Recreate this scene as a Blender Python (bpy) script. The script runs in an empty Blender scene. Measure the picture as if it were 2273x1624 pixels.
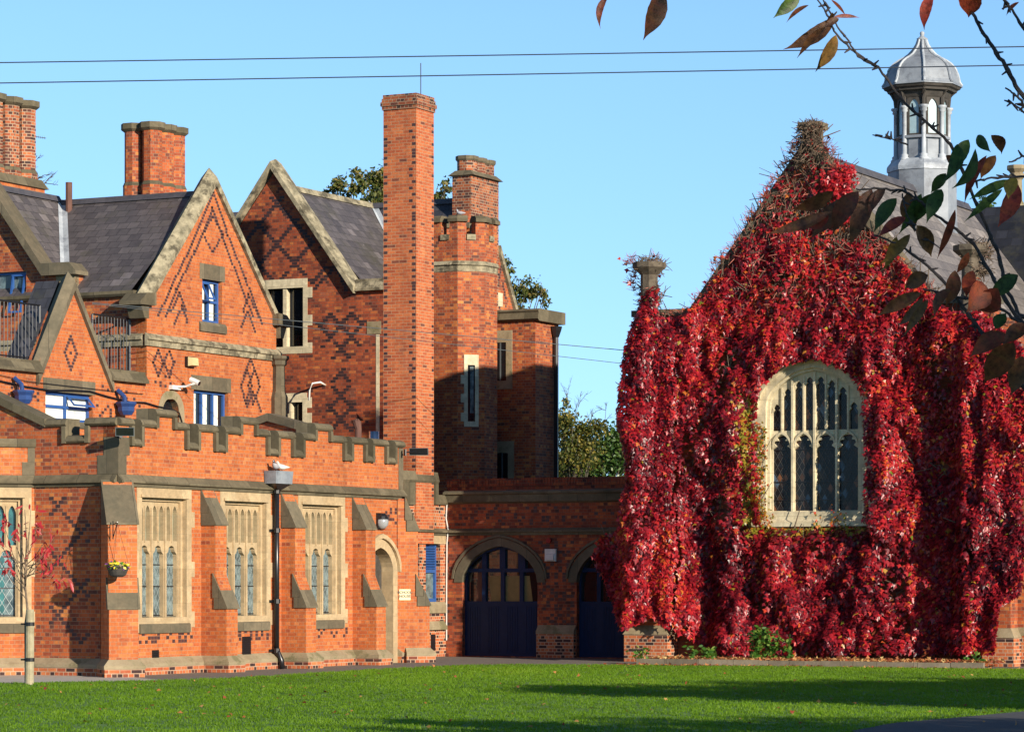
import bpy, bmesh, math, random
import numpy as np
from math import radians, sin, cos, pi, sqrt, atan2, floor
from mathutils import Vector, Matrix
from mathutils.geometry import tessellate_polygon

scene = bpy.context.scene
rnd0 = random.Random(19); random.seed(7); rng = np.random.default_rng(11)

# ------------------------------------------------------------------ camera, light, exposure
FOC, CX, HY, CH = 6800.0, 1136.5, 1290.0, 2.0        # the photo measured in a 2273-wide copy
cam = bpy.data.cameras.new("camera"); camo = bpy.data.objects.new("camera", cam)
scene.collection.objects.link(camo); scene.camera = camo
camo.location = (0, 0, CH); camo.rotation_euler = (radians(90), 0, 0)
cam.sensor_width = 36; cam.lens = FOC / 2273 * 36
cam.shift_y = (HY - 812) / 2273
cam.clip_start = 0.5; cam.clip_end = 6000
SUN_EL = radians(16.2); SD = Vector((-0.60, 0.80, 0)).normalized()
sd = Vector((SD.x * cos(SUN_EL), SD.y * cos(SUN_EL), -sin(SUN_EL)))
sl = bpy.data.lights.new("sun", "SUN"); sl.energy = 4.6; sl.angle = radians(0.5); sl.color = (1.0, 0.89, 0.73)
so = bpy.data.objects.new("sun", sl); scene.collection.objects.link(so)
so.rotation_euler = sd.to_track_quat('-Z', 'Y').to_euler(); so.location = (40, -60, 40)
w = bpy.data.worlds.new("World"); scene.world = w; w.use_nodes = True
nt = w.node_tree; bg = nt.nodes["Background"]
sky = nt.nodes.new("ShaderNodeTexSky"); sky.sky_type = 'NISHITA'; sky.sun_disc = False
sky.sun_elevation = SUN_EL; sky.sun_rotation = atan2(-sd.x, -sd.y)
sky.air_density = 1.0; sky.dust_density = 0.0; sky.ozone_density = 4.6; sky.altitude = 0
tcw = nt.nodes.new("ShaderNodeTexCoord"); mpw = nt.nodes.new("ShaderNodeVectorMath"); mpw.operation = 'MULTIPLY_ADD'
mpw.inputs[1].default_value = (1, 1, 0.75); mpw.inputs[2].default_value = (0, 0, 0.08)      # the sky stays blue down to the roofs
nt.links.new(tcw.outputs['Generated'], mpw.inputs[0]); nt.links.new(mpw.outputs[0], sky.inputs[0])
sxyz = nt.nodes.new("ShaderNodeSeparateXYZ"); nt.links.new(tcw.outputs['Generated'], sxyz.inputs[0])
mrw = nt.nodes.new("ShaderNodeMapRange"); mrw.inputs[1].default_value = 0.18; mrw.inputs[2].default_value = 0.6; mrw.inputs[3].default_value = 1.0; mrw.inputs[4].default_value = 0.42
nt.links.new(sxyz.outputs[2], mrw.inputs[0])                  # a clear October sky: deep blue overhead
sml = nt.nodes.new("ShaderNodeVectorMath"); sml.operation = 'SCALE'; nt.links.new(sky.outputs[0], sml.inputs[0]); nt.links.new(mrw.outputs[0], sml.inputs[3])
nt.links.new(sml.outputs[0], bg.inputs[0]); bg.inputs[1].default_value = 0.128
scene.view_settings.view_transform = 'Standard'; scene.view_settings.look = 'None'
scene.view_settings.exposure = 0.68; scene.view_settings.gamma = 1.0
scene.render.engine = 'CYCLES'; scene.cycles.use_denoising = True
scene.cycles.max_bounces = 6; scene.cycles.transparent_max_bounces = 8

# ------------------------------------------------------------------ frames: V runs away to the right, R to the right and nearer
AZ = radians(27); Vx, Vy = sin(AZ), cos(AZ); Rx, Ry = cos(AZ), -sin(AZ)
VV = (Vx, Vy); RR = (Rx, Ry); H2 = 1 / sqrt(2)
class Fr:
    def __init__(s, o, t, n): s.o, s.t, s.n = o, t, n
    def P(s, a, d, z): return (s.o[0] + s.t[0]*a + s.n[0]*d, s.o[1] + s.t[1]*a + s.n[1]*d, z)
    def s(s, px, d=0.0):
        k = (px - CX) / FOC; bx, by = s.o[0] + s.n[0]*d, s.o[1] + s.n[1]*d
        return (k*by - bx) / (s.t[0] - k*s.t[1])
    def Y(s, px, d=0.0): return s.o[1] + s.n[1]*d + s.t[1]*s.s(px, d)
    def z(s, px, py, d=0.0): return CH + (HY - py) / FOC * s.Y(px, d)
    def p(s, px, py, d=0.0): return (s.s(px, d), s.z(px, py, d))
    def off(s, a, d): return Fr(s.P(a, d, 0)[:2], s.t, s.n)
def at(px, Y): return ((px - CX) / FOC * Y, Y)
def FU(px, Y): return Fr(at(px, Y), RR, (-Vx, -Vy))
def FV(px, Y): return Fr(at(px, Y), VV, RR)
def F45(o): return Fr(o, ((Rx+Vx)*H2, (Ry+Vy)*H2), ((Rx-Vx)*H2, (Ry-Vy)*H2))
def gp(px, py): Y = CH*FOC/(py-HY); return at(px, Y)        # a point on the ground

# ------------------------------------------------------------------ materials
def newmat(name):
    m = bpy.data.materials.new(name); m.use_nodes = True
    return m, m.node_tree, m.node_tree.nodes["Principled BSDF"]
def N(nt, t, **kw):
    n = nt.nodes.new(t)
    for k, v in kw.items(): setattr(n, k, v)
    return n
def ramp(nt, stops, interp='LINEAR'):
    r = N(nt, "ShaderNodeValToRGB"); r.color_ramp.interpolation = interp
    e = r.color_ramp.elements
    while len(e) < len(stops): e.new(0.5)
    for i, (p, c) in enumerate(stops): e[i].position = p; e[i].color = (*c, 1)
    return r
def mixc(nt, fac, a, b, mode='MIX'):
    m = N(nt, "ShaderNodeMix", data_type='RGBA', blend_type=mode)
    for sock, v in ((0, fac), (6, a), (7, b)):
        if hasattr(v, 'links') or hasattr(v, 'is_linked'): nt.links.new(v, m.inputs[sock])
        elif sock == 0: m.inputs[0].default_value = v
        else: m.inputs[sock].default_value = (*v, 1)
    return m.outputs[2]
def noise(nt, vec, scale, detail=4, rough=0.55):
    n = N(nt, "ShaderNodeTexNoise"); n.inputs['Scale'].default_value = scale
    n.inputs['Detail'].default_value = detail; n.inputs['Roughness'].default_value = rough
    if vec is not None: nt.links.new(vec, n.inputs['Vector'])
    return n.outputs['Fac']
def bump(nt, bsdf, h, strength, dist):
    b = N(nt, "ShaderNodeBump"); b.inputs['Strength'].default_value = strength; b.inputs['Distance'].default_value = dist
    nt.links.new(h, b.inputs['Height']); nt.links.new(b.outputs[0], bsdf.inputs['Normal'])

def brickmat(name, stops, mortar, bw=0.235, rh=0.083, ms=0.007, stain=(0.4, 0.33, 0.3), stain_amt=0.5, squash=0.5, rough=0.85, sooty=0.0):
    m, nt, b = newmat(name)
    uv = N(nt, "ShaderNodeUVMap"); geo = N(nt, "ShaderNodeNewGeometry")
    # a little wobble so the courses are not ruled
    wob = N(nt, "ShaderNodeTexNoise"); wob.inputs['Scale'].default_value = 3.0; nt.links.new(uv.outputs[0], wob.inputs['Vector'])
    add = N(nt, "ShaderNodeVectorMath", operation='MULTIPLY_ADD'); nt.links.new(wob.outputs['Color'], add.inputs[0])
    add.inputs[1].default_value = (0.014, 0.010, 0); nt.links.new(uv.outputs[0], add.inputs[2])
    br = N(nt, "ShaderNodeTexBrick"); br.offset = 0.5; br.offset_frequency = 2; br.squash = squash; br.squash_frequency = 2
    nt.links.new(add.outputs[0], br.inputs['Vector'])
    br.inputs['Color1'].default_value = (0, 0, 0, 1); br.inputs['Color2'].default_value = (1, 1, 1, 1); br.inputs['Mortar'].default_value = (0.5, 0.5, 0.5, 1)
    br.inputs['Scale'].default_value = 1; br.inputs['Mortar Size'].default_value = ms; br.inputs['Mortar Smooth'].default_value = 0.2
    br.inputs['Bias'].default_value = 0; br.inputs['Brick Width'].default_value = bw; br.inputs['Row Height'].default_value = rh
    r = ramp(nt, stops); nt.links.new(br.outputs['Color'], r.inputs[0])
    fine = noise(nt, geo.outputs['Position'], 14, 5, 0.7)
    fr = ramp(nt, [(0.3, (0.72, 0.72, 0.72)), (0.7, (1.15, 1.15, 1.15))]); nt.links.new(fine, fr.inputs[0])
    c = mixc(nt, 1.0, r.outputs[0], fr.outputs[0], 'MULTIPLY')
    c = mixc(nt, br.outputs['Fac'], c, mortar)
    big = noise(nt, geo.outputs['Position'], 0.55, 5, 0.6)
    sr = ramp(nt, [(0.38, stain), (0.62, (1.06, 1.04, 1.02))]); nt.links.new(big, sr.inputs[0])
    c = mixc(nt, stain_amt, c, sr.outputs[0], 'MULTIPLY')
    med = noise(nt, geo.outputs['Position'], 2.7, 4, 0.65)
    mr = ramp(nt, [(0.42, (1, 1, 1)), (0.72, (0.55, 0.5, 0.5))]); nt.links.new(med, mr.inputs[0])
    c = mixc(nt, 0.35 + sooty, c, mr.outputs[0], 'MULTIPLY')
    stv = N(nt, "ShaderNodeVectorMath", operation='MULTIPLY'); nt.links.new(geo.outputs['Position'], stv.inputs[0]); stv.inputs[1].default_value = (2.6, 2.6, 0.22)
    stn = noise(nt, stv.outputs[0], 1.0, 5, 0.7); str_ = ramp(nt, [(0.52, (1, 1, 1)), (0.74, (0.52, 0.47, 0.45))]); nt.links.new(stn, str_.inputs[0])
    c = mixc(nt, 0.55, c, str_.outputs[0], 'MULTIPLY')           # rain streaks and soot
    eff = noise(nt, geo.outputs['Position'], 0.8, 6, 0.75); er = ramp(nt, [(0.60, (0, 0, 0)), (0.78, (0.34, 0.34, 0.34))]); nt.links.new(eff, er.inputs[0])
    c = mixc(nt, er.outputs[0], c, (0.52, 0.27, 0.17))
    nt.links.new(c, b.inputs['Base Color']); b.inputs['Roughness'].default_value = rough
    inv = N(nt, "ShaderNodeMath", operation='SUBTRACT'); inv.inputs[0].default_value = 1.0; nt.links.new(br.outputs['Fac'], inv.inputs[1])
    hh = N(nt, "ShaderNodeMath", operation='MULTIPLY_ADD'); nt.links.new(fine, hh.inputs[0]); hh.inputs[1].default_value = 0.5; nt.links.new(inv.outputs[0], hh.inputs[2])
    bump(nt, b, hh.outputs[0], 0.6, 0.008)
    return m
def rough_mat(name, c1, c2, scale=3.0, rough=0.85, bmp=0.4, c3=None, s3=0.7, metal=0.0, spec=None, detail=6):
    m, nt, b = newmat(name)
    geo = N(nt, "ShaderNodeNewGeometry")
    a = noise(nt, geo.outputs['Position'], scale, detail, 0.65)
    r = ramp(nt, [(0.33, c1), (0.67, c2)]); nt.links.new(a, r.inputs[0]); c = r.outputs[0]
    if c3 is not None:
        g = noise(nt, geo.outputs['Position'], s3, 5, 0.7)
        gr = ramp(nt, [(0.5, (0, 0, 0)), (0.62, (1, 1, 1))]); nt.links.new(g, gr.inputs[0])
        c = mixc(nt, gr.outputs[0], c, c3)
    nt.links.new(c, b.inputs['Base Color']); b.inputs['Roughness'].default_value = rough; b.inputs['Metallic'].default_value = metal
    if spec is not None: b.inputs['Specular IOR Level'].default_value = spec
    if bmp: 
        f = noise(nt, geo.outputs['Position'], scale*9, 4, 0.7); bump(nt, b, f, bmp, 0.012)
    return m
def blockmat(name, c1, c2, bw, rh, joint, dirt, rough=0.9):
    m, nt, b = newmat(name)
    uv = N(nt, "ShaderNodeUVMap"); geo = N(nt, "ShaderNodeNewGeometry")
    br = N(nt, "ShaderNodeTexBrick"); nt.links.new(uv.outputs[0], br.inputs['Vector'])
    br.inputs['Color1'].default_value = (0, 0, 0, 1); br.inputs['Color2'].default_value = (1, 1, 1, 1); br.inputs['Mortar'].default_value = (0, 0, 0, 1)
    br.inputs['Scale'].default_value = 1; br.inputs['Mortar Size'].default_value = 0.006; br.inputs['Brick Width'].default_value = bw; br.inputs['Row Height'].default_value = rh
    r = ramp(nt, [(0, c1), (1, c2)]); nt.links.new(br.outputs['Color'], r.inputs[0])
    f = noise(nt, geo.outputs['Position'], 7, 6, 0.7); fr = ramp(nt, [(0.3, (0.7, 0.7, 0.68)), (0.7, (1.15, 1.13, 1.1))]); nt.links.new(f, fr.inputs[0])
    c = mixc(nt, 1, r.outputs[0], fr.outputs[0], 'MULTIPLY'); c = mixc(nt, br.outputs['Fac'], c, joint)
    g = noise(nt, geo.outputs['Position'], 1.1, 5, 0.7); gr = ramp(nt, [(0.45, (0, 0, 0)), (0.7, (0.8, 0.8, 0.8))]); nt.links.new(g, gr.inputs[0])
    c = mixc(nt, gr.outputs[0], c, dirt)
    nt.links.new(c, b.inputs['Base Color']); b.inputs['Roughness'].default_value = rough
    bump(nt, b, f, 0.5, 0.01)
    return m
def plain(name, c, rough=0.5, metal=0.0, spec=None, var=0.12):
    m, nt, b = newmat(name)
    geo = N(nt, "ShaderNodeNewGeometry"); a = noise(nt, geo.outputs['Position'], 6, 4, 0.6)
    r = ramp(nt, [(0.3, tuple(x*(1-var) for x in c)), (0.7, tuple(min(1, x*(1+var)) for x in c))]); nt.links.new(a, r.inputs[0])
    nt.links.new(r.outputs[0], b.inputs['Base Color']); b.inputs['Roughness'].default_value = rough; b.inputs['Metallic'].default_value = metal
    if spec is not None: b.inputs['Specular IOR Level'].default_value = spec
    return m
def leafmat(name, stops, rough=0.45, trans=0.3, spec=0.5, mottle=0):
    m, nt, b = newmat(name)
    at_ = N(nt, "ShaderNodeAttribute", attribute_name="rnd")
    r = ramp(nt, stops); nt.links.new(at_.outputs['Fac'], r.inputs[0])
    rc = r.outputs[0]
    if mottle:
        geo = N(nt, "ShaderNodeNewGeometry"); f = noise(nt, geo.outputs['Position'], mottle, 5, 0.7); fr = ramp(nt, [(0.35, (0.45, 0.42, 0.4)), (0.5, (0.95, 0.95, 0.95)), (0.7, (1.5, 1.35, 1.1))]); nt.links.new(f, fr.inputs[0]); rc = mixc(nt, 1.0, rc, fr.outputs[0], 'MULTIPLY')
        bump(nt, b, f, 0.5, 0.004)
    nt.links.new(rc, b.inputs['Base Color']); b.inputs['Roughness'].default_value = rough; b.inputs['Specular IOR Level'].default_value = spec
    tr = N(nt, "ShaderNodeBsdfTranslucent"); nt.links.new(rc, tr.inputs[0])
    mx = N(nt, "ShaderNodeMixShader"); mx.inputs[0].default_value = trans
    nt.links.new(b.outputs[0], mx.inputs[1]); nt.links.new(tr.outputs[0], mx.inputs[2])
    nt.links.new(mx.outputs[0], nt.nodes["Material Output"].inputs[0])
    return m

M = {}
M['brick'] = brickmat("orange brick", [(0, (0.30, 0.068, 0.027)), (0.04, (0.43, 0.102, 0.028)), (0.5, (0.52, 0.134, 0.030)), (0.9, (0.58, 0.162, 0.036)), (1, (0.64, 0.22, 0.07))], (0.42, 0.21, 0.11), stain=(0.6, 0.5, 0.45), stain_amt=0.3)
M['brickold'] = brickmat("old red brick", [(0, (0.07, 0.022, 0.016)), (0.09, (0.17, 0.036, 0.018)), (0.5, (0.34, 0.066, 0.021)), (0.88, (0.43, 0.094, 0.026)), (1, (0.50, 0.16, 0.04))], (0.20, 0.10, 0.06), ms=0.006, stain=(0.45, 0.36, 0.33), stain_amt=0.45)  # old brick, darkened further to deepen the contrast of obliquely lit walls
M['brickside'] = brickmat("red mottled brick", [(0, (0.13, 0.045, 0.03)), (0.07, (0.24, 0.055, 0.026)), (0.45, (0.40, 0.082, 0.024)), (0.85, (0.52, 0.125, 0.030)), (1, (0.60, 0.22, 0.055))], (0.32, 0.20, 0.12), ms=0.006, stain=(0.65, 0.55, 0.5), stain_amt=0.3)  # toned darker so walls the sun grazes look dimmer than the fronts
M['bricknew'] = brickmat("pale jointed brick", [(0, (0.16, 0.05, 0.03)), (0.05, (0.42, 0.095, 0.033)), (0.6, (0.51, 0.128, 0.040)), (1, (0.58, 0.17, 0.055))], (0.46, 0.27, 0.15), ms=0.008, stain=(0.75, 0.65, 0.6), stain_amt=0.3, squash=1.0)
M['brickchq'] = brickmat("chequered brick", [(0, (0.035, 0.016, 0.015)), (0.22, (0.06, 0.024, 0.02)), (0.30, (0.36, 0.08, 0.03)), (0.7, (0.50, 0.13, 0.04)), (1, (0.58, 0.2, 0.07))], (0.48, 0.33, 0.22), ms=0.010, stain=(0.7, 0.6, 0.55), stain_amt=0.3)
M['bricksoot'] = brickmat("sooty brick", [(0, (0.045, 0.022, 0.02)), (0.25, (0.14, 0.04, 0.025)), (0.6, (0.36, 0.085, 0.03)), (1, (0.52, 0.16, 0.05))], (0.42, 0.30, 0.2), ms=0.010, stain=(0.4, 0.35, 0.32), stain_amt=0.5)
M['bdark'] = rough_mat("dark header brick", (0.030, 0.016, 0.018), (0.085, 0.036, 0.034), 5, 0.6, 0.3)
M['bdark2'] = rough_mat("blue black header brick", (0.018, 0.010, 0.012), (0.050, 0.022, 0.022), 5, 0.6, 0.3)
M['bluemid'] = plain("faded blue paint", (0.016, 0.048, 0.165), 0.45)
M['buff'] = blockmat("buff stone", (0.40, 0.29, 0.165), (0.52, 0.39, 0.23), 0.55, 0.38, (0.34, 0.26, 0.15), (0.33, 0.25, 0.15))
M['cream'] = blockmat("cream stone", (0.58, 0.50, 0.34), (0.72, 0.63, 0.44), 0.5, 0.36, (0.40, 0.34, 0.22), (0.34, 0.30, 0.20))
M['cope'] = blockmat("weathered coping stone", (0.092, 0.075, 0.044), (0.165, 0.136, 0.084), 0.85, 9.1, (0.035, 0.028, 0.018), (0.050, 0.043, 0.022))
M['coped'] = blockmat("dark sandstone", (0.108, 0.087, 0.055), (0.178, 0.146, 0.094), 0.75, 9.1, (0.04, 0.034, 0.024), (0.07, 0.065, 0.042))
M['lichen'] = rough_mat("lichened coping", (0.13, 0.115, 0.072), (0.42, 0.36, 0.235), 3.6, 0.95, 0.5, c3=(0.085, 0.072, 0.045), s3=2.5)
M['plinth'] = rough_mat("plinth stone", (0.22, 0.17, 0.10), (0.36, 0.29, 0.18), 3, 0.95, 0.5, c3=(0.16, 0.14, 0.07), s3=1.5)
M['blue'] = plain("blue paint", (0.030, 0.095, 0.29), 0.4)
M['bluedk'] = plain("deep blue paint", (0.002, 0.017, 0.060), 0.5, spec=0.25)
M['black'] = plain("black iron paint", (0.012, 0.012, 0.014), 0.3)
M['iron'] = plain("grey iron", (0.10, 0.115, 0.12), 0.5)
M['white'] = plain("white paint", (0.66, 0.65, 0.60), 0.5, var=0.05)
M['glass'] = plain("dark window glass", (0.010, 0.012, 0.014), 0.06, spec=0.9)
M['glassteal'] = rough_mat("glass over teal curtain", (0.010, 0.035, 0.04), (0.04, 0.19, 0.19), 2.2, 0.12, 0, spec=0.9)
M['glassnet'] = rough_mat("glass over net curtain", (0.02, 0.035, 0.04), (0.20, 0.27, 0.27), 5.0, 0.15, 0, spec=0.8)
M['curtain'] = plain("white curtain", (0.72, 0.74, 0.66), 0.8)
M['stained'] = None
M['lead'] = rough_mat("grey lead", (0.16, 0.18, 0.21), (0.27, 0.295, 0.325), 2.0, 0.6, 0.25, c3=(0.12, 0.13, 0.15), s3=1.2)
M['leadw'] = rough_mat("bright lead", (0.30, 0.33, 0.36), (0.46, 0.49, 0.52), 2.5, 0.55, 0.25, c3=(0.22, 0.24, 0.27), s3=1.5)
M['leadbar'] = plain("lead came", (0.30, 0.34, 0.34), 0.5)
M['timber'] = rough_mat("dark louvre timber", (0.03, 0.026, 0.022), (0.07, 0.06, 0.05), 5, 0.8, 0.4)
M['steel'] = plain("polished steel flue", (0.7, 0.7, 0.72), 0.2, 1.0)
M['terra'] = rough_mat("brown clay pipe", (0.09, 0.04, 0.03), (0.14, 0.065, 0.045), 4, 0.8, 0.3)
M['bark'] = rough_mat("bark", (0.045, 0.036, 0.028), (0.12, 0.10, 0.075), 8, 0.9, 0.6)
M['twig'] = rough_mat("bare vine", (0.09, 0.06, 0.042), (0.22, 0.16, 0.11), 9, 0.9, 0.4)
M['pinktwig'] = rough_mat("pink leaf stalks", (0.42, 0.10, 0.075), (0.60, 0.25, 0.18), 9, 0.8, 0)
M['post'] = rough_mat("grey timber post", (0.24, 0.2, 0.12), (0.40, 0.35, 0.23), 5, 0.9, 0.4)
M['yellowed'] = plain("yellowed plastic", (0.55, 0.45, 0.22), 0.5)
M['cam'] = plain("pale grey metal", (0.62, 0.60, 0.56), 0.45)
def slatemat(name, lo, hi, bw=0.34, rh=0.30, moss=(0.07, 0.065, 0.035)):
    m, nt, b = newmat(name)
    uv = N(nt, "ShaderNodeUVMap"); geo = N(nt, "ShaderNodeNewGeometry")
    br = N(nt, "ShaderNodeTexBrick"); nt.links.new(uv.outputs[0], br.inputs['Vector'])
    br.inputs['Color1'].default_value = (0, 0, 0, 1); br.inputs['Color2'].default_value = (1, 1, 1, 1); br.inputs['Mortar'].default_value = (0, 0, 0, 1)
    br.inputs['Scale'].default_value = 1; br.inputs['Mortar Size'].default_value = 0.008; br.inputs['Brick Width'].default_value = bw; br.inputs['Row Height'].default_value = rh
    br.inputs['Mortar Smooth'].default_value = 0.3
    mid = tuple((a+b2)/2 for a, b2 in zip(lo, hi))
    r = ramp(nt, [(0, lo), (0.5, mid), (0.93, hi), (1, tuple(x*1.5 for x in hi))]); nt.links.new(br.outputs['Color'], r.inputs[0])
    f = noise(nt, geo.outputs['Position'], 5, 6, 0.7); fr = ramp(nt, [(0.3, (0.75, 0.75, 0.75)), (0.7, (1.2, 1.18, 1.15))]); nt.links.new(f, fr.inputs[0])
    c = mixc(nt, 1, r.outputs[0], fr.outputs[0], 'MULTIPLY'); c = mixc(nt, br.outputs['Fac'], c, (0.016, 0.014, 0.014))
    g = noise(nt, geo.outputs['Position'], 0.9, 5, 0.7); gr = ramp(nt, [(0.52, (0, 0, 0)), (0.75, (0.75, 0.75, 0.75))]); nt.links.new(g, gr.inputs[0])
    c = mixc(nt, gr.outputs[0], c, moss)
    sp = noise(nt, geo.outputs['Position'], 11, 2, 0.5); spr = ramp(nt, [(0.76, (0, 0, 0)), (0.79, (1, 1, 1))]); nt.links.new(sp, spr.inputs[0])
    c = mixc(nt, spr.outputs[0], c, (0.34, 0.31, 0.28))
    nt.links.new(c, b.inputs['Base Color']); b.inputs['Roughness'].default_value = 0.55
    # each slate leans on the one below
    sep = N(nt, "ShaderNodeSeparateXYZ"); nt.links.new(uv.outputs[0], sep.inputs[0])
    dv = N(nt, "ShaderNodeMath", operation='DIVIDE'); nt.links.new(sep.outputs[1], dv.inputs[0]); dv.inputs[1].default_value = rh
    fc = N(nt, "ShaderNodeMath", operation='FRACT'); nt.links.new(dv.outputs[0], fc.inputs[0])
    iv = N(nt, "ShaderNodeMath", operation='SUBTRACT'); iv.inputs[0].default_value = 1; nt.links.new(fc.outputs[0], iv.inputs[1])
    ad = N(nt, "ShaderNodeMath", operation='MULTIPLY_ADD'); nt.links.new(f, ad.inputs[0]); ad.inputs[1].default_value = 0.3; nt.links.new(iv.outputs[0], ad.inputs[2])
    bump(nt, b, ad.outputs[0], 0.5, 0.02)
    return m
M['slate'] = slatemat("grey slate", (0.070, 0.062, 0.066), (0.118, 0.104, 0.106))
M['slatedk'] = slatemat("dark slate", (0.030, 0.032, 0.042), (0.055, 0.055, 0.066))
M['slatelt'] = slatemat("pale chapel slate", (0.13, 0.115, 0.11), (0.21, 0.185, 0.17), 0.4, 0.32, (0.10, 0.085, 0.06))
M['slateshade'] = slatemat("shade-darkened slate", (0.012, 0.013, 0.018), (0.022, 0.023, 0.03))  # the far roof's shade is put into its near-black colour
M['ridge'] = rough_mat("ridge tile", (0.045, 0.045, 0.055), (0.085, 0.08, 0.09), 3, 0.6, 0.2)

# ------------------------------------------------------------------ mesh builder
class MB:
    def __init__(s): s.v, s.f, s.m = [], [], []
    def face(s, pts, m=0):
        i = len(s.v); s.v.extend(pts); s.f.append(tuple(range(i, i+len(pts)))); s.m.append(m)
    def solid(s, A, B, faces=None, m=0):
        """A and B: matching rings of points; sides plus two caps"""
        i = len(s.v); n = len(A); s.v.extend(A); s.v.extend(B)
        for k in range(n): s.f.append((i+k, i+(k+1) % n, i+n+(k+1) % n, i+n+k)); s.m.append(m)
        if faces is None: s.f.append(tuple(i+k for k in range(n))[::-1]); s.f.append(tuple(i+n+k for k in range(n))); s.m += [m, m]
        else:
            for t in faces:
                s.f.append(tuple(i+k for k in t)[::-1]); s.f.append(tuple(i+n+k for k in t)); s.m += [m, m]
    def box(s, F, s0, s1, d0, d1, z0, z1, m=0):
        s.solid([F.P(s0, d0, z0), F.P(s1, d0, z0), F.P(s1, d1, z0), F.P(s0, d1, z0)], [F.P(s0, d0, z1), F.P(s1, d0, z1), F.P(s1, d1, z1), F.P(s0, d1, z1)], m=m)
    def prism(s, F, outer, d0, d1, holes=(), m=0):
        loops = [list(outer)] + [list(h) for h in holes]
        tris = tessellate_polygon([[Vector((a, z, 0)) for a, z in L] for L in loops])
        flat = [q for L in loops for q in L]; i = len(s.v); n = len(flat)
        s.v.extend(F.P(a, d0, z) for a, z in flat); s.v.extend(F.P(a, d1, z) for a, z in flat)
        for t in tris: s.f.append(tuple(i+k for k in t)); s.f.append(tuple(i+n+k for k in t)[::-1]); s.m += [m, m]
        o = i
        for L in loops:
            k = len(L)
            for j in range(k): s.f.append((o+j, o+(j+1) % k, o+n+(j+1) % k, o+n+j)); s.m.append(m)
            o += k
    def extr(s, F, prof, s0, s1, m=0):
        s.solid([F.P(s0, d, z) for d, z in prof], [F.P(s1, d, z) for d, z in prof], m=m)
    def plan(s, poly, z0, z1, m=0, top=None):
        t = top or poly
        s.solid([(x, y, z0) for x, y in poly], [(x, y, z1) for x, y in t], m=m)
    def tube(s, pts, r, n=6, m=0, cap=True):
        if not hasattr(r, '__len__'): r = [r]*len(pts)
        pts = [Vector(p) for p in pts]; rings = []
        for k, p in enumerate(pts):
            d = (pts[min(k+1, len(pts)-1)] - pts[max(k-1, 0)]).normalized()
            u = d.orthogonal().normalized() if abs(d.z) > 0.95 else d.cross(Vector((0, 0, 1))).normalized()
            v = d.cross(u); rings.append([tuple(p + (u*cos(2*pi*j/n) + v*sin(2*pi*j/n))*r[k]) for j in range(n)])
        i = len(s.v)
        for g in rings: s.v.extend(g)
        for k in range(len(rings)-1):
            for j in range(n): s.f.append((i+k*n+j, i+k*n+(j+1) % n, i+(k+1)*n+(j+1) % n, i+(k+1)*n+j)); s.m.append(m)
        if cap:
            s.f.append(tuple(i+j for j in range(n))[::-1]); s.f.append(tuple(i+(len(rings)-1)*n+j for j in range(n))); s.m += [m, m]
    def lathe(s, c, prof, n=8, rot=0.0, m=0):
        i = len(s.v)
        for r, z in prof: s.v.extend((c[0]+r*cos(rot+2*pi*j/n), c[1]+r*sin(rot+2*pi*j/n), z) for j in range(n))
        for k in range(len(prof)-1):
            for j in range(n): s.f.append((i+k*n+j, i+k*n+(j+1) % n, i+(k+1)*n+(j+1) % n, i+(k+1)*n+j)); s.m.append(m)
        s.f.append(tuple(i+j for j in range(n))[::-1]); s.f.append(tuple(i+(len(prof)-1)*n+j for j in range(n))); s.m += [m, m]
    def ball(s, c, r, m=0, n=10, sx=1, sy=1, sz=1):
        i = len(s.v); k = n//2
        for a in range(1, k):
            t = pi*a/k
            for j in range(n): s.v.append((c[0]+r*sx*sin(t)*cos(2*pi*j/n), c[1]+r*sy*sin(t)*sin(2*pi*j/n), c[2]+r*sz*cos(t)))
        s.v.append((c[0], c[1], c[2]+r*sz)); s.v.append((c[0], c[1], c[2]-r*sz)); T = i+(k-1)*n
        for a in range(k-2):
            for j in range(n): s.f.append((i+a*n+j, i+a*n+(j+1) % n, i+(a+1)*n+(j+1) % n, i+(a+1)*n+j)); s.m.append(m)
        for j in range(n):
            s.f.append((T, i+(j+1) % n, i+j)); s.f.append((T+1, i+(k-2)*n+j, i+(k-2)*n+(j+1) % n)); s.m += [m, m]
    def rows(s, F, pts, d=0.004, w=0.116, rh=0.083, m=1, every=1):
        """one dark header brick per course along a polyline"""
        for (a0, z0), (a1, z1) in zip(pts, pts[1:]):
            if z1 < z0: a0, z0, a1, z1 = a1, z1, a0, z0
            for k in range(int(floor(z0/rh)), int(floor(z1/rh))+1):
                zc = (k+0.5)*rh; t = min(1, max(0, (zc-z0)/max(1e-6, z1-z0))); a = round((a0+(a1-a0)*t)/0.0588)*0.0588
                s.brick(F, a, k, d, w, rh, m)
    def brick(s, F, a, k, d=0.004, w=0.116, rh=0.083, m=1):
        z0, z1 = k*rh+0.006, (k+1)*rh-0.006; h = w/2-0.005
        s.solid([F.P(a-h, -0.01, z0), F.P(a+h, -0.01, z0), F.P(a+h, d, z0), F.P(a-h, d, z0)], [F.P(a-h, -0.01, z1), F.P(a+h, -0.01, z1), F.P(a+h, d, z1), F.P(a-h, d, z1)], m=m)
    def diamond(s, F, a, z, n, step=0.085, rh=0.083, m=1, inner=True):
        k0 = int(z/rh)
        for j in range(-n, n+1):
            x = (n-abs(j))*step
            for sg in ((1, -1) if x > 0.01 else (1,)): s.brick(F, a+sg*x, k0+j, m=m)
        if inner: s.brick(F, a, k0, m=m)
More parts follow.
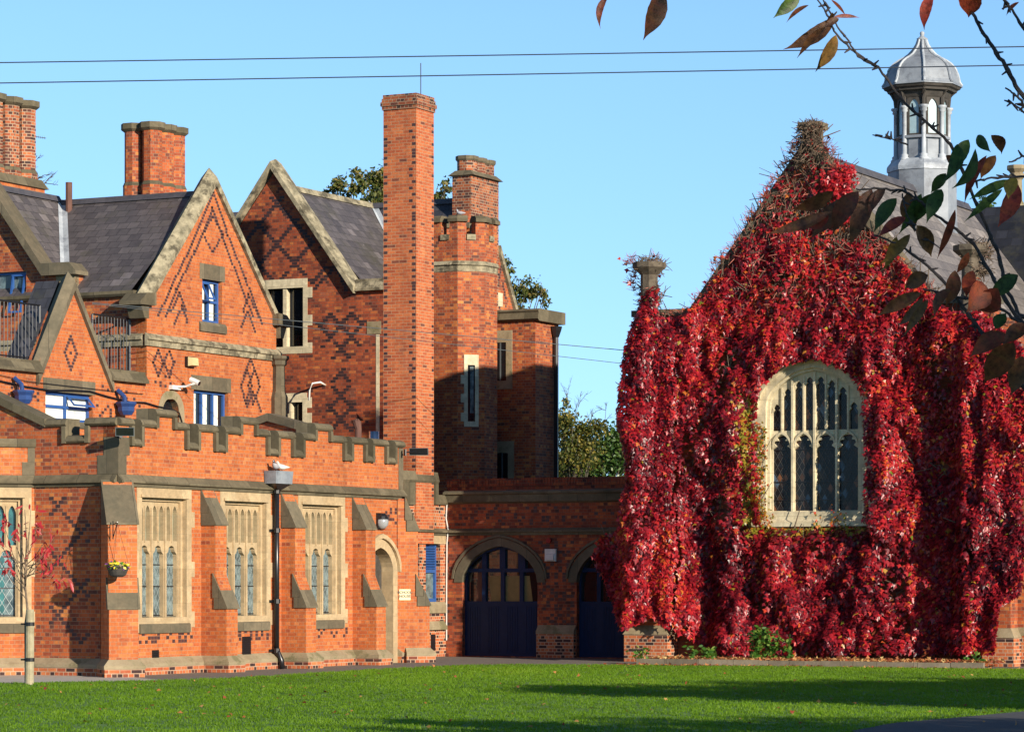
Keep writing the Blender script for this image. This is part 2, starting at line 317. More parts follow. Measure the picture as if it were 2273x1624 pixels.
    def lattice_work(s, F, sc, z0, z1, half, P=1.02, w=0.14, step=0.085, rh=0.083, m=1, phase=0.0):
        """a regular diaper of dark headers; half(z) gives the half width of the patterned strip"""
        k0 = int(z0/rh)
        for k in range(k0, int(z1/rh)):
            h = half((k+0.5)*rh)
            if h <= 0: continue
            done = []
            for sg in (1, -1):
                a = sg*(k-k0)*step + phase; a = a % P
                for j in range(-6, 7):
                    x = a+j*P
                    if abs(x) <= h and all(abs(x-q) > 0.10 for q in done) and rnd0.random() > 0.04: s.brick(F, sc+x, k, 0.004, w, rh, m); done.append(x)
    def build(s, name, mats, parent=None, smooth=False):
        me = bpy.data.meshes.new(name); me.from_pydata(s.v, [], s.f)
        for k in (mats if isinstance(mats, (list, tuple)) else [mats]): me.materials.append(M[k] if isinstance(k, str) else k)
        me.polygons.foreach_set("material_index", s.m)
        bm = bmesh.new(); bm.from_mesh(me); bmesh.ops.recalc_face_normals(bm, faces=bm.faces)
        uvl = bm.loops.layers.uv.new("UVMap"); up = Vector((0, 0, 1))
        for fc in bm.faces:
            n = fc.normal
            if abs(n.z) > 0.9: t, b = Vector((Rx, Ry, 0)), Vector((Vx, Vy, 0))
            else:
                t = up.cross(n).normalized()
                if t.dot(Vector((Rx+Vx, Ry+Vy, 0))) < 0: t = -t
                b = n.cross(t)
                if b.z < 0: b = -b
            for l in fc.loops: l[uvl].uv = (l.vert.co.dot(t), l.vert.co.dot(b))
            fc.smooth = smooth
        bm.to_mesh(me); bm.free()
        return link(name, me, parent)
def link(name, me, parent=None):
    o = bpy.data.objects.new(name, me); scene.collection.objects.link(o)
    if parent is not None:
        o.parent = parent
        if parent.type == 'EMPTY': o.matrix_parent_inverse = Matrix.Translation(-parent.location)
    return o
def tag(o, label=None, cat=None, group=None, kind=None):
    if label: o['label'] = label
    if cat: o['category'] = cat
    if group: o['group'] = group
    if kind: o['kind'] = kind
    return o
def thing(name, label, cat, loc, group=None):
    o = bpy.data.objects.new(name, None); scene.collection.objects.link(o); o.location = (loc[0], loc[1], loc[2] if len(loc) > 2 else 0)
    o.empty_display_size = 0.5
    return tag(o, label, cat, group)
def np_mesh(name, V, Fc, mats, rnd=None, parent=None, mi=None):
    me = bpy.data.meshes.new(name); k = Fc.shape[1]
    me.vertices.add(len(V)); me.vertices.foreach_set("co", V.astype(np.float32).ravel())
    me.loops.add(Fc.size); me.loops.foreach_set("vertex_index", Fc.astype(np.int32).ravel())
    me.polygons.add(len(Fc)); me.polygons.foreach_set("loop_start", np.arange(0, Fc.size, k, dtype=np.int32))
    try: me.polygons.foreach_set("loop_total", np.full(len(Fc), k, dtype=np.int32))
    except Exception: pass
    for q in (mats if isinstance(mats, (list, tuple)) else [mats]): me.materials.append(M[q] if isinstance(q, str) else q)
    if mi is not None: me.polygons.foreach_set("material_index", mi.astype(np.int32))
    me.update(calc_edges=True)
    if rnd is not None:
        a = me.attributes.new("rnd", 'FLOAT', 'FACE'); a.data.foreach_set("value", rnd.astype(np.float32))
    me.validate()
    return link(name, me, parent)
def vnoise(x, y, seed=0):
    x = np.asarray(x, float); y = np.asarray(y, float); xi = np.floor(x).astype(int); yi = np.floor(y).astype(int); fx, fy = x-xi, y-yi
    def h(a, b):
        q = (a*374761393 + b*668265263 + seed*974634777) & 0x7fffffff
        q = ((q ^ (q >> 13)) * 1274126177) & 0x7fffffff
        return ((q ^ (q >> 16)) & 0xffff) / 65535.0
    u, v = fx*fx*(3-2*fx), fy*fy*(3-2*fy)
    return (h(xi, yi)*(1-u)+h(xi+1, yi)*u)*(1-v) + (h(xi, yi+1)*(1-u)+h(xi+1, yi+1)*u)*v
def leaves(P, nrm, tip, size, width=0.5, fold=0.25, lobed=False):
    """P (N,3) stalk ends, nrm and tip (N,3) directions, size (N,) -> verts, quads (two per leaf)"""
    nrm = nrm/np.linalg.norm(nrm, axis=1)[:, None]; tip = tip - nrm*(tip*nrm).sum(1)[:, None]; tip /= np.linalg.norm(tip, axis=1)[:, None]+1e-9
    side = np.cross(nrm, tip); S = size[:, None]
    if lobed: lay = [(0, 0, 0), (0.55, 0.30, -fold), (0.24, 0.52, -fold*0.4), (0, 1, -fold*0.5), (-0.24, 0.52, -fold*0.4), (-0.55, 0.30, -fold)]
    else: lay = [(0, 0, 0), (width*0.42, 0.28, -fold*0.5), (width*0.42, 0.62, -fold*0.5), (0, 1, -fold*0.7), (-width*0.42, 0.62, -fold*0.5), (-width*0.42, 0.28, -fold*0.5)]
    V = np.stack([P + S*(side*a*1.0 + tip*b + nrm*c) for a, b, c in lay], 1).reshape(-1, 3)
    b = np.arange(len(P))[:, None]*6
    F = np.concatenate([b+np.array([[0, 1, 2, 3]]), b+np.array([[0, 3, 4, 5]])], 1).reshape(-1, 4)
    return V, F
def tudor(s0, s1, zs, za, n=14):
    """arch points from the right springing to the left one"""
    c, wd, h = (s0+s1)/2, (s1-s0)/2, za-zs; out = []
    for k in range(n+1):
        x = cos(pi*k/n); out.append((c+wd*x, zs+h*(0.86*sqrt(max(0, 1-x*x))+0.14*(1-abs(x)))))
    return out
def gothic(s0, s1, zs, za, n=6):
    c, wd, h = (s0+s1)/2, (s1-s0)/2, za-zs; r = (wd*wd+h*h)/(2*wd); out = []
    a1 = math.asin(min(1, h/r))
    for k in range(n+1): a = a1*k/n; out.append((c+wd-r+r*cos(a), zs+r*sin(a)))
    return out + [(2*c-x, z) for x, z in out[-2::-1]]
def opening(s0, s1, zb, arch): return [(s0, zb), (s1, zb)] + [q for q in arch if True]
def lattice(mb, F, s0, s1, z0, z1, d, pw, ph, bw=0.011, m=1):
    """diagonal lead bars clipped to a rectangle"""
    k = ph/pw; span = (s1-s0)*k
    c = z0 - span
    while c < z1:
        for sg in (1, -1):
            pts = []
            a0, a1 = s0, s1
            # z = c + k*(a-s0) for sg=1, mirrored for -1
            lo, hi = (z0-c)/k, (z1-c)/k
            u0, u1 = max(0, lo), min(a1-a0, hi)
            if u1-u0 > 0.01:
                f = (lambda u: s0+u) if sg == 1 else (lambda u: s1-u)
                p, q = (f(u0), c+k*u0), (f(u1), c+k*u1); L = math.hypot(q[0]-p[0], q[1]-p[1]); nx, nz = -(q[1]-p[1])/L*bw/2, (q[0]-p[0])/L*bw/2
                mb.face([F.P(p[0]+nx, d, p[1]+nz), F.P(q[0]+nx, d, q[1]+nz), F.P(q[0]-nx, d, q[1]-nz), F.P(p[0]-nx, d, p[1]-nz)], m)
        c += ph
# ------------------------------------------------------------------ ground
def sheet(name, pts, z, mat, kind='structure'):
    mb = MB(); t = tessellate_polygon([[Vector((x, y, 0)) for x, y in pts]])
    i = 0; mb.v = [(x, y, z) for x, y in pts]; mb.f = [tuple(k) for k in t]; mb.m = [0]*len(t)
    return tag(mb.build(name, mat), kind=kind)
M['earth'] = rough_mat("far grass", (0.02, 0.045, 0.012), (0.04, 0.07, 0.02), 0.4, 0.95, 0)
M['turf'] = rough_mat("turf", (0.060, 0.150, 0.009), (0.105, 0.220, 0.014), 1.2, 0.95, 0.5)
M['asphalt'] = rough_mat("worn asphalt", (0.12, 0.105, 0.09), (0.20, 0.175, 0.15), 6, 0.95, 0.4, c3=(0.16, 0.13, 0.10), s3=1.0)
M['drive'] = rough_mat("drive asphalt", (0.045, 0.046, 0.05), (0.07, 0.07, 0.075), 8, 0.95, 0.4)
M['concrete'] = rough_mat("pale concrete", (0.36, 0.33, 0.28), (0.48, 0.45, 0.39), 3, 0.95, 0.3)
M['soil'] = rough_mat("bed soil", (0.05, 0.03, 0.018), (0.10, 0.06, 0.035), 6, 0.95, 0.5)
sheet('ground', [(-1500, -200), (1500, -200), (1500, 3000), (-1500, 3000)], -0.06, 'earth')
edge = [(-240, 1523), (0, 1519), (317, 1513), (499, 1508), (650, 1499), (810, 1489), (1013, 1479), (1134, 1476), (1700, 1481), (2273, 1488), (2700, 1491)]
lawn_edge = [gp(*q) for q in edge]
sheet('path', [(-22, 52), (24, 52), (24, 84), (-22, 84)], -0.004, 'asphalt')
sheet('lawn', [(-34, 14), (30, 14), (30, lawn_edge[-1][1])] + lawn_edge[::-1] + [(-34, lawn_edge[0][1])], 0.03, 'turf')
sheet('paving', [gp(-240, 1488), gp(-100, 1490), gp(226, 1497), gp(300, 1503), gp(392, 1511), gp(317, 1515), gp(0, 1521), gp(-240, 1525)], 0.002, 'concrete')
drive = [gp(1890, 1628), gp(1986, 1610), gp(2100, 1600), gp(2273, 1584), gp(2500, 1570), (30, 48), (30, 14), (5.6, 14)]
sheet('drive', drive, 0.045, 'drive')

# ------------------------------------------------------------------ crenellated hall
HV, HU = FV(262, 64.8), FU(262, 64.8)
hall = thing('school_hall', 'low crenellated brick hall with stone traceried windows and stepped buttresses', 'building', (*HV.o, 0))
zs = HV.z(262, 1053)                       # top of string course
Lz, Hz, Nz = HV.z(262, 925), HV.z(262, 925)+0.25, HV.z(262, 925)-0.42
sE = HV.s(894)
segs = [(262, 292, Lz), (292, 308, Nz), (308, 341, Lz), (341, 387, Hz), (387, 414, Lz), (414, 434, Nz), (434, 478, Lz), (478, 494, Nz), (494, 528, Lz), (528, 568, Hz), (568, 594, Lz), (594, 612, Nz), (612, 650, Lz), (650, 667, Nz), (667, 694, Lz), (694, 733, Hz), (733, 764, Lz), (764, 775, Nz), (775, 810, Lz), (810, 822, Nz), (822, 857, Lz), (857, 872, Nz), (872, 894, Lz)]
segs = [(HV.s(a), HV.s(b), L) for a, b, L in segs]
CT = 0.17
def parapet(F, segs, base, m0, m1, parent, name_b, name_c, d0=-0.42, inset=True):
    bm_, c = MB(), MB(); poly = [(segs[0][0], base)]; top = []
    for i, (a, b, L) in enumerate(segs):
        lo = a + (0.05 if i and segs[i-1][2] < L else (-0.05 if i and segs[i-1][2] > L else 0))
        hi = b + (-0.05 if i < len(segs)-1 and segs[i+1][2] < L else (0.05 if i < len(segs)-1 and segs[i+1][2] > L else 0))
        top += [(lo, L-CT+0.01), (hi, L-CT+0.01)]
        c.extr(F, [(d0-0.03, L-CT), (0.05, L-CT), (0.09, L-CT+0.04), (0.09, L-CT+0.07), (0.05, L-0.03), (-0.02, L), (d0-0.03, L)], a, b)
        for j, s_, sg in ((i-1, a, 1), (i+1, b, -1)):
            if 0 <= j < len(segs) and segs[j][2] < L:
                q = sorted((s_, s_+sg*0.10)); zl = segs[j][2]
                c.extr(F, [(d0-0.028, zl-CT), (0.086, zl-CT), (0.086, L-CT), (d0-0.028, L-CT)], q[0], q[1])
    bm_.prism(F, poly + [(segs[-1][1], base)] + top[::-1], -0.38, 0.0)
    bm_.build(name_b, m0, parent); c.build(name_c, m1, parent)
# windows of the V front
W = [(303, 424), (488, 600), (661, 765)]
wz0, wz1 = HV.z(363, 1402), HV.z(363, 1067)
wins = [(HV.s(a), HV.s(b)) for a, b in W]
doorc = HV.s(843); dw = 0.62
dz1, dzs = HV.z(850, 1215), HV.z(850, 1268)
mb = MB()
holes = [[(a+0.05, wz0+0.02), (b-0.05, wz0+0.02), (b-0.05, wz1-0.02), (a+0.05, wz1-0.02)] for a, b in wins]
darch = tudor(doorc-dw-0.2, doorc+dw+0.2, dzs, dz1+0.2)
holes.append(opening(doorc-dw-0.2, doorc+dw+0.2, 0.02, darch))
mb.prism(HV, [(0, 0), (sE, 0), (sE, zs), (0, zs)], -0.45, 0.0, holes)
rnd = random.Random(3)
def chequer(mb, F, s0, s1, z0, z1, dens=0.75, m=1):
    for k in range(int(z0/0.083)+1, int(z1/0.083)):
        a = s0 + (k % 2)*0.118
        while a < s1:
            if rnd.random() < dens: mb.brick(F, a, k, m=m)
            a += 0.236 if rnd.random() < 0.7 else 0.118
for a, b in wins: chequer(mb, HV, a-0.1, b+0.1, 0.62, 0.98)
chequer(mb, HV, HV.s(852), HV.s(880), HV.z(865, 1170), HV.z(865, 1120), 0.6)
mb.build('wall', ['brick', 'bdark'], hall)
parapet(HV, segs, zs, 'brick', 'cope', hall, 'parapet', 'coping')
# left return with its raking parapet
U76 = HU.s(76); mb = MB()
mb.prism(HU, [(U76-0.3, 0), (-0.02, 0), (-0.02, zs), (U76-0.3, zs)], -0.45, 0.0)
for px, x0, amp in ((150, 0, 22), ):
    zz = [(128, 1098), (150, 1150), (172, 1095)]; 
zig = [(141, 1110), (160, 1148), (151, 1180), (168, 1205), (150, 1240), (163, 1290), (142, 1330), (155, 1365), (141, 1395)]
mb.lattice_work(HU, HU.s(154), HU.z(150, 1425), HU.z(150, 1095), lambda z: 0.50, 1.19, 0.13, phase=0.3)
mb.build('wall', ['brickside', 'bdark'], hall)
Ln = HU.z(185, 965)
usegs = [(HU.s(104), HU.s(150), Lz), (HU.s(150), HU.s(192), Ln), (HU.s(192), -0.02, Lz)]
parapet(HU, usegs, zs, 'brickside', 'cope', hall, 'parapet', 'coping')
mb = MB(); a0, a1 = HU.s(-60), HU.s(104); r0 = HU.z(0, 879)+ (HU.s(0)-a0)*0.42
mb.prism(HU, [(a0, zs), (a1, zs), (a1, Lz-CT), (a0, r0-CT)], -0.38, 0); mb.build('parapet', 'brickside', hall)
mb = MB(); mb.prism(HU, [(a0, r0-CT), (a1, Lz-CT), (a1, Lz), (a0, r0)], -0.45, 0.09); mb.build('coping', 'cope', hall)
# string courses and plinths
def string(mb, F, a, b, z, h=0.13, p=0.11, m=0):
    mb.extr(F, [(0, z-h-0.07), (p*0.35, z-h-0.07), (p*0.45, z-h), (p, z-h+0.01), (p, z-h+0.05), (0.0, z+0.02)], a, b, m)
mb = MB(); string(mb, HV, -0.02, sE+0.02, zs, 0.17, 0.12); string(mb, HU, U76-0.2, -0.02, zs, 0.17, 0.12); mb.build('string_course', 'cope', hall)
def plinth(F, a, b, parent, zt=0.37, zm=0.17, p=0.16, bm0=None, sm0=None):
    s_, bk = sm0 or MB(), bm0 or MB()
    s_.extr(F, [(0, zm), (p, zm), (p, zm+0.07), (0.0, zt)], a, b); bk.extr(F, [(0, 0), (p-0.015, 0), (p-0.015, zm), (0, zm)], a, b)
    if sm0 is None: s_.build('plinth', 'plinth', parent); bk.build('plinth', 'brickchq', parent)
ps, pb = MB(), MB()
for a, b in ((0.0, doorc-dw-0.22), (doorc+dw+0.22, sE)): plinth(HV, a, b, hall, bm0=pb, sm0=ps)
plinth(HU, U76-0.1, 0, hall, bm0=pb, sm0=ps)
# buttresses
def buttress(F, sc, w2, u_top, l_top, parent, du=0.37, dl=0.66, brick='brick'):
    """F: frame whose n is the way it projects; sc centre, w2 half width"""
    b, c = MB(), MB(); u0, u1 = u_top; l0, l1 = l_top; a0, a1 = sc-w2, sc+w2
    b.extr(F, [(-0.2, 0), (dl, 0), (dl, l1-0.02), (du, l0-0.04), (du, u1-0.02), (0.02, u0-0.05), (-0.2, u0-0.05)], a0, a1); b.build('buttress', brick, parent)
    e = 0.035
    for z0, z1, d0, d1 in ((u0, u1, -0.02, du+e), (l0, l1, du-0.06, dl+e)):
        zm, dm = (z0+z1)/2, (d0+d1)/2; c = MB()
        c.extr(F, [(d0, z0-0.28 if d0 < 0 else zm+0.06), (d0, z0), (dm, zm), (dm, zm-0.17), (d0, zm-0.17)], a0-e, a1+e); c.build('weathering', 'coped', parent); c = MB()
        c.extr(F, [(d0+0.04, zm-0.174), (dm+0.012, zm-0.174), (dm+0.012, zm), (d1, z1), (d1, z1-0.035), (d0+0.04, z1-0.035)], a0-e, a1+e); c.build('weathering', 'coped', parent)
    s_, k = MB(), MB()
    for F2, A, B in ((F, a0, a1),):
        s_.solid([F.P(a0-0.13, 0, 0.17), F.P(a1+0.13, 0, 0.17), F.P(a1+0.13, dl+0.14, 0.17), F.P(a0-0.13, dl+0.14, 0.17)], [F.P(a0-0.13, 0, 0.24), F.P(a1+0.13, 0, 0.24), F.P(a1+0.13, dl+0.14, 0.24), F.P(a0-0.13, dl+0.14, 0.24)])
        s_.solid([F.P(a0-0.13, 0, 0.241), F.P(a1+0.13, 0, 0.241), F.P(a1+0.13, dl+0.14, 0.241), F.P(a0-0.13, dl+0.14, 0.241)], [F.P(a0-0.01, 0, 0.37), F.P(a1+0.01, 0, 0.37), F.P(a1+0.01, dl+0.01, 0.37), F.P(a0-0.01, dl+0.01, 0.37)])
        k.box(F, a0-0.115, a1+0.115, 0, dl+0.125, 0, 0.17)
    s_.build('plinth', 'plinth', parent); k.build('plinth', 'brickchq', parent)
ut, lt = (HV.z(450, 1080), HV.z(450, 1162)), (HV.z(460, 1271), HV.z(460, 1347))
for px in (446, 624, 782): a = HV.s(px); buttress(HV, a+0.24, 0.23, ut, lt, hall)
FD = Fr(HV.P(0.0, 0.0, 0)[:2], ((Rx+Vx)*H2, (Ry+Vy)*H2), ((Rx-Vx)*H2, (Ry-Vy)*H2))
cz = lambda y: CH+(HY-y)/FOC*64.2
buttress(FD, -0.02, 0.31, (cz(1062), cz(1160)), (cz(1281), cz(1348)), hall, 0.62, 0.74)
ED = HV.P(sE, 0, 0)[:2]; FE = Fr(ED, ((Vx-Rx)*H2, (Vy-Ry)*H2), ((Rx+Vx)*H2, (Ry+Vy)*H2))
buttress(FE, 0.0, 0.24, ut, lt, hall, 0.32, 0.62)
# quoins at the corner above the string
mb = MB()
for i, (z0, z1) in enumerate(((zs+0.02, zs+0.42), (zs+0.42, zs+0.80))):
    e = (0.52, 0.36)[i]; g = (0.30, 0.42)[i]
    mb.box(HU, -e, 0.012, -0.2, 0.012, z0, z1); mb.box(HV, 0.0, g, -0.2, 0.014, z0+0.002, z1-0.002)
mb.build('quoin', 'coped', hall)
mb = MB(); mb.box(HV, sE-0.22, sE+0.01, -0.3, 0.012, zs+0.02, Lz-CT-0.02); mb.box(HV, sE-0.2, sE+0.01, -0.3, 0.010, zs-0.62, zs-0.26); mb.build('quoin', 'coped', hall)
# body and flat roof behind the parapets
mb = MB(); mb.box(HV, 0.3, sE-0.02, -9.5, -0.40, 4.0, zs+0.35); mb.build('roof', 'lead', hall)
mb = MB(); mb.box(HV, sE-0.4, sE, -9.0, -0.46, 0, zs+0.3); mb.build('wall', 'brick', hall)

def stone_window(F, a, b, z0, z1, parent, lights=3, upper=2, top_frac=0.36, glass='glassteal', deep=0.18, sill_h=0.32, mat='buff', lat=(0.13, 0.24)):
    """square-headed window: stone surround, two nested frames, tracery with arched lights, leaded panes and a sloping sill"""
    wmb = MB(); e = 0.19; hd = 0.36
    iz0, iz1, ia, ib = z0+sill_h, z1-hd, a+e, b-e
    wmb.prism(F, [(a, z0), (b, z0), (b, z1), (a, z1)], -0.46, 0.015, [[(ia, iz0), (ib, iz0), (ib, iz1), (ia, iz1)]])
    for k in range(6):                                    # quoin stones toothing into the brick
        zz = z0+0.1+k*(z1-z0)/6.0
        if k % 2 == 0: wmb.box(F, a-0.13, a+0.02, -0.1, 0.013, zz, zz+0.34); wmb.box(F, b-0.02, b+0.13, -0.1, 0.013, zz, zz+0.34)
    e2 = 0.08
    wmb.prism(F, [(ia, iz0), (ib, iz0), (ib, iz1), (ia, iz1)], -0.40, -0.10, [[(ia+e2, iz0), (ib-e2, iz0), (ib-e2, iz1-e2), (ia+e2, iz1-e2)]])
    wmb.prism(F, [(ia-0.05, iz1-0.01), (ib+0.05, iz1-0.01), (ib+0.05, iz1+0.05), (ia-0.05, iz1+0.05)], 0, 0.05)
    ta, tb, tz0, tz1 = ia+e2, ib-e2, iz0, iz1-e2
    per = (tb-ta)/lights; mul = 0.10; zsplit = tz0+(tz1-tz0)*(1-top_frac); hs = []
    rects = []
    for i in range(lights):
        c = ta+(i+0.5)*per; hw = per/2-mul/2
        arch = gothic(c-hw, c+hw, zsplit-0.30, zsplit-0.05)
        # cusps: pinch the arch
        ar2 = []
        for k, (x, z) in enumerate(arch):
            f = k/(len(arch)-1); 
            ar2.append((c+(x-c)*(0.72 if k in (2, 3, len(arch)-4, len(arch)-3) else 1.0), z))
        hs.append([(c-hw, tz0), (c+hw, tz0)]+ar2); rects.append((c-hw, c+hw, tz0, zsplit-0.04))
        pp = per/upper
        for j in range(upper):
            c2 = ta+i*per+(j+0.5)*pp; h2 = pp/2-0.04
            hs.append([(c2-h2, zsplit+0.05), (c2+h2, zsplit+0.05)]+gothic(c2-h2, c2+h2, tz1-0.28, tz1-0.09, 4)); rects.append((c2-h2, c2+h2, zsplit+0.05, tz1-0.08))
    wmb.prism(F, [(ta-0.02, tz0-0.02), (tb+0.02, tz0-0.02), (tb+0.02, tz1+0.02), (ta-0.02, tz1+0.02)], -deep-0.13, -deep+0.02, hs)
    for i in range(lights+1):                             # mullion noses
        c = ta+i*per
        wmb.prism(F, [(c-0.03, tz0), (c+0.03, tz0), (c+0.03, tz1-0.14), (c-0.03, tz1-0.14)], -deep, -deep+0.05)
        if i < lights:
            c2 = c+per/2; wmb.prism(F, [(c2-0.018, zsplit+0.02), (c2+0.018, zsplit+0.02), (c2+0.018, tz1-0.1), (c2-0.018, tz1-0.1)], -deep, -deep+0.04)
    win = wmb.build('window', mat, parent)
    smb = MB(); smb.extr(F, [(-0.36, iz0), (-0.36, z0-0.02), (0.05, z0-0.02), (0.05, z0+0.16), (-0.2, iz0+0.02)], a+0.08, b-0.08); smb.build('sill', 'coped', win)
    g = MB(); gd = -deep-0.09
    for k, (p0, p1, q0, q1) in enumerate(rects):
        g.face([F.P(p0-0.03, gd, q0), F.P(p1+0.03, gd, q0), F.P(p1+0.03, gd, q1), F.P(p0-0.03, gd, q1)], 0)
        if q0 == tz0:
            hwc = p0+(p1-p0)*0.42
            g.face([F.P(hwc, gd+0.004, q0), F.P(p1+0.03, gd+0.004, q0), F.P(p1+0.03, gd+0.004, q1), F.P(hwc, gd+0.004, q1)], 2)
            lattice(g, F, p0-0.02, p1+0.02, q0, q1, gd+0.010, lat[0], lat[1], 0.0095, 1)
            for zz in (q0+0.03, q0+(q1-q0)*0.42, q0+(q1-q0)*0.72): g.box(F, p0, p1, gd, gd+0.02, zz, zz+0.022, 3)
    g.build('pane', [glass, 'leadbar', 'glassnet', 'black'], win)
    return win
for a, b in wins: stone_window(HV, a, b, wz0, wz1, hall)
# canted bay on the far left
FB = F45(HU.P(U76, 0.0, 0)[:2]); bl = -2.9
mb = MB(); ba, bb = -2.05, -0.06
bz0, bz1 = FB.z(40, 1402), FB.z(40, 1066)
mb.prism(FB, [(bl, 0), (0, 0), (0, zs+0.62), (bl, zs+0.62)], -0.4, 0, [[(ba+0.05, bz0+0.02), (bb-0.05, bz0+0.02), (bb-0.05, bz1-0.02), (ba+0.05, bz1-0.02)]])
mb.build('bay', 'brick', hall)
mb = MB(); string(mb, FB, bl, 0.05, zs, 0.17, 0.12); mb.extr(FB, [(-0.45, zs+0.62), (0.05, zs+0.62), (0.08, zs+0.68), (0.02, zs+0.80), (-0.45, zs+0.80)], bl, 0.03); mb.build('coping', 'cope', hall)
mb = MB(); mb.box(FB, -0.14, 0.03, -0.12, 0.012, zs+0.3, zs+0.62); mb.box(FB, -0.26, 0.03, -0.12, 0.010, zs+0.02, zs+0.298); mb.build('quoin', 'coped', hall)
plinth(FB, bl, 0, hall, bm0=pb, sm0=ps)
ps.build('plinth', 'plinth', hall); pb.build('plinth', 'brickchq', hall)
stone_window(FB, ba, bb, bz0, bz1, hall, lights=3, upper=2, top_frac=0.40, lat=(0.16, 0.26))
# doorway
mb = MB(); ro = tudor(doorc-dw-0.22, doorc+dw+0.22, dzs, dz1+0.22); ri = tudor(doorc-dw, doorc+dw, dzs, dz1)
mb.prism(HV, opening(doorc-dw-0.22, doorc+dw+0.22, 0.0, ro), -0.35, 0.03, [opening(doorc-dw, doorc+dw, 0.01, ri)])
ho = tudor(doorc-dw-0.33, doorc+dw+0.33, dzs, dz1+0.34); hi = tudor(doorc-dw-0.23, doorc+dw+0.23, dzs, dz1+0.23)
mb.prism(HV, ho+hi[::-1], 0.0, 0.10)
dr = mb.build('doorway', 'buff', hall)
mb = MB(); mb.prism(HV, opening(doorc-dw, doorc+dw, 0.0, ri), -0.45, -0.30); mb.build('door', 'timber', dr)
# grilles
for px0, px1, y0, y1 in ((337, 352, 1442, 1463), (537, 556, 1412, 1452)):
    mb = MB(); a0, a1, z0, z1 = HV.s(px0), HV.s(px1), HV.z(px0, y1), HV.z(px0, y0)
    mb.box(HV, a0, a1, -0.02, 0.012, z0, z1)
    n = int((z1-z0)/0.045)
    for k in range(n): mb.box(HV, a0, a1, 0.0125, 0.022, z0+k*0.045, z0+k*0.045+0.02)
    mb.build('vent_grille', 'black', hall)
# downpipe with its hopper
pa = HV.s(614, 0.12)
dp = thing('drainpipe', 'black downpipe with grey lead hopper head on the crenellated hall front', 'drainpipe', HV.P(pa, 0.12, 0))
mb = MB(); zt = HV.z(616, 1085, 0.12)
mb.tube([HV.P(pa, 0.12, z) for z in (0.42, zt)], 0.062, 8); mb.tube([HV.P(pa, 0.12, 0.44), HV.P(pa, 0.17, 0.36), HV.P(pa+0.02, 0.24, 0.2), HV.P(pa+0.03, 0.26, 0.0)], 0.062, 8)
mb.build('pipe', 'black', dp, True)
for z in (zt-0.05, zt-0.95, 1.55, 0.42):
    mb = MB(); mb.tube([HV.P(pa, 0.12, z-0.05), HV.P(pa, 0.12, z+0.05)], 0.085, 8); mb.box(HV, pa-0.16, pa+0.16, 0.0, 0.05, z-0.03, z+0.03); mb.build('bracket', 'black', dp)
mb = MB(); hz0, hz1 = HV.z(616, 1073, 0.2), HV.z(616, 1045, 0.2)
mb.solid([HV.P(pa-0.36, 0.02, hz0), HV.P(pa+0.36, 0.02, hz0), HV.P(pa+0.36, 0.32, hz0), HV.P(pa-0.36, 0.32, hz0)], [HV.P(pa-0.38, 0.02, hz1), HV.P(pa+0.38, 0.02, hz1), HV.P(pa+0.38, 0.34, hz1), HV.P(pa-0.38, 0.34, hz1)])
mb.solid([HV.P(pa-0.08, 0.05, zt-0.02), HV.P(pa+0.08, 0.05, zt-0.02), HV.P(pa+0.08, 0.2, zt-0.02), HV.P(pa-0.08, 0.2, zt-0.02)], [HV.P(pa-0.34, 0.03, hz0-0.003), HV.P(pa+0.34, 0.03, hz0-0.003), HV.P(pa+0.34, 0.31, hz0-0.003), HV.P(pa-0.34, 0.31, hz0-0.003)], m=1)
mb.build('hopper', ['lead', 'black'], dp)
# two pigeons on the hopper, one on the turret (added there)
def pigeon(c, ang, label, body, head, s=1.0):
    t = thing('pigeon', label, 'pigeon', c, 'pigeons on the roofs')
    ca, sa = cos(ang), sin(ang); mb = MB()
    prof = [(-0.20, 0.10, 0.012), (-0.12, 0.10, 0.035), (-0.04, 0.10, 0.062), (0.04, 0.11, 0.07), (0.09, 0.135, 0.058), (0.115, 0.17, 0.036), (0.12, 0.205, 0.030), (0.135, 0.225, 0.030), (0.16, 0.222, 0.012), (0.18, 0.215, 0.003)]
    mb.tube([(c[0]+x*ca*s, c[1]+x*sa*s, c[2]+z*s) for x, z, r in prof], [r*s for x, z, r in prof], 8)
    b = mb.build('body', body, t, True)
    mb = MB(); mb.tube([(c[0]+x*ca*s, c[1]+x*sa*s, c[2]+z*s) for x, z in ((0.105, 0.16), (0.12, 0.205), (0.137, 0.226), (0.152, 0.224))], [0.04*s, 0.034*s, 0.033*s, 0.016*s], 8); mb.build('head', head, t, True)
    for q in (-1, 1):
        mb = MB(); mb.tube([(c[0]+0.01*ca*s-q*0.025*sa, c[1]+0.01*sa*s+q*0.025*ca, c[2]+0.06*s), (c[0]+0.015*ca*s-q*0.025*sa, c[1]+0.015*sa*s+q*0.025*ca, c[2])], 0.006, 5); mb.build('leg', 'terra', t)
M['pgrey'] = plain("pigeon grey", (0.36, 0.35, 0.37), 0.8); M['pdark'] = plain("pigeon dark", (0.07, 0.05, 0.06), 0.7); M['pwhite'] = plain("pigeon white", (0.55, 0.54, 0.50), 0.8)
pigeon(HV.P(pa-0.16, 0.2, hz1), -1.9, 'grey pigeon with dark head on the hopper head', 'pgrey', 'pdark', 1.0)
pigeon(HV.P(pa+0.12, 0.2, hz1), -2.6, 'white pigeon on the hopper head beside a grey one', 'pwhite', 'pwhite', 0.95)
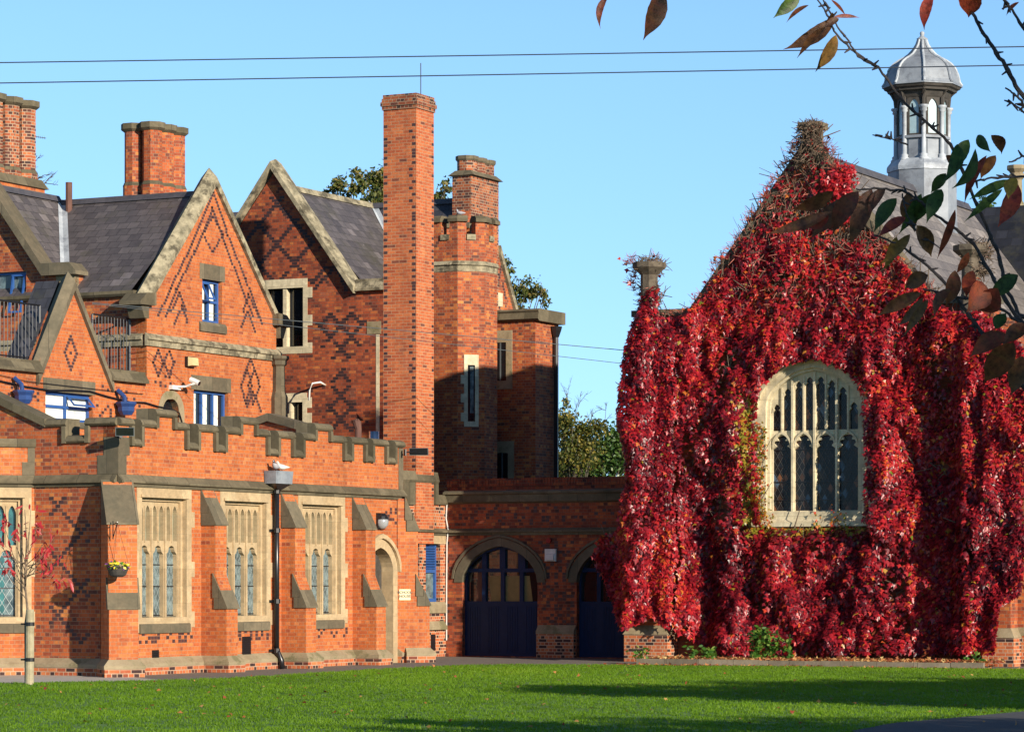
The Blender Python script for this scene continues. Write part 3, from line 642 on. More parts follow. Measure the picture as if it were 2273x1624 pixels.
# things fixed to the hall
def floodlight(F, a, z, d, label, ang=0.0, w=0.2):
    t = thing('floodlight', label, 'floodlight', F.P(a, 0, z), 'floodlights on the hall corners')
    mb = MB(); mb.tube([F.P(a, 0.0, z-0.02), F.P(a, d*0.6, z), F.P(a, d, z)], 0.018, 6); mb.box(F, a-0.06, a+0.06, -0.01, 0.02, z-0.1, z+0.06); mb.build('bracket', 'black', t)
    c = F.P(a, d, z); G = Fr(c[:2], (cos(ang), sin(ang)), (sin(ang), -cos(ang)))
    mb = MB(); mb.solid([G.P(-w, 0.0, z-0.09), G.P(w, 0.0, z-0.09), G.P(w*0.8, -0.14, z-0.05), G.P(-w*0.8, -0.14, z-0.05)], [G.P(-w, 0.06, z+0.09), G.P(w, 0.06, z+0.09), G.P(w*0.8, -0.10, z+0.10), G.P(-w*0.8, -0.10, z+0.10)]); mb.build('housing', 'iron', t)
    mb = MB(); mb.face([G.P(-w+0.02, 0.012, z-0.075), G.P(w-0.02, 0.012, z-0.075), G.P(w-0.02, 0.064, z+0.078), G.P(-w+0.02, 0.064, z+0.078)]); mb.build('lamp_glass', 'glass', t)
floodlight(FD, 0.03, cz(958), 0.62, 'grey floodlight on an arm at the left hall corner', 0.1)
floodlight(FE, -0.2, HV.z(900, 1003), 0.36, 'slim grey floodlight on the right hall corner beside the tall chimney', -0.1, 0.24)
a, z = HV.s(850, 0.1), HV.z(850, 1156, 0.1)
t = thing('bulkhead_lamp', 'round black and clear bulkhead lamp above the hall doorway', 'lamp', HV.P(a, 0, z))
mb = MB(); mb.box(HV, a-0.17, a+0.17, 0, 0.06, z-0.2, z+0.2); mb.build('backplate', 'black', t)
mb = MB(); mb.ball(HV.P(a, 0.07, z-0.02), 0.17, sz=1.05, n=12); mb.build('globe', plain('grey lamp glass', (0.30, 0.31, 0.32), 0.2), t, True)
mb = MB(); mb.ball(HV.P(a, 0.07, z+0.03), 0.178, sz=0.98, n=12); mb.v = [(x, y, max(q, z+0.05)) for x, y, q in mb.v]; mb.build('hood', 'black', t)
a0, a1, z0, z1 = HV.s(886), HV.s(912), HV.z(898, 1331), HV.z(898, 1307)
t = thing('wall_plaque', 'small cream nameplate lettered SCHOOL HOUSE beside the hall doorway', 'sign', HV.P(a0, 0, z0))
FP = Fr(FE.P(0, 0, 0)[:2], FE.n, (-FE.t[0], -FE.t[1])); PW = 0.27
a0 = FP.s(886, 0.25); a1 = FP.s(911, 0.25)
mb = MB(); mb.box(FP, a0, a1, 0.236, 0.262, z0, z1); mb.build('plate', plain("cream plate", (0.66, 0.56, 0.30), 0.4), t)
for k, word in enumerate(("SCHOOL", "HOUSE")):
    cu = bpy.data.curves.new('lettering', 'FONT'); cu.body = word; cu.size = 0.088; cu.extrude = 0.002; cu.align_x = 'CENTER'; cu.offset = 0.0015
    cu.materials.append(M['black']); o = bpy.data.objects.new('lettering', cu); scene.collection.objects.link(o)
    me = bpy.data.meshes.new_from_object(o.evaluated_get(bpy.context.evaluated_depsgraph_get())); bpy.data.objects.remove(o)
    p = FP.P((a0+a1)/2, 0.266, z1-0.105-k*0.095); X = Vector((FP.t[0], FP.t[1], 0)); Z = Vector((FP.n[0], FP.n[1], 0))
    mt = Matrix((X, Vector((0, 0, 1)), Z)).transposed().to_4x4(); mt.translation = Vector(p); me.transform(mt)
    link('lettering', me, t)
# hanging basket on the corner buttress
ba_ = FD.s(258, 0.95); bzv = CH+(HY-1262)/FOC*63.9
t = thing('hanging_basket', 'dark wicker hanging basket with yellow and mauve flowers on the corner buttress', 'hanging basket', FD.P(ba_, 0.8, bzv))
mb = MB(); fr0 = 0.74
mb.tube([FD.P(ba_-0.03, fr0, bzv+1.0), FD.P(ba_-0.03, fr0, bzv+0.62)], 0.012, 5); mb.tube([FD.P(ba_-0.03, fr0, bzv+0.92), FD.P(ba_, 1.08, bzv+0.97)], 0.012, 5); mb.tube([FD.P(ba_-0.03, fr0, bzv+0.64), FD.P(ba_, 1.08, bzv+0.97)], 0.010, 5)
mb.build('bracket', 'black', t)
mb = MB(); C_ = FD.P(ba_+0.02, 1.02, bzv)
mb.lathe(C_, [(0.10, bzv-0.17), (0.17, bzv-0.13), (0.215, bzv-0.02), (0.24, bzv+0.07), (0.225, bzv+0.07), (0.1, bzv+0.02)], 16)
for k in range(5): mb.lathe(C_, [(0.145+0.021*k, bzv-0.15+0.042*k), (0.158+0.022*k, bzv-0.135+0.042*k), (0.145+0.023*k, bzv-0.12+0.042*k)], 16)
mb.build('basket', 'timber', t)
mb = MB()
for k in range(3): mb.tube([(C_[0]+0.23*cos(k*2.1), C_[1]+0.23*sin(k*2.1), bzv+0.06), FD.P(ba_, 1.08, bzv+0.95)], 0.004, 4)
mb.build('chain', 'black', t)
n = 260; ph = rng.uniform(0, 2*pi, n); rr = np.sqrt(rng.uniform(0, 1, n))*0.24
P = np.stack([C_[0]+rr*np.cos(ph), C_[1]+rr*np.sin(ph), bzv+0.04+rng.uniform(0, 0.14, n)*(1-rr*2)], 1)
nr = np.stack([np.cos(ph), np.sin(ph), np.full(n, 1.0)], 1)+rng.normal(0, 0.5, (n, 3)); tp = np.stack([np.cos(ph), np.sin(ph), rng.uniform(-0.6, 1, n)], 1)
Vv, Ff = leaves(P, nr, tp, rng.uniform(0.05, 0.10, n), 0.7)
M['flower'] = leafmat("basket flowers", [(0, (0.03, 0.12, 0.015)), (0.5, (0.10, 0.25, 0.03)), (0.56, (0.75, 0.55, 0.02)), (0.9, (0.8, 0.65, 0.05)), (0.95, (0.3, 0.1, 0.4))], trans=0.2)
np_mesh('flowers', Vv, Ff, 'flower', np.repeat(rng.uniform(0, 1, n), 2), t)
# ------------------------------------------------------------------ gabled house (the tower wing, its low front block and the left gable)
TV, TU = FV(326, 79.2), FU(326, 79.2)
house = thing('gabled_house', 'tall gabled brick house with slate roof, clustered chimneys and blue windows', 'building', (*TV.o, 0))
tw = TV.s(613); tm = tw/2; ez, az = TV.z(333, 655), TV.z(469, 370)
rz = 12.41
def slope(F, mb, pts, th=0.06): mb.face(pts)
def rake(mb, F, a0, z0, a1, z1, th, d0, d1, m=0):
    """sloping coping between two points on its upper edge"""
    L = math.hypot(a1-a0, z1-z0); nx, nz = -(z1-z0)/L*th, (a1-a0)/L*th
    if nz > 0: nx, nz = -nx, -nz
    mb.prism(F, [(a0, z0), (a1, z1), (a1+nx, z1+nz), (a0+nx, z0+nz)], d0, d1, m=m)
def saddle(F, a0, z0, a1, z1, d0, d1, th, pk, parent, mat, name='coping'):
    mb = MB(); dm = (d0+d1)/2
    pr = [(d0, -th), (d0, 0), (dm, pk), (d1, 0), (d1, -th)]
    mb.solid([F.P(a0, d, z0+o) for d, o in pr], [F.P(a1, d, z1+o) for d, o in pr]); mb.build(name, mat, parent)
def gable_coping(F, a0, z0, am, za, a1, z1, parent, mat, th=0.30, d0=-0.42, d1=0.12, pk=0.26):
    for b0, y0 in ((a0, z0), (a1, z1)): saddle(F, b0, y0-pk, am, za-pk, d0, d1, th, pk, parent, mat)
# openings
def rect(F, x0, x1, y0, y1, d=0): 
    a, b = F.s(x0, d), F.s(x1, d); xm = (x0+x1)/2
    return a, b, F.z(xm, y1, d), F.z(xm, y0, d)
wA = rect(TV, 449, 493, 622, 716); wB = rect(TV, 430, 507, 868, 948); wC = rect(TV, 101, 206, 872, 935)
arc = (TV.s(360), TV.s(397)); arz = TV.z(380, 885)
def hole(r): a, b, z0, z1 = r; return [(a, z0), (b, z0), (b, z1), (a, z1)]
gs0, gs1, gsm = TV.s(88), TV.s(240), TV.s(160)
gz0, gzm = TV.z(90, 800), TV.z(160, 612)
cz0 = TV.z(40, 818)                      # top of the low block's walls
sl_ = TV.s(-80)
mb = MB()
gk = (az-ez)/(tm)
outline = [(sl_, 0), (tw, 0), (tw, ez-0.1), (tm, az-0.32), (0.0, ez-0.1), (0.0, cz0), (gs1, cz0), (gs1, gz0), (gsm, gzm-0.25), (gs0, gz0), (gs0, cz0), (sl_, cz0)]
mb.prism(TV, outline, -0.35, 0, [hole(wA), hole(wB), hole(wC), opening(arc[0], arc[1], TV.z(380, 960), gothic(arc[0], arc[1], TV.z(380, 915), arz))])
# diaper work
L = lambda *q: [TV.p(*p) for p in q]
mb.rows(TV, L((352, 700), (378, 640), (425, 545), (473, 425))); mb.rows(TV, L((368, 705), (392, 640), (432, 560), (472, 462)))
mb.rows(TV, L((473, 425), (505, 520), (545, 620), (583, 720))); mb.rows(TV, L((472, 462), (500, 545), (530, 620), (560, 700)))
mb.rows(TV, L((450, 520), (472, 560), (495, 520), (472, 480), (450, 520)))
mb.rows(TV, L((380, 690), (398, 650), (412, 690))); mb.rows(TV, L((388, 716), (405, 680), (416, 716)))
mb.rows(TV, L((535, 725), (550, 690), (566, 735))); mb.rows(TV, L((540, 690), (552, 655), (575, 705)))
for x in (549, 566): mb.rows(TV, L((x-14, 855), (x, 820), (x+10, 855), (x-4, 895), (x-14, 855)))
mb.rows(TV, L((540, 835), (556, 795), (572, 840))); mb.rows(TV, L((546, 905), (562, 870), (578, 910)))
for x in (352, 376): mb.rows(TV, L((x-12, 805), (x, 778), (x+10, 805), (x, 835), (x-12, 805)))
chequer(mb, TV, TV.s(345), TV.s(395), TV.z(370, 865), TV.z(370, 830), 0.35)
mb.diamond(TV, TV.s(157), TV.z(157, 782), 5, 0.05)
chequer(mb, TV, TV.s(20), TV.s(88), TV.z(60, 890), TV.z(60, 845), 0.35); chequer(mb, TV, TV.s(210), TV.s(310), TV.z(260, 935), TV.z(260, 850), 0.22)
mb.build('wall', ['brick', 'bdark'], house)
# side wall of the tower wing (facing left front), inner wall behind the balcony
mb = MB(); mb.prism(TU, [(-13, 0), (-0.02, 0), (-0.02, ez), (-13, ez)], -0.4, 0.0)
mb.build('wall', 'brickside', house)
mb = MB(); mb.box(TV, tw-0.35, tw, -9, -0.36, 0, ez-0.1); mb.build('wall', 'brickside', house)
gable_coping(TV, -0.22, ez+0.02, tm, az, tw+0.2, ez+0.02, house, 'lichen', 0.24, -0.40, 0.10, 0.26)
def kneeler(F, a, z, sg, parent, mat='cope', d0=-0.45, d1=0.2):
    mb = MB(); q = lambda *p: [(a+sg*x, z+y) for x, y in p]
    mb.prism(F, q((-0.3, -0.28), (0.42, -0.30), (0.42, -0.20), (0.12, 0.02), (-0.3, 0.05)), d0, d1)
    mb.prism(F, q((-0.1, -0.62), (0.10, -0.62), (0.26, -0.30), (-0.1, -0.30)), d0+0.1, d1-0.1)
    mb.build('kneeler', mat, parent)
kneeler(TV, -0.18, ez, -1, house, d1=0.22); kneeler(TV, tw+0.1, ez-0.05, 1, house, d1=0.22)
# small gable coping and level copings
gable_coping(TV, gs0-0.16, gz0-0.12, gsm, gzm+0.12, gs1+0.14, gz0-0.12, house, 'coped', 0.22, -0.36, 0.10, 0.26)
def level_cope(F, a, b, z, parent, mat='cope', d0=-0.6, h=0.3):
    mb = MB(); mb.extr(F, [(d0, z-h*0.25), (0.0, z-h), (0.16, z-h), (0.16, z-h+0.07), (0.04, z-0.06), (0.04, z), (d0, z)], a, b); mb.build('coping', mat, parent)
level_cope(TV, sl_, gs0-0.02, cz0+0.24, house); level_cope(TV, gs1+0.02, TV.s(320), cz0+0.24, house)
# string course round the tower
mb = MB(); sz = TV.z(326, 741)
for F, a, b in ((TV, -0.1, tw+0.12), (TU, -13, -0.1)):
    mb.extr(F, [(0, sz-0.30), (0.06, sz-0.30), (0.07, sz-0.16), (0.13, sz-0.14), (0.13, sz-0.08), (0.0, sz+0.03)], a, b)
mb.build('string_course', 'lichen', house)
# eaves gutter of the wing
mb = MB(); mb.extr(TU, [(0.0, ez-0.02), (0.12, ez-0.02), (0.18, ez+0.04), (0.18, ez+0.12), (0.0, ez+0.12)], -13, -0.3); mb.build('gutter', 'cope', house)
# roofs: main ridge along U at V = tm
def ufr(F, s, v, z): return F.P(s, -v, z)
mb = MB(); e0 = 0.18
mb.face([TU.P(-14, e0, ez+0.12), TU.P(-0.36, e0, ez+0.12), TU.P(-0.36, -tm, rz), TU.P(-14, -tm, rz)]); mb.face([TU.P(-14, -tw-0.2, ez), TU.P(-0.36, -tw-0.2, ez), TU.P(-0.36, -tm, rz-0.003), TU.P(-14, -tm, rz-0.003)])
roof = mb.build('roof', 'slate', house)
mb = MB(); mb.extr(TU, [(-tm+0.16, rz-0.09), (-tm+0.05, rz+0.07), (-tm-0.05, rz+0.07), (-tm-0.16, rz-0.09)], -14, -0.38); mb.build('ridge', 'ridge', roof)
# left cross gable
lgs, lgz = -5.07, 13.15; lk = 1.32; leg_a = TU.s(170); lez = TU.z(160, 588)
wD = rect(TU, -12, 61, 604, 702)
ka = TU.s(105)
mb = MB(); mb.prism(TU, [(-9, 6.5), (leg_a, 6.5), (leg_a, lez-0.2), (ka, lez-0.2), (lgs, lez-0.2+(ka-lgs)*lk), (-9, lez-0.2+(ka-lgs)*lk-(9+lgs)*lk)], -0.3, 0.06, [hole(wD)]); mb.build('wall', 'brickside', house)
mb = MB(); mb.prism(TU, [(-1.95+TU.s(152)+1.95-0.34, lez-0.62), (leg_a-0.0, lez-0.62), (leg_a, lez-0.16), (TU.s(152)-0.34, lez-0.16)], -0.1, 0.075); mb.build('quoin', 'plinth', house)
mb = MB(); ka = TU.s(105)
mb.prism(TU, [(ka, lez+0.05), (lgs, lez+0.05+(ka-lgs)*lk), (lgs, lez-0.27+(ka-lgs)*lk), (ka+0.02, lez-0.27)], -0.3, 0.30)
mb.prism(TU, [(ka+0.003, lez+0.05), (ka+0.023, lez-0.27), (leg_a+0.16, lez-0.27), (leg_a+0.16, lez-0.17), (leg_a-0.05, lez+0.05)], -0.3, 0.298)
mb.build('coping', 'coped', house)
mb = MB(); k2 = 1.15
mb.face([TU.P(lgs, 0.1, rz+0.12), TU.P(lgs, -tm-0.3, rz+0.12), TU.P(lgs+1.95, -tm-0.3, rz+0.12-1.95*k2), TU.P(lgs+1.95, 0.1, rz+0.12-1.95*k2)])
mb.face([TU.P(lgs, 0.1, rz+0.117), TU.P(lgs, -tm-0.3, rz+0.117), TU.P(lgs-2.6, -tm-0.3, rz+0.12-2.6*k2), TU.P(lgs-2.6, 0.1, rz+0.12-2.6*k2)])
r2 = mb.build('roof', 'slate', house)
mb = MB(); mb.extr(Fr(TU.P(lgs, 0, 0)[:2], VV, RR), [(-0.16, rz+0.02), (-0.05, rz+0.19), (0.05, rz+0.19), (0.16, rz+0.02)], 0.1, tm); mb.build('ridge', 'ridge', r2)
# lead valley where the two slopes meet
km = (rz-ez-0.12)/(tm+e0)
def mroof(v): return ez+0.12+km*(v+e0)
mb = MB(); q = []
for i in range(7):
    s_ = lgs+0.05+i/6*1.88; zg = rz+0.12-(s_-lgs)*k2; v = (zg-ez-0.12)/km-e0; q.append((s_, v, zg))
for (s0, v0, z0), (s1, v1, z1) in zip(q, q[1:]):
    mb.face([TU.P(s0-0.10, -v0, z0+0.10*k2+0.02), TU.P(s1-0.10, -v1, z1+0.10*k2+0.02), TU.P(s1+0.03, -v1, z1+0.03), TU.P(s0+0.03, -v0, z0+0.03)])
    mb.face([TU.P(s0+0.03, -v0, z0+0.03), TU.P(s1+0.03, -v1, z1+0.03), TU.P(s1+0.20, -v1, z1+0.03), TU.P(s0+0.20, -v0, z0+0.03)])
mb.build('valley', 'leadw', roof)
# balcony floor, blue casements
mb = MB(); mb.box(TV, TV.s(-80), -0.02, -3.2, -0.36, cz0-0.5, cz0-0.35); mb.build('balcony_floor', 'coped', house)
mb = MB(); mb.face([TV.P(gs0, -0.4, gz0-0.1), TV.P(gsm, -0.4, gzm-0.1), TV.P(gsm, -1.1, gzm-0.1), TV.P(gs0, -1.1, gz0-0.1)]); mb.face([TV.P(gsm, -0.4, gzm-0.1), TV.P(gs1, -0.4, gz0-0.1), TV.P(gs1, -1.1, gz0-0.1), TV.P(gsm, -1.1, gzm-0.1)]); mb.build('roof', 'slatedk', house)
def casement(F, r, cols, rows, parent, d=-0.12, pane='curtain', lint=None, sill=None, fr=0.07, open_col=None, frame='blue', stone='coped', lead_in=0.5):
    a, b, z0, z1 = r; hs = []; cw = (b-a-fr)/cols; rh_ = (z1-z0-fr)/rows
    mb = MB()
    for i in range(cols):
        for j in range(rows): hs.append([(a+fr+i*cw, z0+fr+j*rh_), (a+(i+1)*cw, z0+fr+j*rh_), (a+(i+1)*cw, z0+(j+1)*rh_), (a+fr+i*cw, z0+(j+1)*rh_)])
    mb.prism(F, [(a, z0), (b, z0), (b, z1), (a, z1)], d-0.08, d, hs); w_ = mb.build('window', frame, parent)
    g = MB()
    for h in hs:
        (p0, q0), (p1, q1) = h[0], h[2]
        g.face([F.P(p0-0.01, d-0.06, q0-0.01), F.P(p1+0.01, d-0.06, q0-0.01), F.P(p1+0.01, d-0.06, q1+0.01), F.P(p0-0.01, d-0.06, q1+0.01)], 0)
        g.face([F.P(p0+(p1-p0)*0.0, d-0.055, q0), F.P(p0+(p1-p0)*lead_in, d-0.055, q0), F.P(p0+(p1-p0)*lead_in, d-0.055, q1), F.P(p0, d-0.055, q1)], 1)
    g.build('pane', ['glass', pane], w_)
    if open_col:
        i, j = open_col; (p0, q0), (p1, q1) = hs[i*rows+j][0], hs[i*rows+j][2]; o_ = 0.22
        m2 = MB()
        for (u0, v0, u1, v1) in ((p0, q0, p1, q0+0.05), (p0, q1-0.05, p1, q1), (p0, q0+0.05, p0+0.05, q1-0.05), (p1-0.05, q0+0.05, p1, q1-0.05)):
            pts = lambda dd: [F.P(u0, d+dd+o_*(q1-v0)/(q1-q0), v0), F.P(u1, d+dd+o_*(q1-v0)/(q1-q0), v0), F.P(u1, d+dd+o_*(q1-v1)/(q1-q0), v1), F.P(u0, d+dd+o_*(q1-v1)/(q1-q0), v1)]
            m2.solid(pts(0.0), pts(0.04))
        m2.build('open_light', frame, w_)
    if sill: m2 = MB(); m2.extr(F, [(d-0.05, z0), (d-0.05, sill), (0.06, sill), (0.06, z0-0.08), (0.0, z0)], a-0.16, b+0.16); m2.build('sill', stone, w_)
    if lint: m2 = MB(); m2.box(F, a-lint[0], b+lint[0], -0.12, 0.012, z1, lint[1]); m2.build('lintel', stone, w_)
    return w_
casement(TV, wA, 2, 2, house, lint=(0.13, TV.z(472, 588)), sill=TV.z(472, 738), open_col=(0, 1), lead_in=0.75)
casement(TV, wB, 3, 1, house, lint=(0.12, TV.z(470, 836)), sill=TV.z(470, 958), lead_in=0.6)
casement(TV, wC, 2, 2, house, lint=(0.1, TV.z(150, 842)), sill=TV.z(150, 948), open_col=(1, 1), lead_in=1.0)
casement(TU, wD, 2, 1, house, d=-0.05, lint=(0.2, TU.z(30, 578)), sill=None, open_col=(1, 0), pane='glassnet')
mb = MB(); mb.prism(TV, opening(arc[0]-0.2, arc[1]+0.24, TV.z(380, 955), gothic(arc[0]-0.2, arc[1]+0.24, TV.z(380, 915), arz+0.22)), -0.2, 0.02, [opening(arc[0], arc[1], TV.z(380, 955)+0.01, gothic(arc[0], arc[1], TV.z(380, 915), arz))])
ar = mb.build('arched_opening', 'plinth', house)
mb = MB(); mb.face([TV.P(arc[0], -0.18, 4.5), TV.P(arc[1], -0.18, 4.5), TV.P(arc[1], -0.18, arz), TV.P(arc[0], -0.18, arz)]); mb.build('pane', 'glass', ar)
# rainwater heads, corner shaft
def rain_head(F, px, y0, y1, parent, sc=0.27):
    a = F.s(px, 0.25); z0, z1 = F.z(px, y1, 0.25), F.z(px, y0, 0.25); mb = MB(); c = F.P(a, 0.28, 0)
    h = z1-z0; mb.lathe(c, [(sc*0.55, z0), (sc*0.8, z0+h*0.3), (sc*0.8, z0+h*0.62), (sc, z0+h*0.85), (sc, z1), (sc*0.8, z1)], 8, pi/8+AZ*0)
    mb.tube([F.P(a-0.05, 0.28, z1-0.05), F.P(a-0.06, 0.26, z1+0.14), F.P(a-0.10, 0.08, z1+0.30)], 0.06, 7)
    mb.build('rain_head', 'bluemid', parent)
rain_head(TV, 50, 866, 896, house); rain_head(TV, 278, 892, 921, house)
mb = MB(); ca = tw-0.05; cc = TV.P(ca, 0.12, 0)
mb.lathe(cc, [(0.26, TV.z(598, 930)), (0.26, TV.z(598, 880)), (0.19, TV.z(598, 868)), (0.17, TV.z(598, 812)), (0.23, TV.z(598, 808)), (0.23, TV.z(598, 800)), (0.30, TV.z(598, 795)), (0.30, TV.z(598, 789))], 8, pi/8)
mb.build('corner_shaft', 'coped', house)
# chimney clusters
def octo(c, r, rot): return [(c[0]+r*cos(rot+pi/4*k+pi/8), c[1]+r*sin(rot+pi/4*k+pi/8)) for k in range(8)]
ROT = atan2(-Vy, -Vx)
def shafts(F, pts, z0, zb, z1, r, parent, brick, cap=0.22, name='chimney'):
    for a, d in pts:
        c = F.P(a, d, 0); mb = MB()
        mb.plan(octo(c, r*1.16, ROT), z0, zb); mb.plan(octo(c, r*1.2, ROT), zb, zb+0.10, 1, octo(c, r*1.02, ROT)); mb.plan(octo(c, r, ROT), zb+0.10, z1-cap)
        mb.plan(octo(c, r*1.05, ROT), z1-cap, z1-cap*0.7, 1, octo(c, r*1.36, ROT)); mb.plan(octo(c, r*1.36, ROT), z1-cap*0.7, z1, 1)
        mb.build(name, [brick, 'cope'], parent)
cF = FV(338, 83.4); zt = cF.z(338, 273)
shafts(cF, [(0, 0), (0.58, 0), (1.14, 0), (0.02, -0.60)], rz-1.2, cF.z(338, 411), zt, 0.27, house, 'brickside')
mb = MB(); mb.box(cF, -0.4, 1.55, -1.0, 0.40, rz-2, cF.z(338, 447)); mb.build('chimney_base', 'coped', house)
cF2 = FV(18, 83.0); zt2 = cF2.z(18, 218)
shafts(cF2, [(-0.75, 0), (0, 0), (0.75, 0)], rz-0.3, cF2.z(18, 380), zt2, 0.31, house, 'bricksoot')
mb = MB(); mb.solid([cF2.P(-1.2, -0.5, rz+0.30), cF2.P(1.2, -0.5, rz+0.30), cF2.P(1.2, 0.5, rz+0.30), cF2.P(-1.2, 0.5, rz+0.30)], [cF2.P(-1.05, -0.36, rz+0.55), cF2.P(1.05, -0.36, rz+0.55), cF2.P(1.05, 0.36, rz+0.55), cF2.P(-1.05, 0.36, rz+0.55)]); mb.build('chimney_base', 'cope', house)
mb = MB(); mb.box(cF2, -1.1, 1.1, -0.42, 0.42, rz-1.5, rz+0.30); mb.build('chimney_base', 'brick', house)
t = at(153, 83.8); mb = MB(); mb.tube([(t[0], t[1], rz-1), (t[0], t[1], CH+(HY-405)/FOC*83.8)], 0.09, 10); mb.build('vent_pipe', 'terra', house)
# balcony railings
def railing(F, d, x0, x1, yt0, yb0, label, n):
    a, b = F.s(x0, d), F.s(x1, d); zt = F.z(x1, yt0, d); zb = F.z(x1, yb0, d)
    r = thing('balcony_railing', label, 'railing', F.P(a, d, zb), 'iron railings of the balcony')
    mb = MB(); mb.tube([F.P(a, d, zt), F.P(b, d, zt)], 0.025, 6); mb.tube([F.P(a, d, zb+0.1), F.P(b, d, zb+0.1)], 0.02, 6); mb.build('rail', 'black', r)
    mb = MB()
    for k in range(n+1): q = a+(b-a)*k/n; mb.tube([F.P(q, d, zb), F.P(q, d, zt)], 0.03 if k in (0, n) else 0.011, 5)
    mb.build('baluster', 'black', r)
railing(TV, -0.5, 205, 288, 708, 832, 'dark iron railing right of the small diapered gable', 12)
railing(TV, -0.5, -40, 88, 678, 806, 'dark iron railing left of the small diapered gable', 16)
# fixtures on the house
a, z = TV.s(419), TV.z(419, 803)
t = thing('security_lamp', 'yellowed square lamp high on the gabled house above the arched opening', 'lamp', TV.P(a, 0, z))
mb = MB(); mb.box(TV, a-0.2, a+0.2, 0.0, 0.10, z-0.13, z+0.13); mb.build('housing', 'black', t)
mb = MB(); mb.solid([TV.P(a-0.19, 0.10, z-0.12), TV.P(a+0.19, 0.10, z-0.12), TV.P(a+0.19, 0.10, z+0.12), TV.P(a-0.19, 0.10, z+0.12)], [TV.P(a-0.15, 0.22, z-0.10), TV.P(a+0.15, 0.22, z-0.10), TV.P(a+0.15, 0.2, z+0.10), TV.P(a-0.15, 0.2, z+0.10)]); mb.build('lamp_glass', 'yellowed', t)
a, z = TV.s(398), TV.z(398, 850)
t = thing('cctv_camera', 'white surveillance camera on a bracket beside the arched opening', 'camera', TV.P(a, 0, z))
mb = MB(); mb.tube([TV.P(a-0.3, 0.1, z-0.12), TV.P(a-0.1, 0.25, z-0.1), TV.P(a, 0.5, z-0.02)], 0.03, 6); mb.box(TV, a-0.5, a-0.1, 0.0, 0.12, z-0.19, z-0.08); mb.build('bracket', 'white', t)
mb = MB(); mb.tube([TV.P(a-0.0, 0.34, z+0.09), TV.P(a+0.05, 0.58, z-0.02)], 0.075, 8); mb.build('housing', 'white', t)
mb = MB(); mb.tube([TV.P(a+0.05, 0.582, z-0.022), TV.P(a+0.054, 0.6, z-0.03)], 0.06, 8); mb.build('lens', 'glass', t)
# draped cable along the low block
pts = [(-60, 833), (0, 845), (60, 858), (110, 866), (160, 866), (200, 868), (240, 880), (290, 892), (322, 893), (352, 902), (382, 908), (398, 916), (404, 935), (407, 962)]
t = tag(None or (lambda m_: m_.build('wall_cable', 'black'))((lambda m_: (m_.tube([TV.P(TV.s(x, 0.06), 0.06, TV.z(x, y, 0.06)) for x, y in pts], 0.019, 5), m_)[1])(MB())), 'thick black cable sagging along the low brick block', 'cable')
pts = [(-60, 824), (0, 832), (60, 846), (120, 853), (200, 862), (270, 870), (318, 874)]
mb = MB(); mb.tube([TV.P(TV.s(x, 0.05), 0.05, TV.z(x, y, 0.05)) for x, y in pts], 0.009, 5); tag(mb.build('wall_cable', 'black'), 'thin black cable just above the thick sagging one', 'cable')

# ------------------------------------------------------------------ diapered range behind
MU = FU(583, 88.0); rz2 = 13.4
rngb = thing('diapered_range', 'brick range with diapered gable, crenellated turret and a chimney on its right gable', 'building', (*MU.o, 0))
apx = MU.s(608); apz = MU.z(608, 352); fz = MU.z(792, 628); fs = MU.s(792); gl = 2*apx-fs
mr = MU.s(905)
wE = (MU.s(590), MU.s(673), MU.z(630, 770), MU.z(630, 640)); wF = (MU.s(612), MU.s(672), MU.z(640, 960), MU.z(640, 893))
mb = MB(); mb.prism(MU, [(gl, 0), (mr, 0), (mr, fz-0.25), (fs+0.06, fz-0.25), (apx, apz-0.4), (gl-0.06, fz-0.25)], -0.4, 0, [hole(wE), hole(wF)])
L = lambda *q: [MU.p(*p) for p in q]
zA0, zA1 = MU.z(640, 628), apz-0.9
mb.lattice_work(MU, apx+0.1, zA0, zA1, lambda z: min(2.0, max(0, (apz-z)*(fs-apx)/(apz-fz)-0.62)), 1.19, 0.175, phase=0.0)
zB0, zB1 = MU.z(757, 955), MU.z(757, 690); zz_ = [MU.z(757, y) for y in (955, 900, 850, 815, 770, 690)]; hh_ = [0.42, 0.48, 0.30, 0.10, 0.72, 0.80]
mb.lattice_work(MU, MU.s(757), zB0, zB1, lambda z: float(np.interp(z, zz_, hh_)), 0.68, 0.17, phase=0.34)
mb.rows(MU, L((700, 640), (745, 590), (770, 640)), w=0.14)
mb.build('wall', ['brickold', 'bdark2'], rngb)
gable_coping(MU, gl-0.06, fz, apx, apz, fs, fz, rngb, 'lichen', 0.20, -0.42, 0.22, 0.10)
level_cope(MU, fs-0.02, mr, fz+0.1, rngb, 'lichen', -0.5, 0.34)
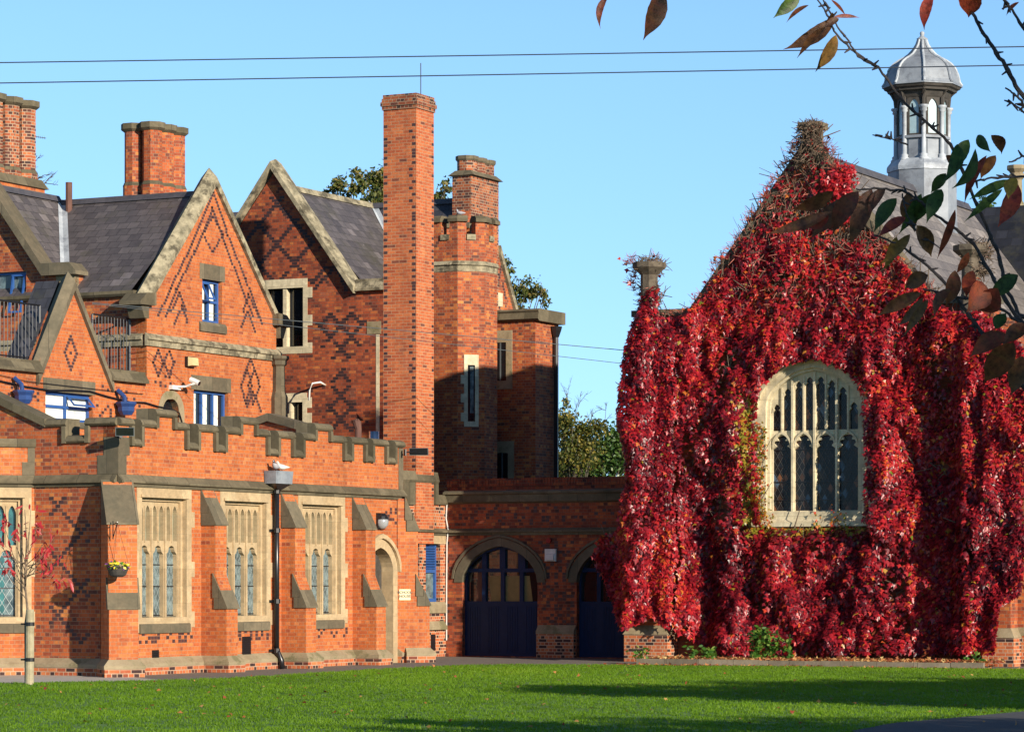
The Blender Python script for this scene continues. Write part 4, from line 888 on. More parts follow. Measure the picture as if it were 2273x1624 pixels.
def mullioned(F, r, n, parent, mat='cream', dep=-0.22):
    a, b, z0, z1 = r; mb = MB(); e = 0.14
    mb.prism(F, [(a-0.16, z0-0.2), (b+e, z0-0.2), (b+e, z1+0.26), (a-0.16, z1+0.26)], -0.3, 0.015, [hole((a, b, z0, z1))])
    for k in range(3): zz = z0-0.2+k*(z1-z0+0.2)*0.42; mb.box(F, b+e-0.02, b+e+0.16, -0.1, 0.013, zz, zz+0.3)
    for i in range(1, n): c = a+(b-a)*i/n; mb.prism(F, [(c-0.06, z0), (c+0.06, z0), (c+0.06, z1), (c-0.06, z1)], -0.24, -0.02)
    w_ = mb.build('window', mat, parent)
    g = MB(); g.face([F.P(a, dep, z0), F.P(b, dep, z0), F.P(b, dep, z1), F.P(a, dep, z1)])
    for i in range(n):
        c0, c1 = a+(b-a)*i/n+0.07, a+(b-a)*(i+1)/n-0.07
        g.prism(F, [(c0, z0), (c1, z0), (c1, z1), (c0, z1)], dep+0.002, dep+0.03, [[(c0+0.04, z0+0.04), (c1-0.04, z0+0.04), (c1-0.04, z1-0.04), (c0+0.04, z1-0.04)]], 1)
    g.build('pane', ['glass', 'black'], w_)
mullioned(MU, wE, 2, rngb); mullioned(MU, wF, 2, rngb)
a0, a1, z0, z1 = rect(MU, 815, 846, 713, 741); mb = MB(); mb.box(MU, a0, a1, -0.1, 0.014, z0, z1); mb.build('stone_block', 'plinth', rngb)
mb = MB(); a = MU.s(839); mb.box(MU, a-0.06, a+0.05, -0.05, 0.010, MU.z(839, 1000), MU.z(839, 742)); mb.build('mortar_strip', 'cream', rngb)
# roofs
vr = 5.66; hw = 2.45
mb = MB(); ew = fs-apx
mb.face([MU.P(apx, -0.4, rz2), MU.P(apx, -vr, rz2), MU.P(apx+ew, -vr, fz+0.02), MU.P(apx+ew, -0.4, fz+0.02)]); mb.face([MU.P(apx, -0.4, rz2-0.003), MU.P(apx, -vr, rz2-0.003), MU.P(apx-ew, -vr, fz), MU.P(apx-ew, -0.4, fz)])
rf = mb.build('roof', 'slate', rngb)
mb = MB(); mb.extr(Fr(MU.P(apx, 0, 0)[:2], VV, RR), [(-0.16, rz2-0.12), (-0.05, rz2+0.06), (0.05, rz2+0.06), (0.16, rz2-0.12)], 0.4, vr); mb.build('ridge', 'lichen', rf)
sG = 4.04; ez2 = rz2-hw*1.36
mb = MB(); mb.face([MU.P(-6, -vr, rz2-0.01), MU.P(sG-0.3, -vr, rz2-0.01), MU.P(sG-0.3, -vr+hw+0.2, ez2-0.25), MU.P(-6, -vr+hw+0.2, ez2-0.25)]); mb.face([MU.P(-6, -vr, rz2-0.013), MU.P(sG-0.3, -vr, rz2-0.013), MU.P(sG-0.3, -vr-hw-0.2, ez2-0.25), MU.P(-6, -vr-hw-0.2, ez2-0.25)])
rf2 = mb.build('roof', 'slatedk', rngb)
mb = MB(); mb.extr(MU, [(-vr+0.15, rz2-0.12), (-vr+0.04, rz2+0.05), (-vr-0.04, rz2+0.05), (-vr-0.15, rz2-0.12)], -6, sG-0.3); mb.build('ridge', 'ridge', rf2)
kr = (rz2-fz)/ew; mb = MB(); k2 = 1.36
for i in range(6):
    P_ = []
    for j in (i, i+1):
        x = ew*0.55*j/6; z = rz2-kr*x; v = vr-x*kr/k2; P_.append((apx+x, v, z))
    (s0, v0, z0), (s1, v1, z1) = P_
    mb.face([MU.P(s0-0.12, -v0, z0+0.12*kr+0.03), MU.P(s1-0.12, -v1, z1+0.12*kr+0.03), MU.P(s1+0.02, -v1, z1+0.03), MU.P(s0+0.02, -v0, z0+0.03)]); mb.face([MU.P(s0+0.02, -v0, z0+0.03), MU.P(s1+0.02, -v1, z1+0.03), MU.P(s1+0.16, -v1, z1+0.05), MU.P(s0+0.16, -v0, z0+0.05)])
mb.build('valley', 'leadw', rf)
# front wall of the range and its right (V) gable with chimney
mb = MB(); mb.prism(MU.off(0, -(vr-hw)), [(fs-0.5, 0), (sG, 0), (sG, ez2), (fs-0.5, ez2)], -0.4, 0); mb.build('wall', 'brickold', rngb)
GV = Fr(MU.P(sG, -vr, 0)[:2], VV, RR)
mb = MB(); mb.prism(GV, [(-hw, 0), (hw+0.05, 0), (hw+0.05, ez2), (0, rz2+0.35), (-hw, ez2)], -0.4, 0)
L = lambda *q: [GV.p(*p) for p in q]
for q in (((1085, 470), (1097, 520), (1086, 580), (1078, 640), (1070, 690)), ((1078, 520), (1090, 560), (1100, 600)), ((1100, 545), (1088, 600), (1098, 640), (1108, 680)), ((1112, 590), (1104, 640)), ((1116, 630), (1122, 660)), ((1083, 600), (1075, 660))): mb.rows(GV, L(*q))
mb.build('wall', ['brickside', 'bdark'], rngb)
mb = MB(); mb.prism(GV, [(hw+0.15, ez2-0.05), (1.27, rz2+0.45-1.27*1.36), (1.27, rz2+0.45-1.27*1.36-0.28), (hw+0.15, ez2-0.33)], -0.42, 0.1); mb.build('coping', 'lichen', rngb)
mb = MB(); c0, c1 = GV.s(1045), GV.s(1106); zc = GV.z(1060, 392)
mb.box(GV, c0, c1, -0.62, 0.012, ez2-0.5, zc); ch = mb.build('chimney', 'bricksoot', rngb)
mb = MB(); mb.solid([GV.P(c0-0.1, -0.72, zc), GV.P(c1+0.1, -0.72, zc), GV.P(c1+0.1, 0.12, zc), GV.P(c0-0.1, 0.12, zc)], [GV.P(c0+0.06, -0.56, zc+0.16), GV.P(c1-0.06, -0.56, zc+0.16), GV.P(c1-0.06, -0.04, zc+0.16), GV.P(c0+0.06, -0.04, zc+0.16)]); mb.build('chimney_cap', 'cope', ch)
zt3 = GV.z(1060, 347)
for k in range(3):
    c = GV.P(c0+0.34+k*(c1-c0-0.68)/2, -0.3, 0); mb = MB(); mb.plan(octo(c, 0.30, ROT), zc+0.1, zt3-0.15); mb.plan(octo(c, 0.31, ROT), zt3-0.15, zt3-0.1, 1, octo(c, 0.35, ROT)); mb.plan(octo(c, 0.35, ROT), zt3-0.1, zt3, 1); mb.build('chimney_shaft', ['bricksoot', 'coped'], ch)
a, z0, z1 = GV.s(1110), GV.z(1110, 680), GV.z(1110, 650); mb = MB(); mb.box(GV, a-0.15, a+0.15, -0.1, 0.014, z0, z1); mb.build('stone_block', 'cream', rngb)
# turret
tc = (-1.49, 89.7); TRr = 1.06
tz0, tzm = CH+(HY-590)/FOC*88.75, CH+(HY-523)/FOC*88.75; tzt = CH+(HY-480)/FOC*88.75
def oct2(r): return octo(tc, r, ROT)
mb = MB(); mb.plan(oct2(TRr), 0, tz0-0.16); mb.plan(oct2(TRr*1.0), tz0+0.12, tzm); tur = mb.build('turret', 'brickside', rngb)
mb = MB(); mb.plan(oct2(TRr*1.015), tz0-0.16, tz0-0.0); mb.plan(oct2(TRr*1.015), tz0-0.0, tz0+0.03, 0, oct2(TRr*1.07)); mb.plan(oct2(TRr*1.07), tz0+0.03, tz0+0.14, 0, oct2(TRr*1.01)); mb.build('string_course', 'lichen', tur)
def lerp(p, q, t): return (p[0]+(q[0]-p[0])*t, p[1]+(q[1]-p[1])*t)
for i in range(8):
    o, n_ = oct2(TRr), oct2(TRr*0.72); A, B, C = o[i-1], o[i], o[(i+1) % 8]; a_, b_, c_ = n_[i-1], n_[i], n_[(i+1) % 8]
    poly = [lerp(B, A, 0.33), B, lerp(B, C, 0.33), lerp(b_, c_, 0.33), b_, lerp(b_, a_, 0.33)]
    mb = MB(); mb.plan(poly, tzm, tzt-0.16); mer = mb.build('merlon', 'brickside', tur)
    o, n_ = oct2(TRr*1.09), oct2(TRr*0.64); A, B, C = o[i-1], o[i], o[(i+1) % 8]; a_, b_, c_ = n_[i-1], n_[i], n_[(i+1) % 8]; w_ = 0.36
    poly = [lerp(B, A, w_), B, lerp(B, C, w_), lerp(b_, c_, w_), b_, lerp(b_, a_, w_)]
    o, n_ = oct2(TRr*1.0), oct2(TRr*0.74); A, B, C = o[i-1], o[i], o[(i+1) % 8]; a_, b_, c_ = n_[i-1], n_[i], n_[(i+1) % 8]
    poly2 = [lerp(B, A, w_), B, lerp(B, C, w_), lerp(b_, c_, w_), b_, lerp(b_, a_, w_)]
    mb = MB(); mb.plan(poly, tzt-0.16, tzt-0.06); mb.plan(poly, tzt-0.06, tzt+0.03, 0, poly2); mb.build('coping', 'cope', mer)
    o, n_ = oct2(TRr*1.05), oct2(TRr*0.7); p0, p1, q0, q1 = lerp(o[i], o[(i+1) % 8], 0.34), lerp(o[i], o[(i+1) % 8], 0.66), lerp(n_[i], n_[(i+1) % 8], 0.34), lerp(n_[i], n_[(i+1) % 8], 0.66)
    mb = MB(); mb.plan([p0, p1, q1, q0], tzm-0.12, tzm+0.04); mb.build('coping', 'lichen', tur)
o = oct2(TRr*0.9); pg = lerp(o[0], o[1], 0.05)
pigeon((-1.5, 88.92, tzt+0.03), 2.8, 'grey pigeon standing on the turret merlon', 'pgrey', 'pgrey', 0.8)
# turret window (on the 45 degree face)
TF = Fr((tc[0]+TRr*cos(pi/8)*(Rx-Vx)*H2, tc[1]+TRr*cos(pi/8)*(Ry-Vy)*H2), ((Rx+Vx)*H2, (Ry+Vy)*H2), ((Rx-Vx)*H2, (Ry-Vy)*H2))
def slit(F, x0, x1, y0, y1, parent, mat, e=0.11, pane='glass'):
    a, b, z0, z1 = rect(F, x0, x1, y0, y1); mb = MB(); mb.prism(F, [(a-e, z0-0.15), (b+e, z0-0.15), (b+e, z1+0.3), (a-e, z1+0.3)], -0.1, 0.02, [hole((a, b, z0, z1))])
    for k in range(3): zz = z0+k*(z1-z0)/3; mb.box(F, a-e-0.1, a-e+0.01, -0.1, 0.018, zz, zz+0.25)
    w_ = mb.build('window', mat, parent); g = MB(); g.face([F.P(a, 0.004, z0), F.P(b, 0.004, z0), F.P(b, 0.004, z1), F.P(a, 0.004, z1)]); g.face([F.P((a*2+b)/3, 0.008, z0+(z1-z0)*0.15), F.P(b-0.04, 0.008, z0+(z1-z0)*0.15), F.P(b-0.04, 0.008, z1-0.05), F.P((a*2+b)/3, 0.008, z1-0.05)], 1); g.build('pane', ['glass', 'glassnet'], w_)
slit(TF, 1038, 1054, 810, 935, tur, 'cream')
# stair block at the right
BU = FU(1070, 91.4); bw_ = 1.78; bzt = BU.z(1190, 712)
mb = MB(); wG = rect(BU, 1098, 1124, 760, 845); wH = rect(BU, 1102, 1128, 1005, 1090)
mb.prism(BU, [(-0.6, 0), (bw_, 0), (bw_, bzt), (-0.6, bzt)], -1.55, 0, ); blk = mb.build('stair_block', 'brickside', rngb)
mb = MB(); mb.extr(BU, [(-1.7, bzt), (0.06, bzt), (0.16, bzt+0.06), (0.10, bzt+0.25), (0.14, bzt+0.30), (0.06, bzt+0.36), (-1.7, bzt+0.36)], -0.3, bw_+0.16); mb.build('cornice', 'cope', blk)
def flatwin(F, r, parent):
    a, b, z0, z1 = r; mb = MB(); mb.prism(F, [(a-0.2, z0-0.25), (b+0.2, z0-0.25), (b+0.2, z1+0.35), (a-0.2, z1+0.35)], -0.05, 0.03, [hole(r)]); w_ = mb.build('window', 'plinth', parent)
    g = MB(); g.face([F.P(a, 0.004, z0), F.P(b, 0.004, z0), F.P(b, 0.004, z1), F.P(a, 0.004, z1)]); g.box(F, (a+b)/2-0.02, (a+b)/2+0.02, 0.004, 0.016, z0, z1, 1); g.build('pane', ['glass', 'iron'], w_)
flatwin(BU, wG, blk); flatwin(BU, wH, blk)
mb = MB(); c = BU.P(bw_+0.11, -1.15, 0); zz = CH+(HY-735)/FOC*91.8
mb.tube([(c[0], c[1], 0.1), (c[0], c[1], zz)], 0.07, 8); mb.lathe(c, [(0.09, zz-0.2), (0.16, zz), (0.19, zz+0.12), (0.12, zz+0.12)], 8); mb.build('downpipe', 'black', blk)
# low roof, flue, hooded vent and swan-neck between the hall and the range
lowr = thing('low_gable', 'low dark gable peak rising behind the hall parapet', 'gable', (*at(620, 78), 0))
LG = FU(598, 78.0); mb = MB(); la = 0.0; lz = LG.z(598, 917); lb, lc = LG.s(470), LG.s(745); zb_ = LG.z(680, 948)
mb.prism(LG, [(LG.s(520), zb_-0.5), (LG.s(690), zb_-0.5), (LG.s(690), zb_), (0, lz-0.15), (LG.s(520), zb_)], -0.25, 0.0); mb.build('gable', 'brickside', lowr)
mb = MB(); mb.prism(LG, [(LG.s(505), zb_), (0, lz), (LG.s(705), zb_), (LG.s(705), zb_-0.2), (0, lz-0.2), (LG.s(505), zb_-0.2)], -0.34, 0.12); mb.build('coping', 'coped', lowr)
X, Y = at(830, 78); mb = MB(); zf = CH+(HY-957)/FOC*78
mb.tube([(X, Y, 4.5), (X, Y, zf)], 0.13, 14); fl = mb.build('steel_flue', 'steel', None, True); tag(fl, 'short polished steel flue behind the hall parapet', 'flue')
X, Y = at(795, 79); z0 = CH+(HY-970)/FOC*79; z1 = CH+(HY-925)/FOC*79
mb = MB(); mb.tube([(X, Y, z0-0.4), (X, Y, z0+0.2), (X-0.05, Y, z1-0.1), (X+0.05, Y, z1)], [0.09, 0.09, 0.13, 0.15], 10); tag(mb.build('vent_cowl', 'terra'), 'dark curved vent cowl standing behind the hall parapet', 'vent')
a, z = MU.s(706, 0.2), MU.z(706, 850, 0.2)
mb = MB(); mb.tube([MU.P(a+0.12, 0.0, z-0.05), MU.P(a+0.1, 0.25, z+0.02), MU.P(a-0.05, 0.42, z-0.02), MU.P(a-0.12, 0.48, z-0.22), MU.P(a-0.13, 0.48, z-0.5)], 0.03, 6); tag(mb.build('swan_neck_pipe', 'white', None, True), 'white swan neck pipe bracketed on the diapered wall', 'pipe')

# ------------------------------------------------------------------ tall chimney
CUf, CVf = FU(924, 80.4), FV(924, 80.4)
cw_, cd_ = -CUf.s(851), CVf.s(963); cz1 = CUf.z(924, 206)
chm = thing('tall_chimney', 'tall plain square chimney with pale mortar joints standing free above the roofs', 'chimney stack', (*CUf.o, 0))
mb = MB(); mb.box(CUf, -cw_, 0, -cd_, 0, 3.0, cz1-0.4)
for k in range(0, 120):
    if k % 2 == 0 or rnd.random() < 0.1: mb.brick(CUf, -0.07 if rnd.random() < 0.8 else -0.16, 50+k, m=1)
    if k % 2 == 0 and rnd.random() < 0.8: mb.brick(CUf, -cw_+0.07, 50+k, m=1)
    if k % 2 == 1 and rnd.random() < 0.7: mb.brick(CVf, cd_-0.07, 50+k, m=1)
mb.build('shaft', ['bricknew', 'bdark'], chm)
mb = MB(); e = [(0.03, 0.40, 0.30), (0.06, 0.30, 0.19), (0.035, 0.19, 0.10), (0.012, 0.10, 0.0)]
for q, a, b in e: mb.box(CUf, -cw_-q, q, -cd_-q, q, cz1-a, cz1-b)
mb.build('cap', 'bricksoot', chm)
mb = MB(); c = CUf.P(-0.0, -0.25, 0); mb.tube([(c[0], c[1], cz1-0.1), (c[0], c[1], CUf.z(926, 137))], 0.014, 5); mb.build('lightning_rod', 'black', chm)

# ------------------------------------------------------------------ archway block with its louvred return
AU, AV = FU(990, 82.0), FV(990, 82.0)
arcb = thing('archway_block', 'shaded brick range with two arched blue doorways under a stone cornice', 'building', (*AU.o, 0))
AE = 7.2
azt = AU.z(1000, 1093); asz = AU.z(1000, 1180)
d1 = (AU.s(1026), AU.s(1193)); d2 = (AU.s(1280), AU.s(1280)+(d1[1]-d1[0])); dzs_ = AU.z(1100, 1275); dza = AU.z(1105, 1211)
doors = [opening(a, b, 0.02, tudor(a, b, dzs_, dza)) for a, b in (d1, d2)]
mb = MB(); mb.prism(AU, [(-0.0, 0), (AE, 0), (AE, azt-0.3), (0, azt-0.3)], -0.5, 0, doors)
chequer(mb, AU, AU.s(1195)+0.05, AU.s(1280)-0.05, 0.1, asz-0.2, 0.55); chequer(mb, AU, 0.08, AE-0.5, asz+0.1, azt-0.35, 0.30); chequer(mb, AU, 0.05, d1[0]-0.4, 0.1, 3.2, 0.4)
mb.build('wall', ['brickold', 'bdark'], arcb)
mb = MB(); mb.extr(AU, [(-0.5, azt-0.3), (0.02, azt-0.3), (0.10, azt-0.26), (0.12, azt-0.08), (0.18, azt-0.05), (0.18, azt+0.0), (0.08, azt+0.04), (-0.5, azt+0.04)], -0.0, AE); mb.build('cornice', 'cope', arcb)
mb = MB(); string(mb, AU, 0, AE, asz+0.07, 0.10, 0.12); mb.build('string_course', 'cope', arcb)
mb = MB()
for a, b in ((d1[1]+0.0, d2[0]-0.0),): mb.extr(AU, [(0, 0.62), (0.14, 0.62), (0.14, 0.70), (0.0, 0.86)], a+0.02, b-0.02); 
mb.build('plinth', 'plinth', arcb)
mb = MB(); mb.box(AU, d1[1]+0.03, d2[0]-0.03, 0, 0.13, 0, 0.62); mb.build('plinth', 'brickchq', arcb)
for i, (a, b) in enumerate((d1, d2)):
    mb = MB(); o_ = tudor(a-0.24, b+0.24, dzs_-0.2, dza+0.22); mb.prism(AU, o_+tudor(a, b, dzs_-0.2, dza)[::-1], -0.3, 0.03); mb.prism(AU, tudor(a-0.30, b+0.30, dzs_-0.1, dza+0.30)+tudor(a-0.245, b+0.245, dzs_-0.1, dza+0.235)[::-1], 0.0, 0.06)
    st = mb.build('arch', 'coped', arcb)
    mb = MB(); rows_ = [0.03, AU.z(1100, 1338), AU.z(1100, 1265), dza]; cols = [a+(b-a)*k/4 for k in range(5)]; hs = []
    for k in range(4):
        hs.append([(cols[k]+0.06, rows_[1]+0.05), (cols[k+1]-0.05, rows_[1]+0.05), (cols[k+1]-0.05, rows_[2]-0.05), (cols[k]+0.06, rows_[2]-0.05)])
        ar_ = tudor(a+0.08, b-0.08, dzs_, dza-0.08, 40); seg = [q for q in ar_ if cols[k]+0.06 <= q[0] <= cols[k+1]-0.05 and q[1] > rows_[2]+0.07]
        x0, x1 = cols[k]+0.06, cols[k+1]-0.05
        if len(seg) >= 2: x1 = max(min(x1, seg[0][0]), x0+0.1); hs.append([(max(x0, seg[-1][0]), rows_[2]+0.05), (x1, rows_[2]+0.05)]+seg)
    mb.prism(AU, opening(a, b, 0.01, tudor(a, b, dzs_, dza)), -0.26, -0.16, hs)
    for k in range(4):
        for j in range(5): x = cols[k]+0.10+j*(cols[1]-cols[0]-0.2)/5; mb.box(AU, x+0.01, x+(cols[1]-cols[0]-0.2)/5-0.01, -0.159, -0.148, 0.12, rows_[1]-0.08)
    dd = mb.build('door', 'bluedk', arcb)
    mb = MB(); mb.face([AU.P(a, -0.24, 0.5), AU.P(b, -0.24, 0.5), AU.P(b, -0.24, dza), AU.P(a, -0.24, dza)]); mb.build('pane', 'doorglass' if 'doorglass' in M else 'glass', dd)
    if i == 0:
        mb = MB()
        mb.face([AU.P(cols[1]+0.2, -0.237, rows_[1]), AU.P(cols[4]-0.25, -0.237, rows_[1]), AU.P(cols[4]-0.35, -0.237, rows_[2]-0.15), AU.P(cols[1]+0.1, -0.237, rows_[2]-0.15)]); mb.face([AU.P(cols[0]+0.3, -0.236, rows_[1]), AU.P(cols[1]-0.05, -0.236, rows_[1]), AU.P(cols[1]-0.05, -0.236, dzs_+0.5), AU.P(cols[0]+0.35, -0.236, dzs_+0.2)], 1); mb.build('notice_board', [plain("tan board", (0.22, 0.15, 0.05), 0.7), plain("brown inside", (0.10, 0.035, 0.02), 0.7)], dd)
# set-back upper wall with soldier course
mb = MB(); zz = CH+(HY-1066)/FOC*81.6
mb.prism(AU.off(0, -1.2), [(-0.6, 3.5), (AE, 3.5), (AE, zz-0.12), (-0.6, zz-0.12)], -0.3, 0)
mb.build('upper_wall', 'brickold', arcb)
mb = MB(); k = -0.6
while k < AE: mb.box(AU.off(0, -1.2), k, k+0.075, -0.3, 0.03, zz-0.12, zz+0.09); k += 0.085
mb.build('soldier_course', 'brickold', arcb)
mb = MB(); mb.box(AU, -0.6, AE, -1.5, -0.5, azt-0.4, azt-0.2); mb.build('roof', 'lead', arcb)
# louvred return wall
l0 = AV.s(900); st1 = AV.s(964)
lzt, lz2 = AV.z(935, 1046), AV.z(975, 1098)
wL1 = rect(AV, 912, 931, 1206, 1335); wL2 = rect(AV, 945, 977, 1206, 1335)
mb = MB(); mb.prism(AV, [(l0-1.5, 0), (-0.01, 0), (-0.01, lz2-0.2), (st1, lz2-0.2), (st1, lzt-0.3), (l0-1.5, lzt-0.3)], -0.4, 0, [hole(wL1), hole(wL2)])
mb.build('wall', ['brickchq', 'bdark'], arcb)
mb = MB(); mb.extr(AV, [(-0.45, lzt-0.3), (0.06, lzt-0.3), (0.10, lzt-0.24), (0.04, lzt), (-0.45, lzt)], l0-1.5, st1+0.12); mb.extr(AV, [(-0.45, lz2-0.26), (0.062, lz2-0.26), (0.10, lz2-0.2), (0.04, lz2), (-0.45, lz2)], st1+0.12, 0.05)
mb.extr(AV, [(-0.45, lz2-0.26), (0.07, lz2-0.26), (0.07, lzt-0.302), (-0.45, lzt-0.302)], st1-0.05, st1+0.119); mb.extr(AV, [(-0.4, lz2-0.3), (0.07, lz2-0.3), (0.07, lzt-0.302), (-0.4, lzt-0.302)], l0-0.2, l0+0.42)
mb.build('coping', 'cope', arcb)
mb = MB(); string(mb, AV, l0-1, 0.1, AV.z(950, 1173), 0.10, 0.12); mb.build('string_course', 'cope', arcb)
mb = MB(); mb.box(AV, l0-1, -0.02, -0.2, 0.02, wL2[3], AV.z(950, 1181)); mb.build('lintel', 'buff', arcb)
mb = MB(); mb.extr(AV, [(-0.2, wL2[2]), (-0.2, wL2[2]-0.3), (0.05, wL2[2]-0.3), (0.05, wL2[2]-0.08), (0.0, wL2[2])], l0-1, -0.05); mb.extr(AV, [(0, 0.72), (0.1, 0.72), (0.1, 0.80), (0.0, 0.95)], l0, -0.1); mb.build('sill', 'plinth', arcb)
for r in (wL1, wL2):
    a, b, z0, z1 = r; zm = z0+(z1-z0)*0.52; mb = MB()
    mb.prism(AV, hole(r), -0.22, -0.12, [[(a+0.07, z0+0.09), (b-0.07, z0+0.09), (b-0.07, zm-0.03), (a+0.07, zm-0.03)], [(a+0.07, zm+0.06), (b-0.07, zm+0.06), (b-0.07, z1-0.05), (a+0.07, z1-0.05)]])
    n = 9
    for k in range(n): z = zm+0.07+k*(z1-zm-0.13)/n; mb.solid([AV.P(a+0.06, -0.20, z+0.06), AV.P(b-0.06, -0.20, z+0.06), AV.P(b-0.06, -0.19, z+0.08), AV.P(a+0.06, -0.19, z+0.08)], [AV.P(a+0.06, -0.10, z), AV.P(b-0.06, -0.10, z), AV.P(b-0.06, -0.09, z+0.02), AV.P(a+0.06, -0.09, z+0.02)])
    w_ = mb.build('louvred_window', 'blue', arcb); g = MB(); g.face([AV.P(a+0.05, -0.18, z0), AV.P(b-0.05, -0.18, z0), AV.P(b-0.05, -0.18, zm), AV.P(a+0.05, -0.18, zm)]); g.build('pane', 'glassnet', w_)
mb = MB(); a0, a1, z0, z1 = rect(AV, 956, 966, 1407, 1443); mb.box(AV, a0, a1, -0.02, 0.01, z0, z1); mb.build('vent_grille', 'black', arcb)
mb = MB(); pts = [(990, 1096), (993, 1115), (991, 1150), (996, 1175), (993, 1205), (992, 1300), (992, 1420)]
mb.tube([AU.P(0.03+(x-991)*0.012, 0.05, AU.z(990, y)) for x, y in pts], 0.018, 5); tag(mb.build('wall_conduit', 'white'), 'thin white conduit running down the corner beside the archway', 'conduit')
a, z = AU.s(1220, 0.1), AU.z(1220, 1232, 0.1)
t = thing('security_lamp', 'square white wall lamp between the two arched doorways', 'lamp', AU.P(a, 0, z))
mb = MB(); mb.box(AU, a-0.16, a+0.16, 0, 0.07, z-0.15, z+0.17); mb.build('housing', 'cam', t)
mb = MB(); mb.solid([AU.P(a-0.13, 0.07, z-0.13), AU.P(a+0.13, 0.07, z-0.13), AU.P(a+0.13, 0.07, z+0.05), AU.P(a-0.13, 0.07, z+0.05)], [AU.P(a-0.11, 0.13, z-0.12), AU.P(a+0.11, 0.13, z-0.12), AU.P(a+0.11, 0.11, z+0.03), AU.P(a-0.11, 0.11, z+0.03)]); mb.build('lamp_glass', 'cam', t)
mb = MB(); a, z = AU.s(1220), AU.z(1220, 1199); mb.tube([AU.P(a, 0, z), AU.P(a, 0.08, z)], 0.07, 10); tag(mb.build('alarm_bell', plain("red bell", (0.25, 0.015, 0.012), 0.4)), 'small round red alarm bell above the white wall lamp', 'alarm')
# ------------------------------------------------------------------ chapel
CU = AU.off(0, 2.0)
chap = thing('chapel', 'steep gabled brick chapel with large traceried window, slate roof and leaded cupola', 'chapel', (*CU.o, 0))
sa = CU.s(1795); hwid = sa-CU.s(1408); sL, sR = sa-hwid, sa+hwid
shz, apz2 = CU.z(1500, 700), CU.z(1795, 303); fL = CU.s(1532); fR = 2*sa-fL
wx0, wx1 = CU.s(1682), CU.s(1927); wzs, wza, wzb = CU.z(1800, 900), CU.z(1800, 797), CU.z(1800, 1168)
mb = MB()
mb.prism(CU, [(sL, 0), (sR, 0), (sR, shz), (fR, shz), (sa, apz2-0.15), (fL, shz), (sL, shz)], -0.6, 0.0, [opening(wx0+0.06, wx1-0.06, wzb+0.05, tudor(wx0+0.06, wx1-0.06, wzs, wza-0.06))])
mb.build('wall', 'brickold', chap)
mb = MB(); mb.box(CU, sL, sL+0.4, -16, -0.61, 0, shz-0.4); mb.box(CU, sR-0.4, sR, -16, -0.61, 0, shz-0.4); mb.build('side_wall', 'brickold', chap)
saddle(CU, fL-0.1, shz, sa, apz2, -0.65, 0.1, 0.3, 0.12, chap, 'coped'); saddle(CU, fR+0.1, shz, sa, apz2, -0.65, 0.1, 0.3, 0.12, chap, 'coped')
mb = MB(); mb.box(CU, sL-0.05, fL, -0.65, 0.08, shz, shz+0.16); mb.build('coping', 'coped', chap); mb = MB(); mb.box(CU, fR, sR+0.05, -0.65, 0.08, shz, shz+0.16); mb.build('coping', 'coped', chap)
mb = MB(); q = 0.2; mb.plan([CU.P(sa+x, -0.28+y, 0)[:2] for x, y in ((-q, -q), (q, -q), (q, q), (-q, q))], apz2-0.3, CU.z(1795, 285)); q2 = 0.29; mb.plan([CU.P(sa+x, -0.28+y, 0)[:2] for x, y in ((-q2, -q2), (q2, -q2), (q2, q2), (-q2, q2))], CU.z(1795, 285), CU.z(1795, 270)); mb.build('finial', 'coped', chap)
M['oldstone'] = rough_mat('vine stained stone', (0.06, 0.045, 0.032), (0.15, 0.12, 0.085), 6, 0.95, 0.6)
# pinnacled corner buttresses
def pinnacle(sc, x_top, y_top):
    zt = CU.z(x_top, y_top, 0.3); c = CU.P(sc, 0.25, 0)
    mb = MB(); mb.lathe(c, [(0.26, shz-0.6), (0.26, shz+0.1), (0.22, shz+0.2), (0.215, zt-0.34), (0.30, zt-0.26), (0.42, zt-0.16), (0.42, zt-0.03), (0.25, zt)], 8, ROT+pi/8); mb.build('pinnacle', 'oldstone', chap)
pinnacle(CU.s(1441, 0.25), 1441, 580); pinnacle(2*sa-CU.s(1441, 0.25)+0.05, 2165, 541)
def pier(a, b, dp, zt, nm='buttress'):
    mb = MB(); mb.extr(CU, [(0, 0.86), (dp, 0.86), (dp, zt-0.9), (0.15, zt), (0, zt)], a, b); mb.build(nm, 'brickside', chap)
    mb = MB(); mb.box(CU, a-0.11, b+0.11, 0, dp+0.11, 0, 0.68); mb.build('plinth', 'brickchq', chap)
    mb = MB(); mb.solid([CU.P(a-0.14, 0, 0.68), CU.P(b+0.14, 0, 0.68), CU.P(b+0.14, dp+0.14, 0.68), CU.P(a-0.14, dp+0.14, 0.68)], [CU.P(a-0.01, 0, 0.90), CU.P(b+0.01, 0, 0.90), CU.P(b+0.01, dp+0.01, 0.90), CU.P(a-0.01, dp+0.01, 0.90)]); mb.build('plinth', 'plinth', chap)
pier(CU.s(1400, 0.5), CU.s(1478, 0.5), 0.55, shz-0.4)
pier(CU.s(2193, 0.8), CU.s(2243, 0.8), 0.80, shz-0.4)
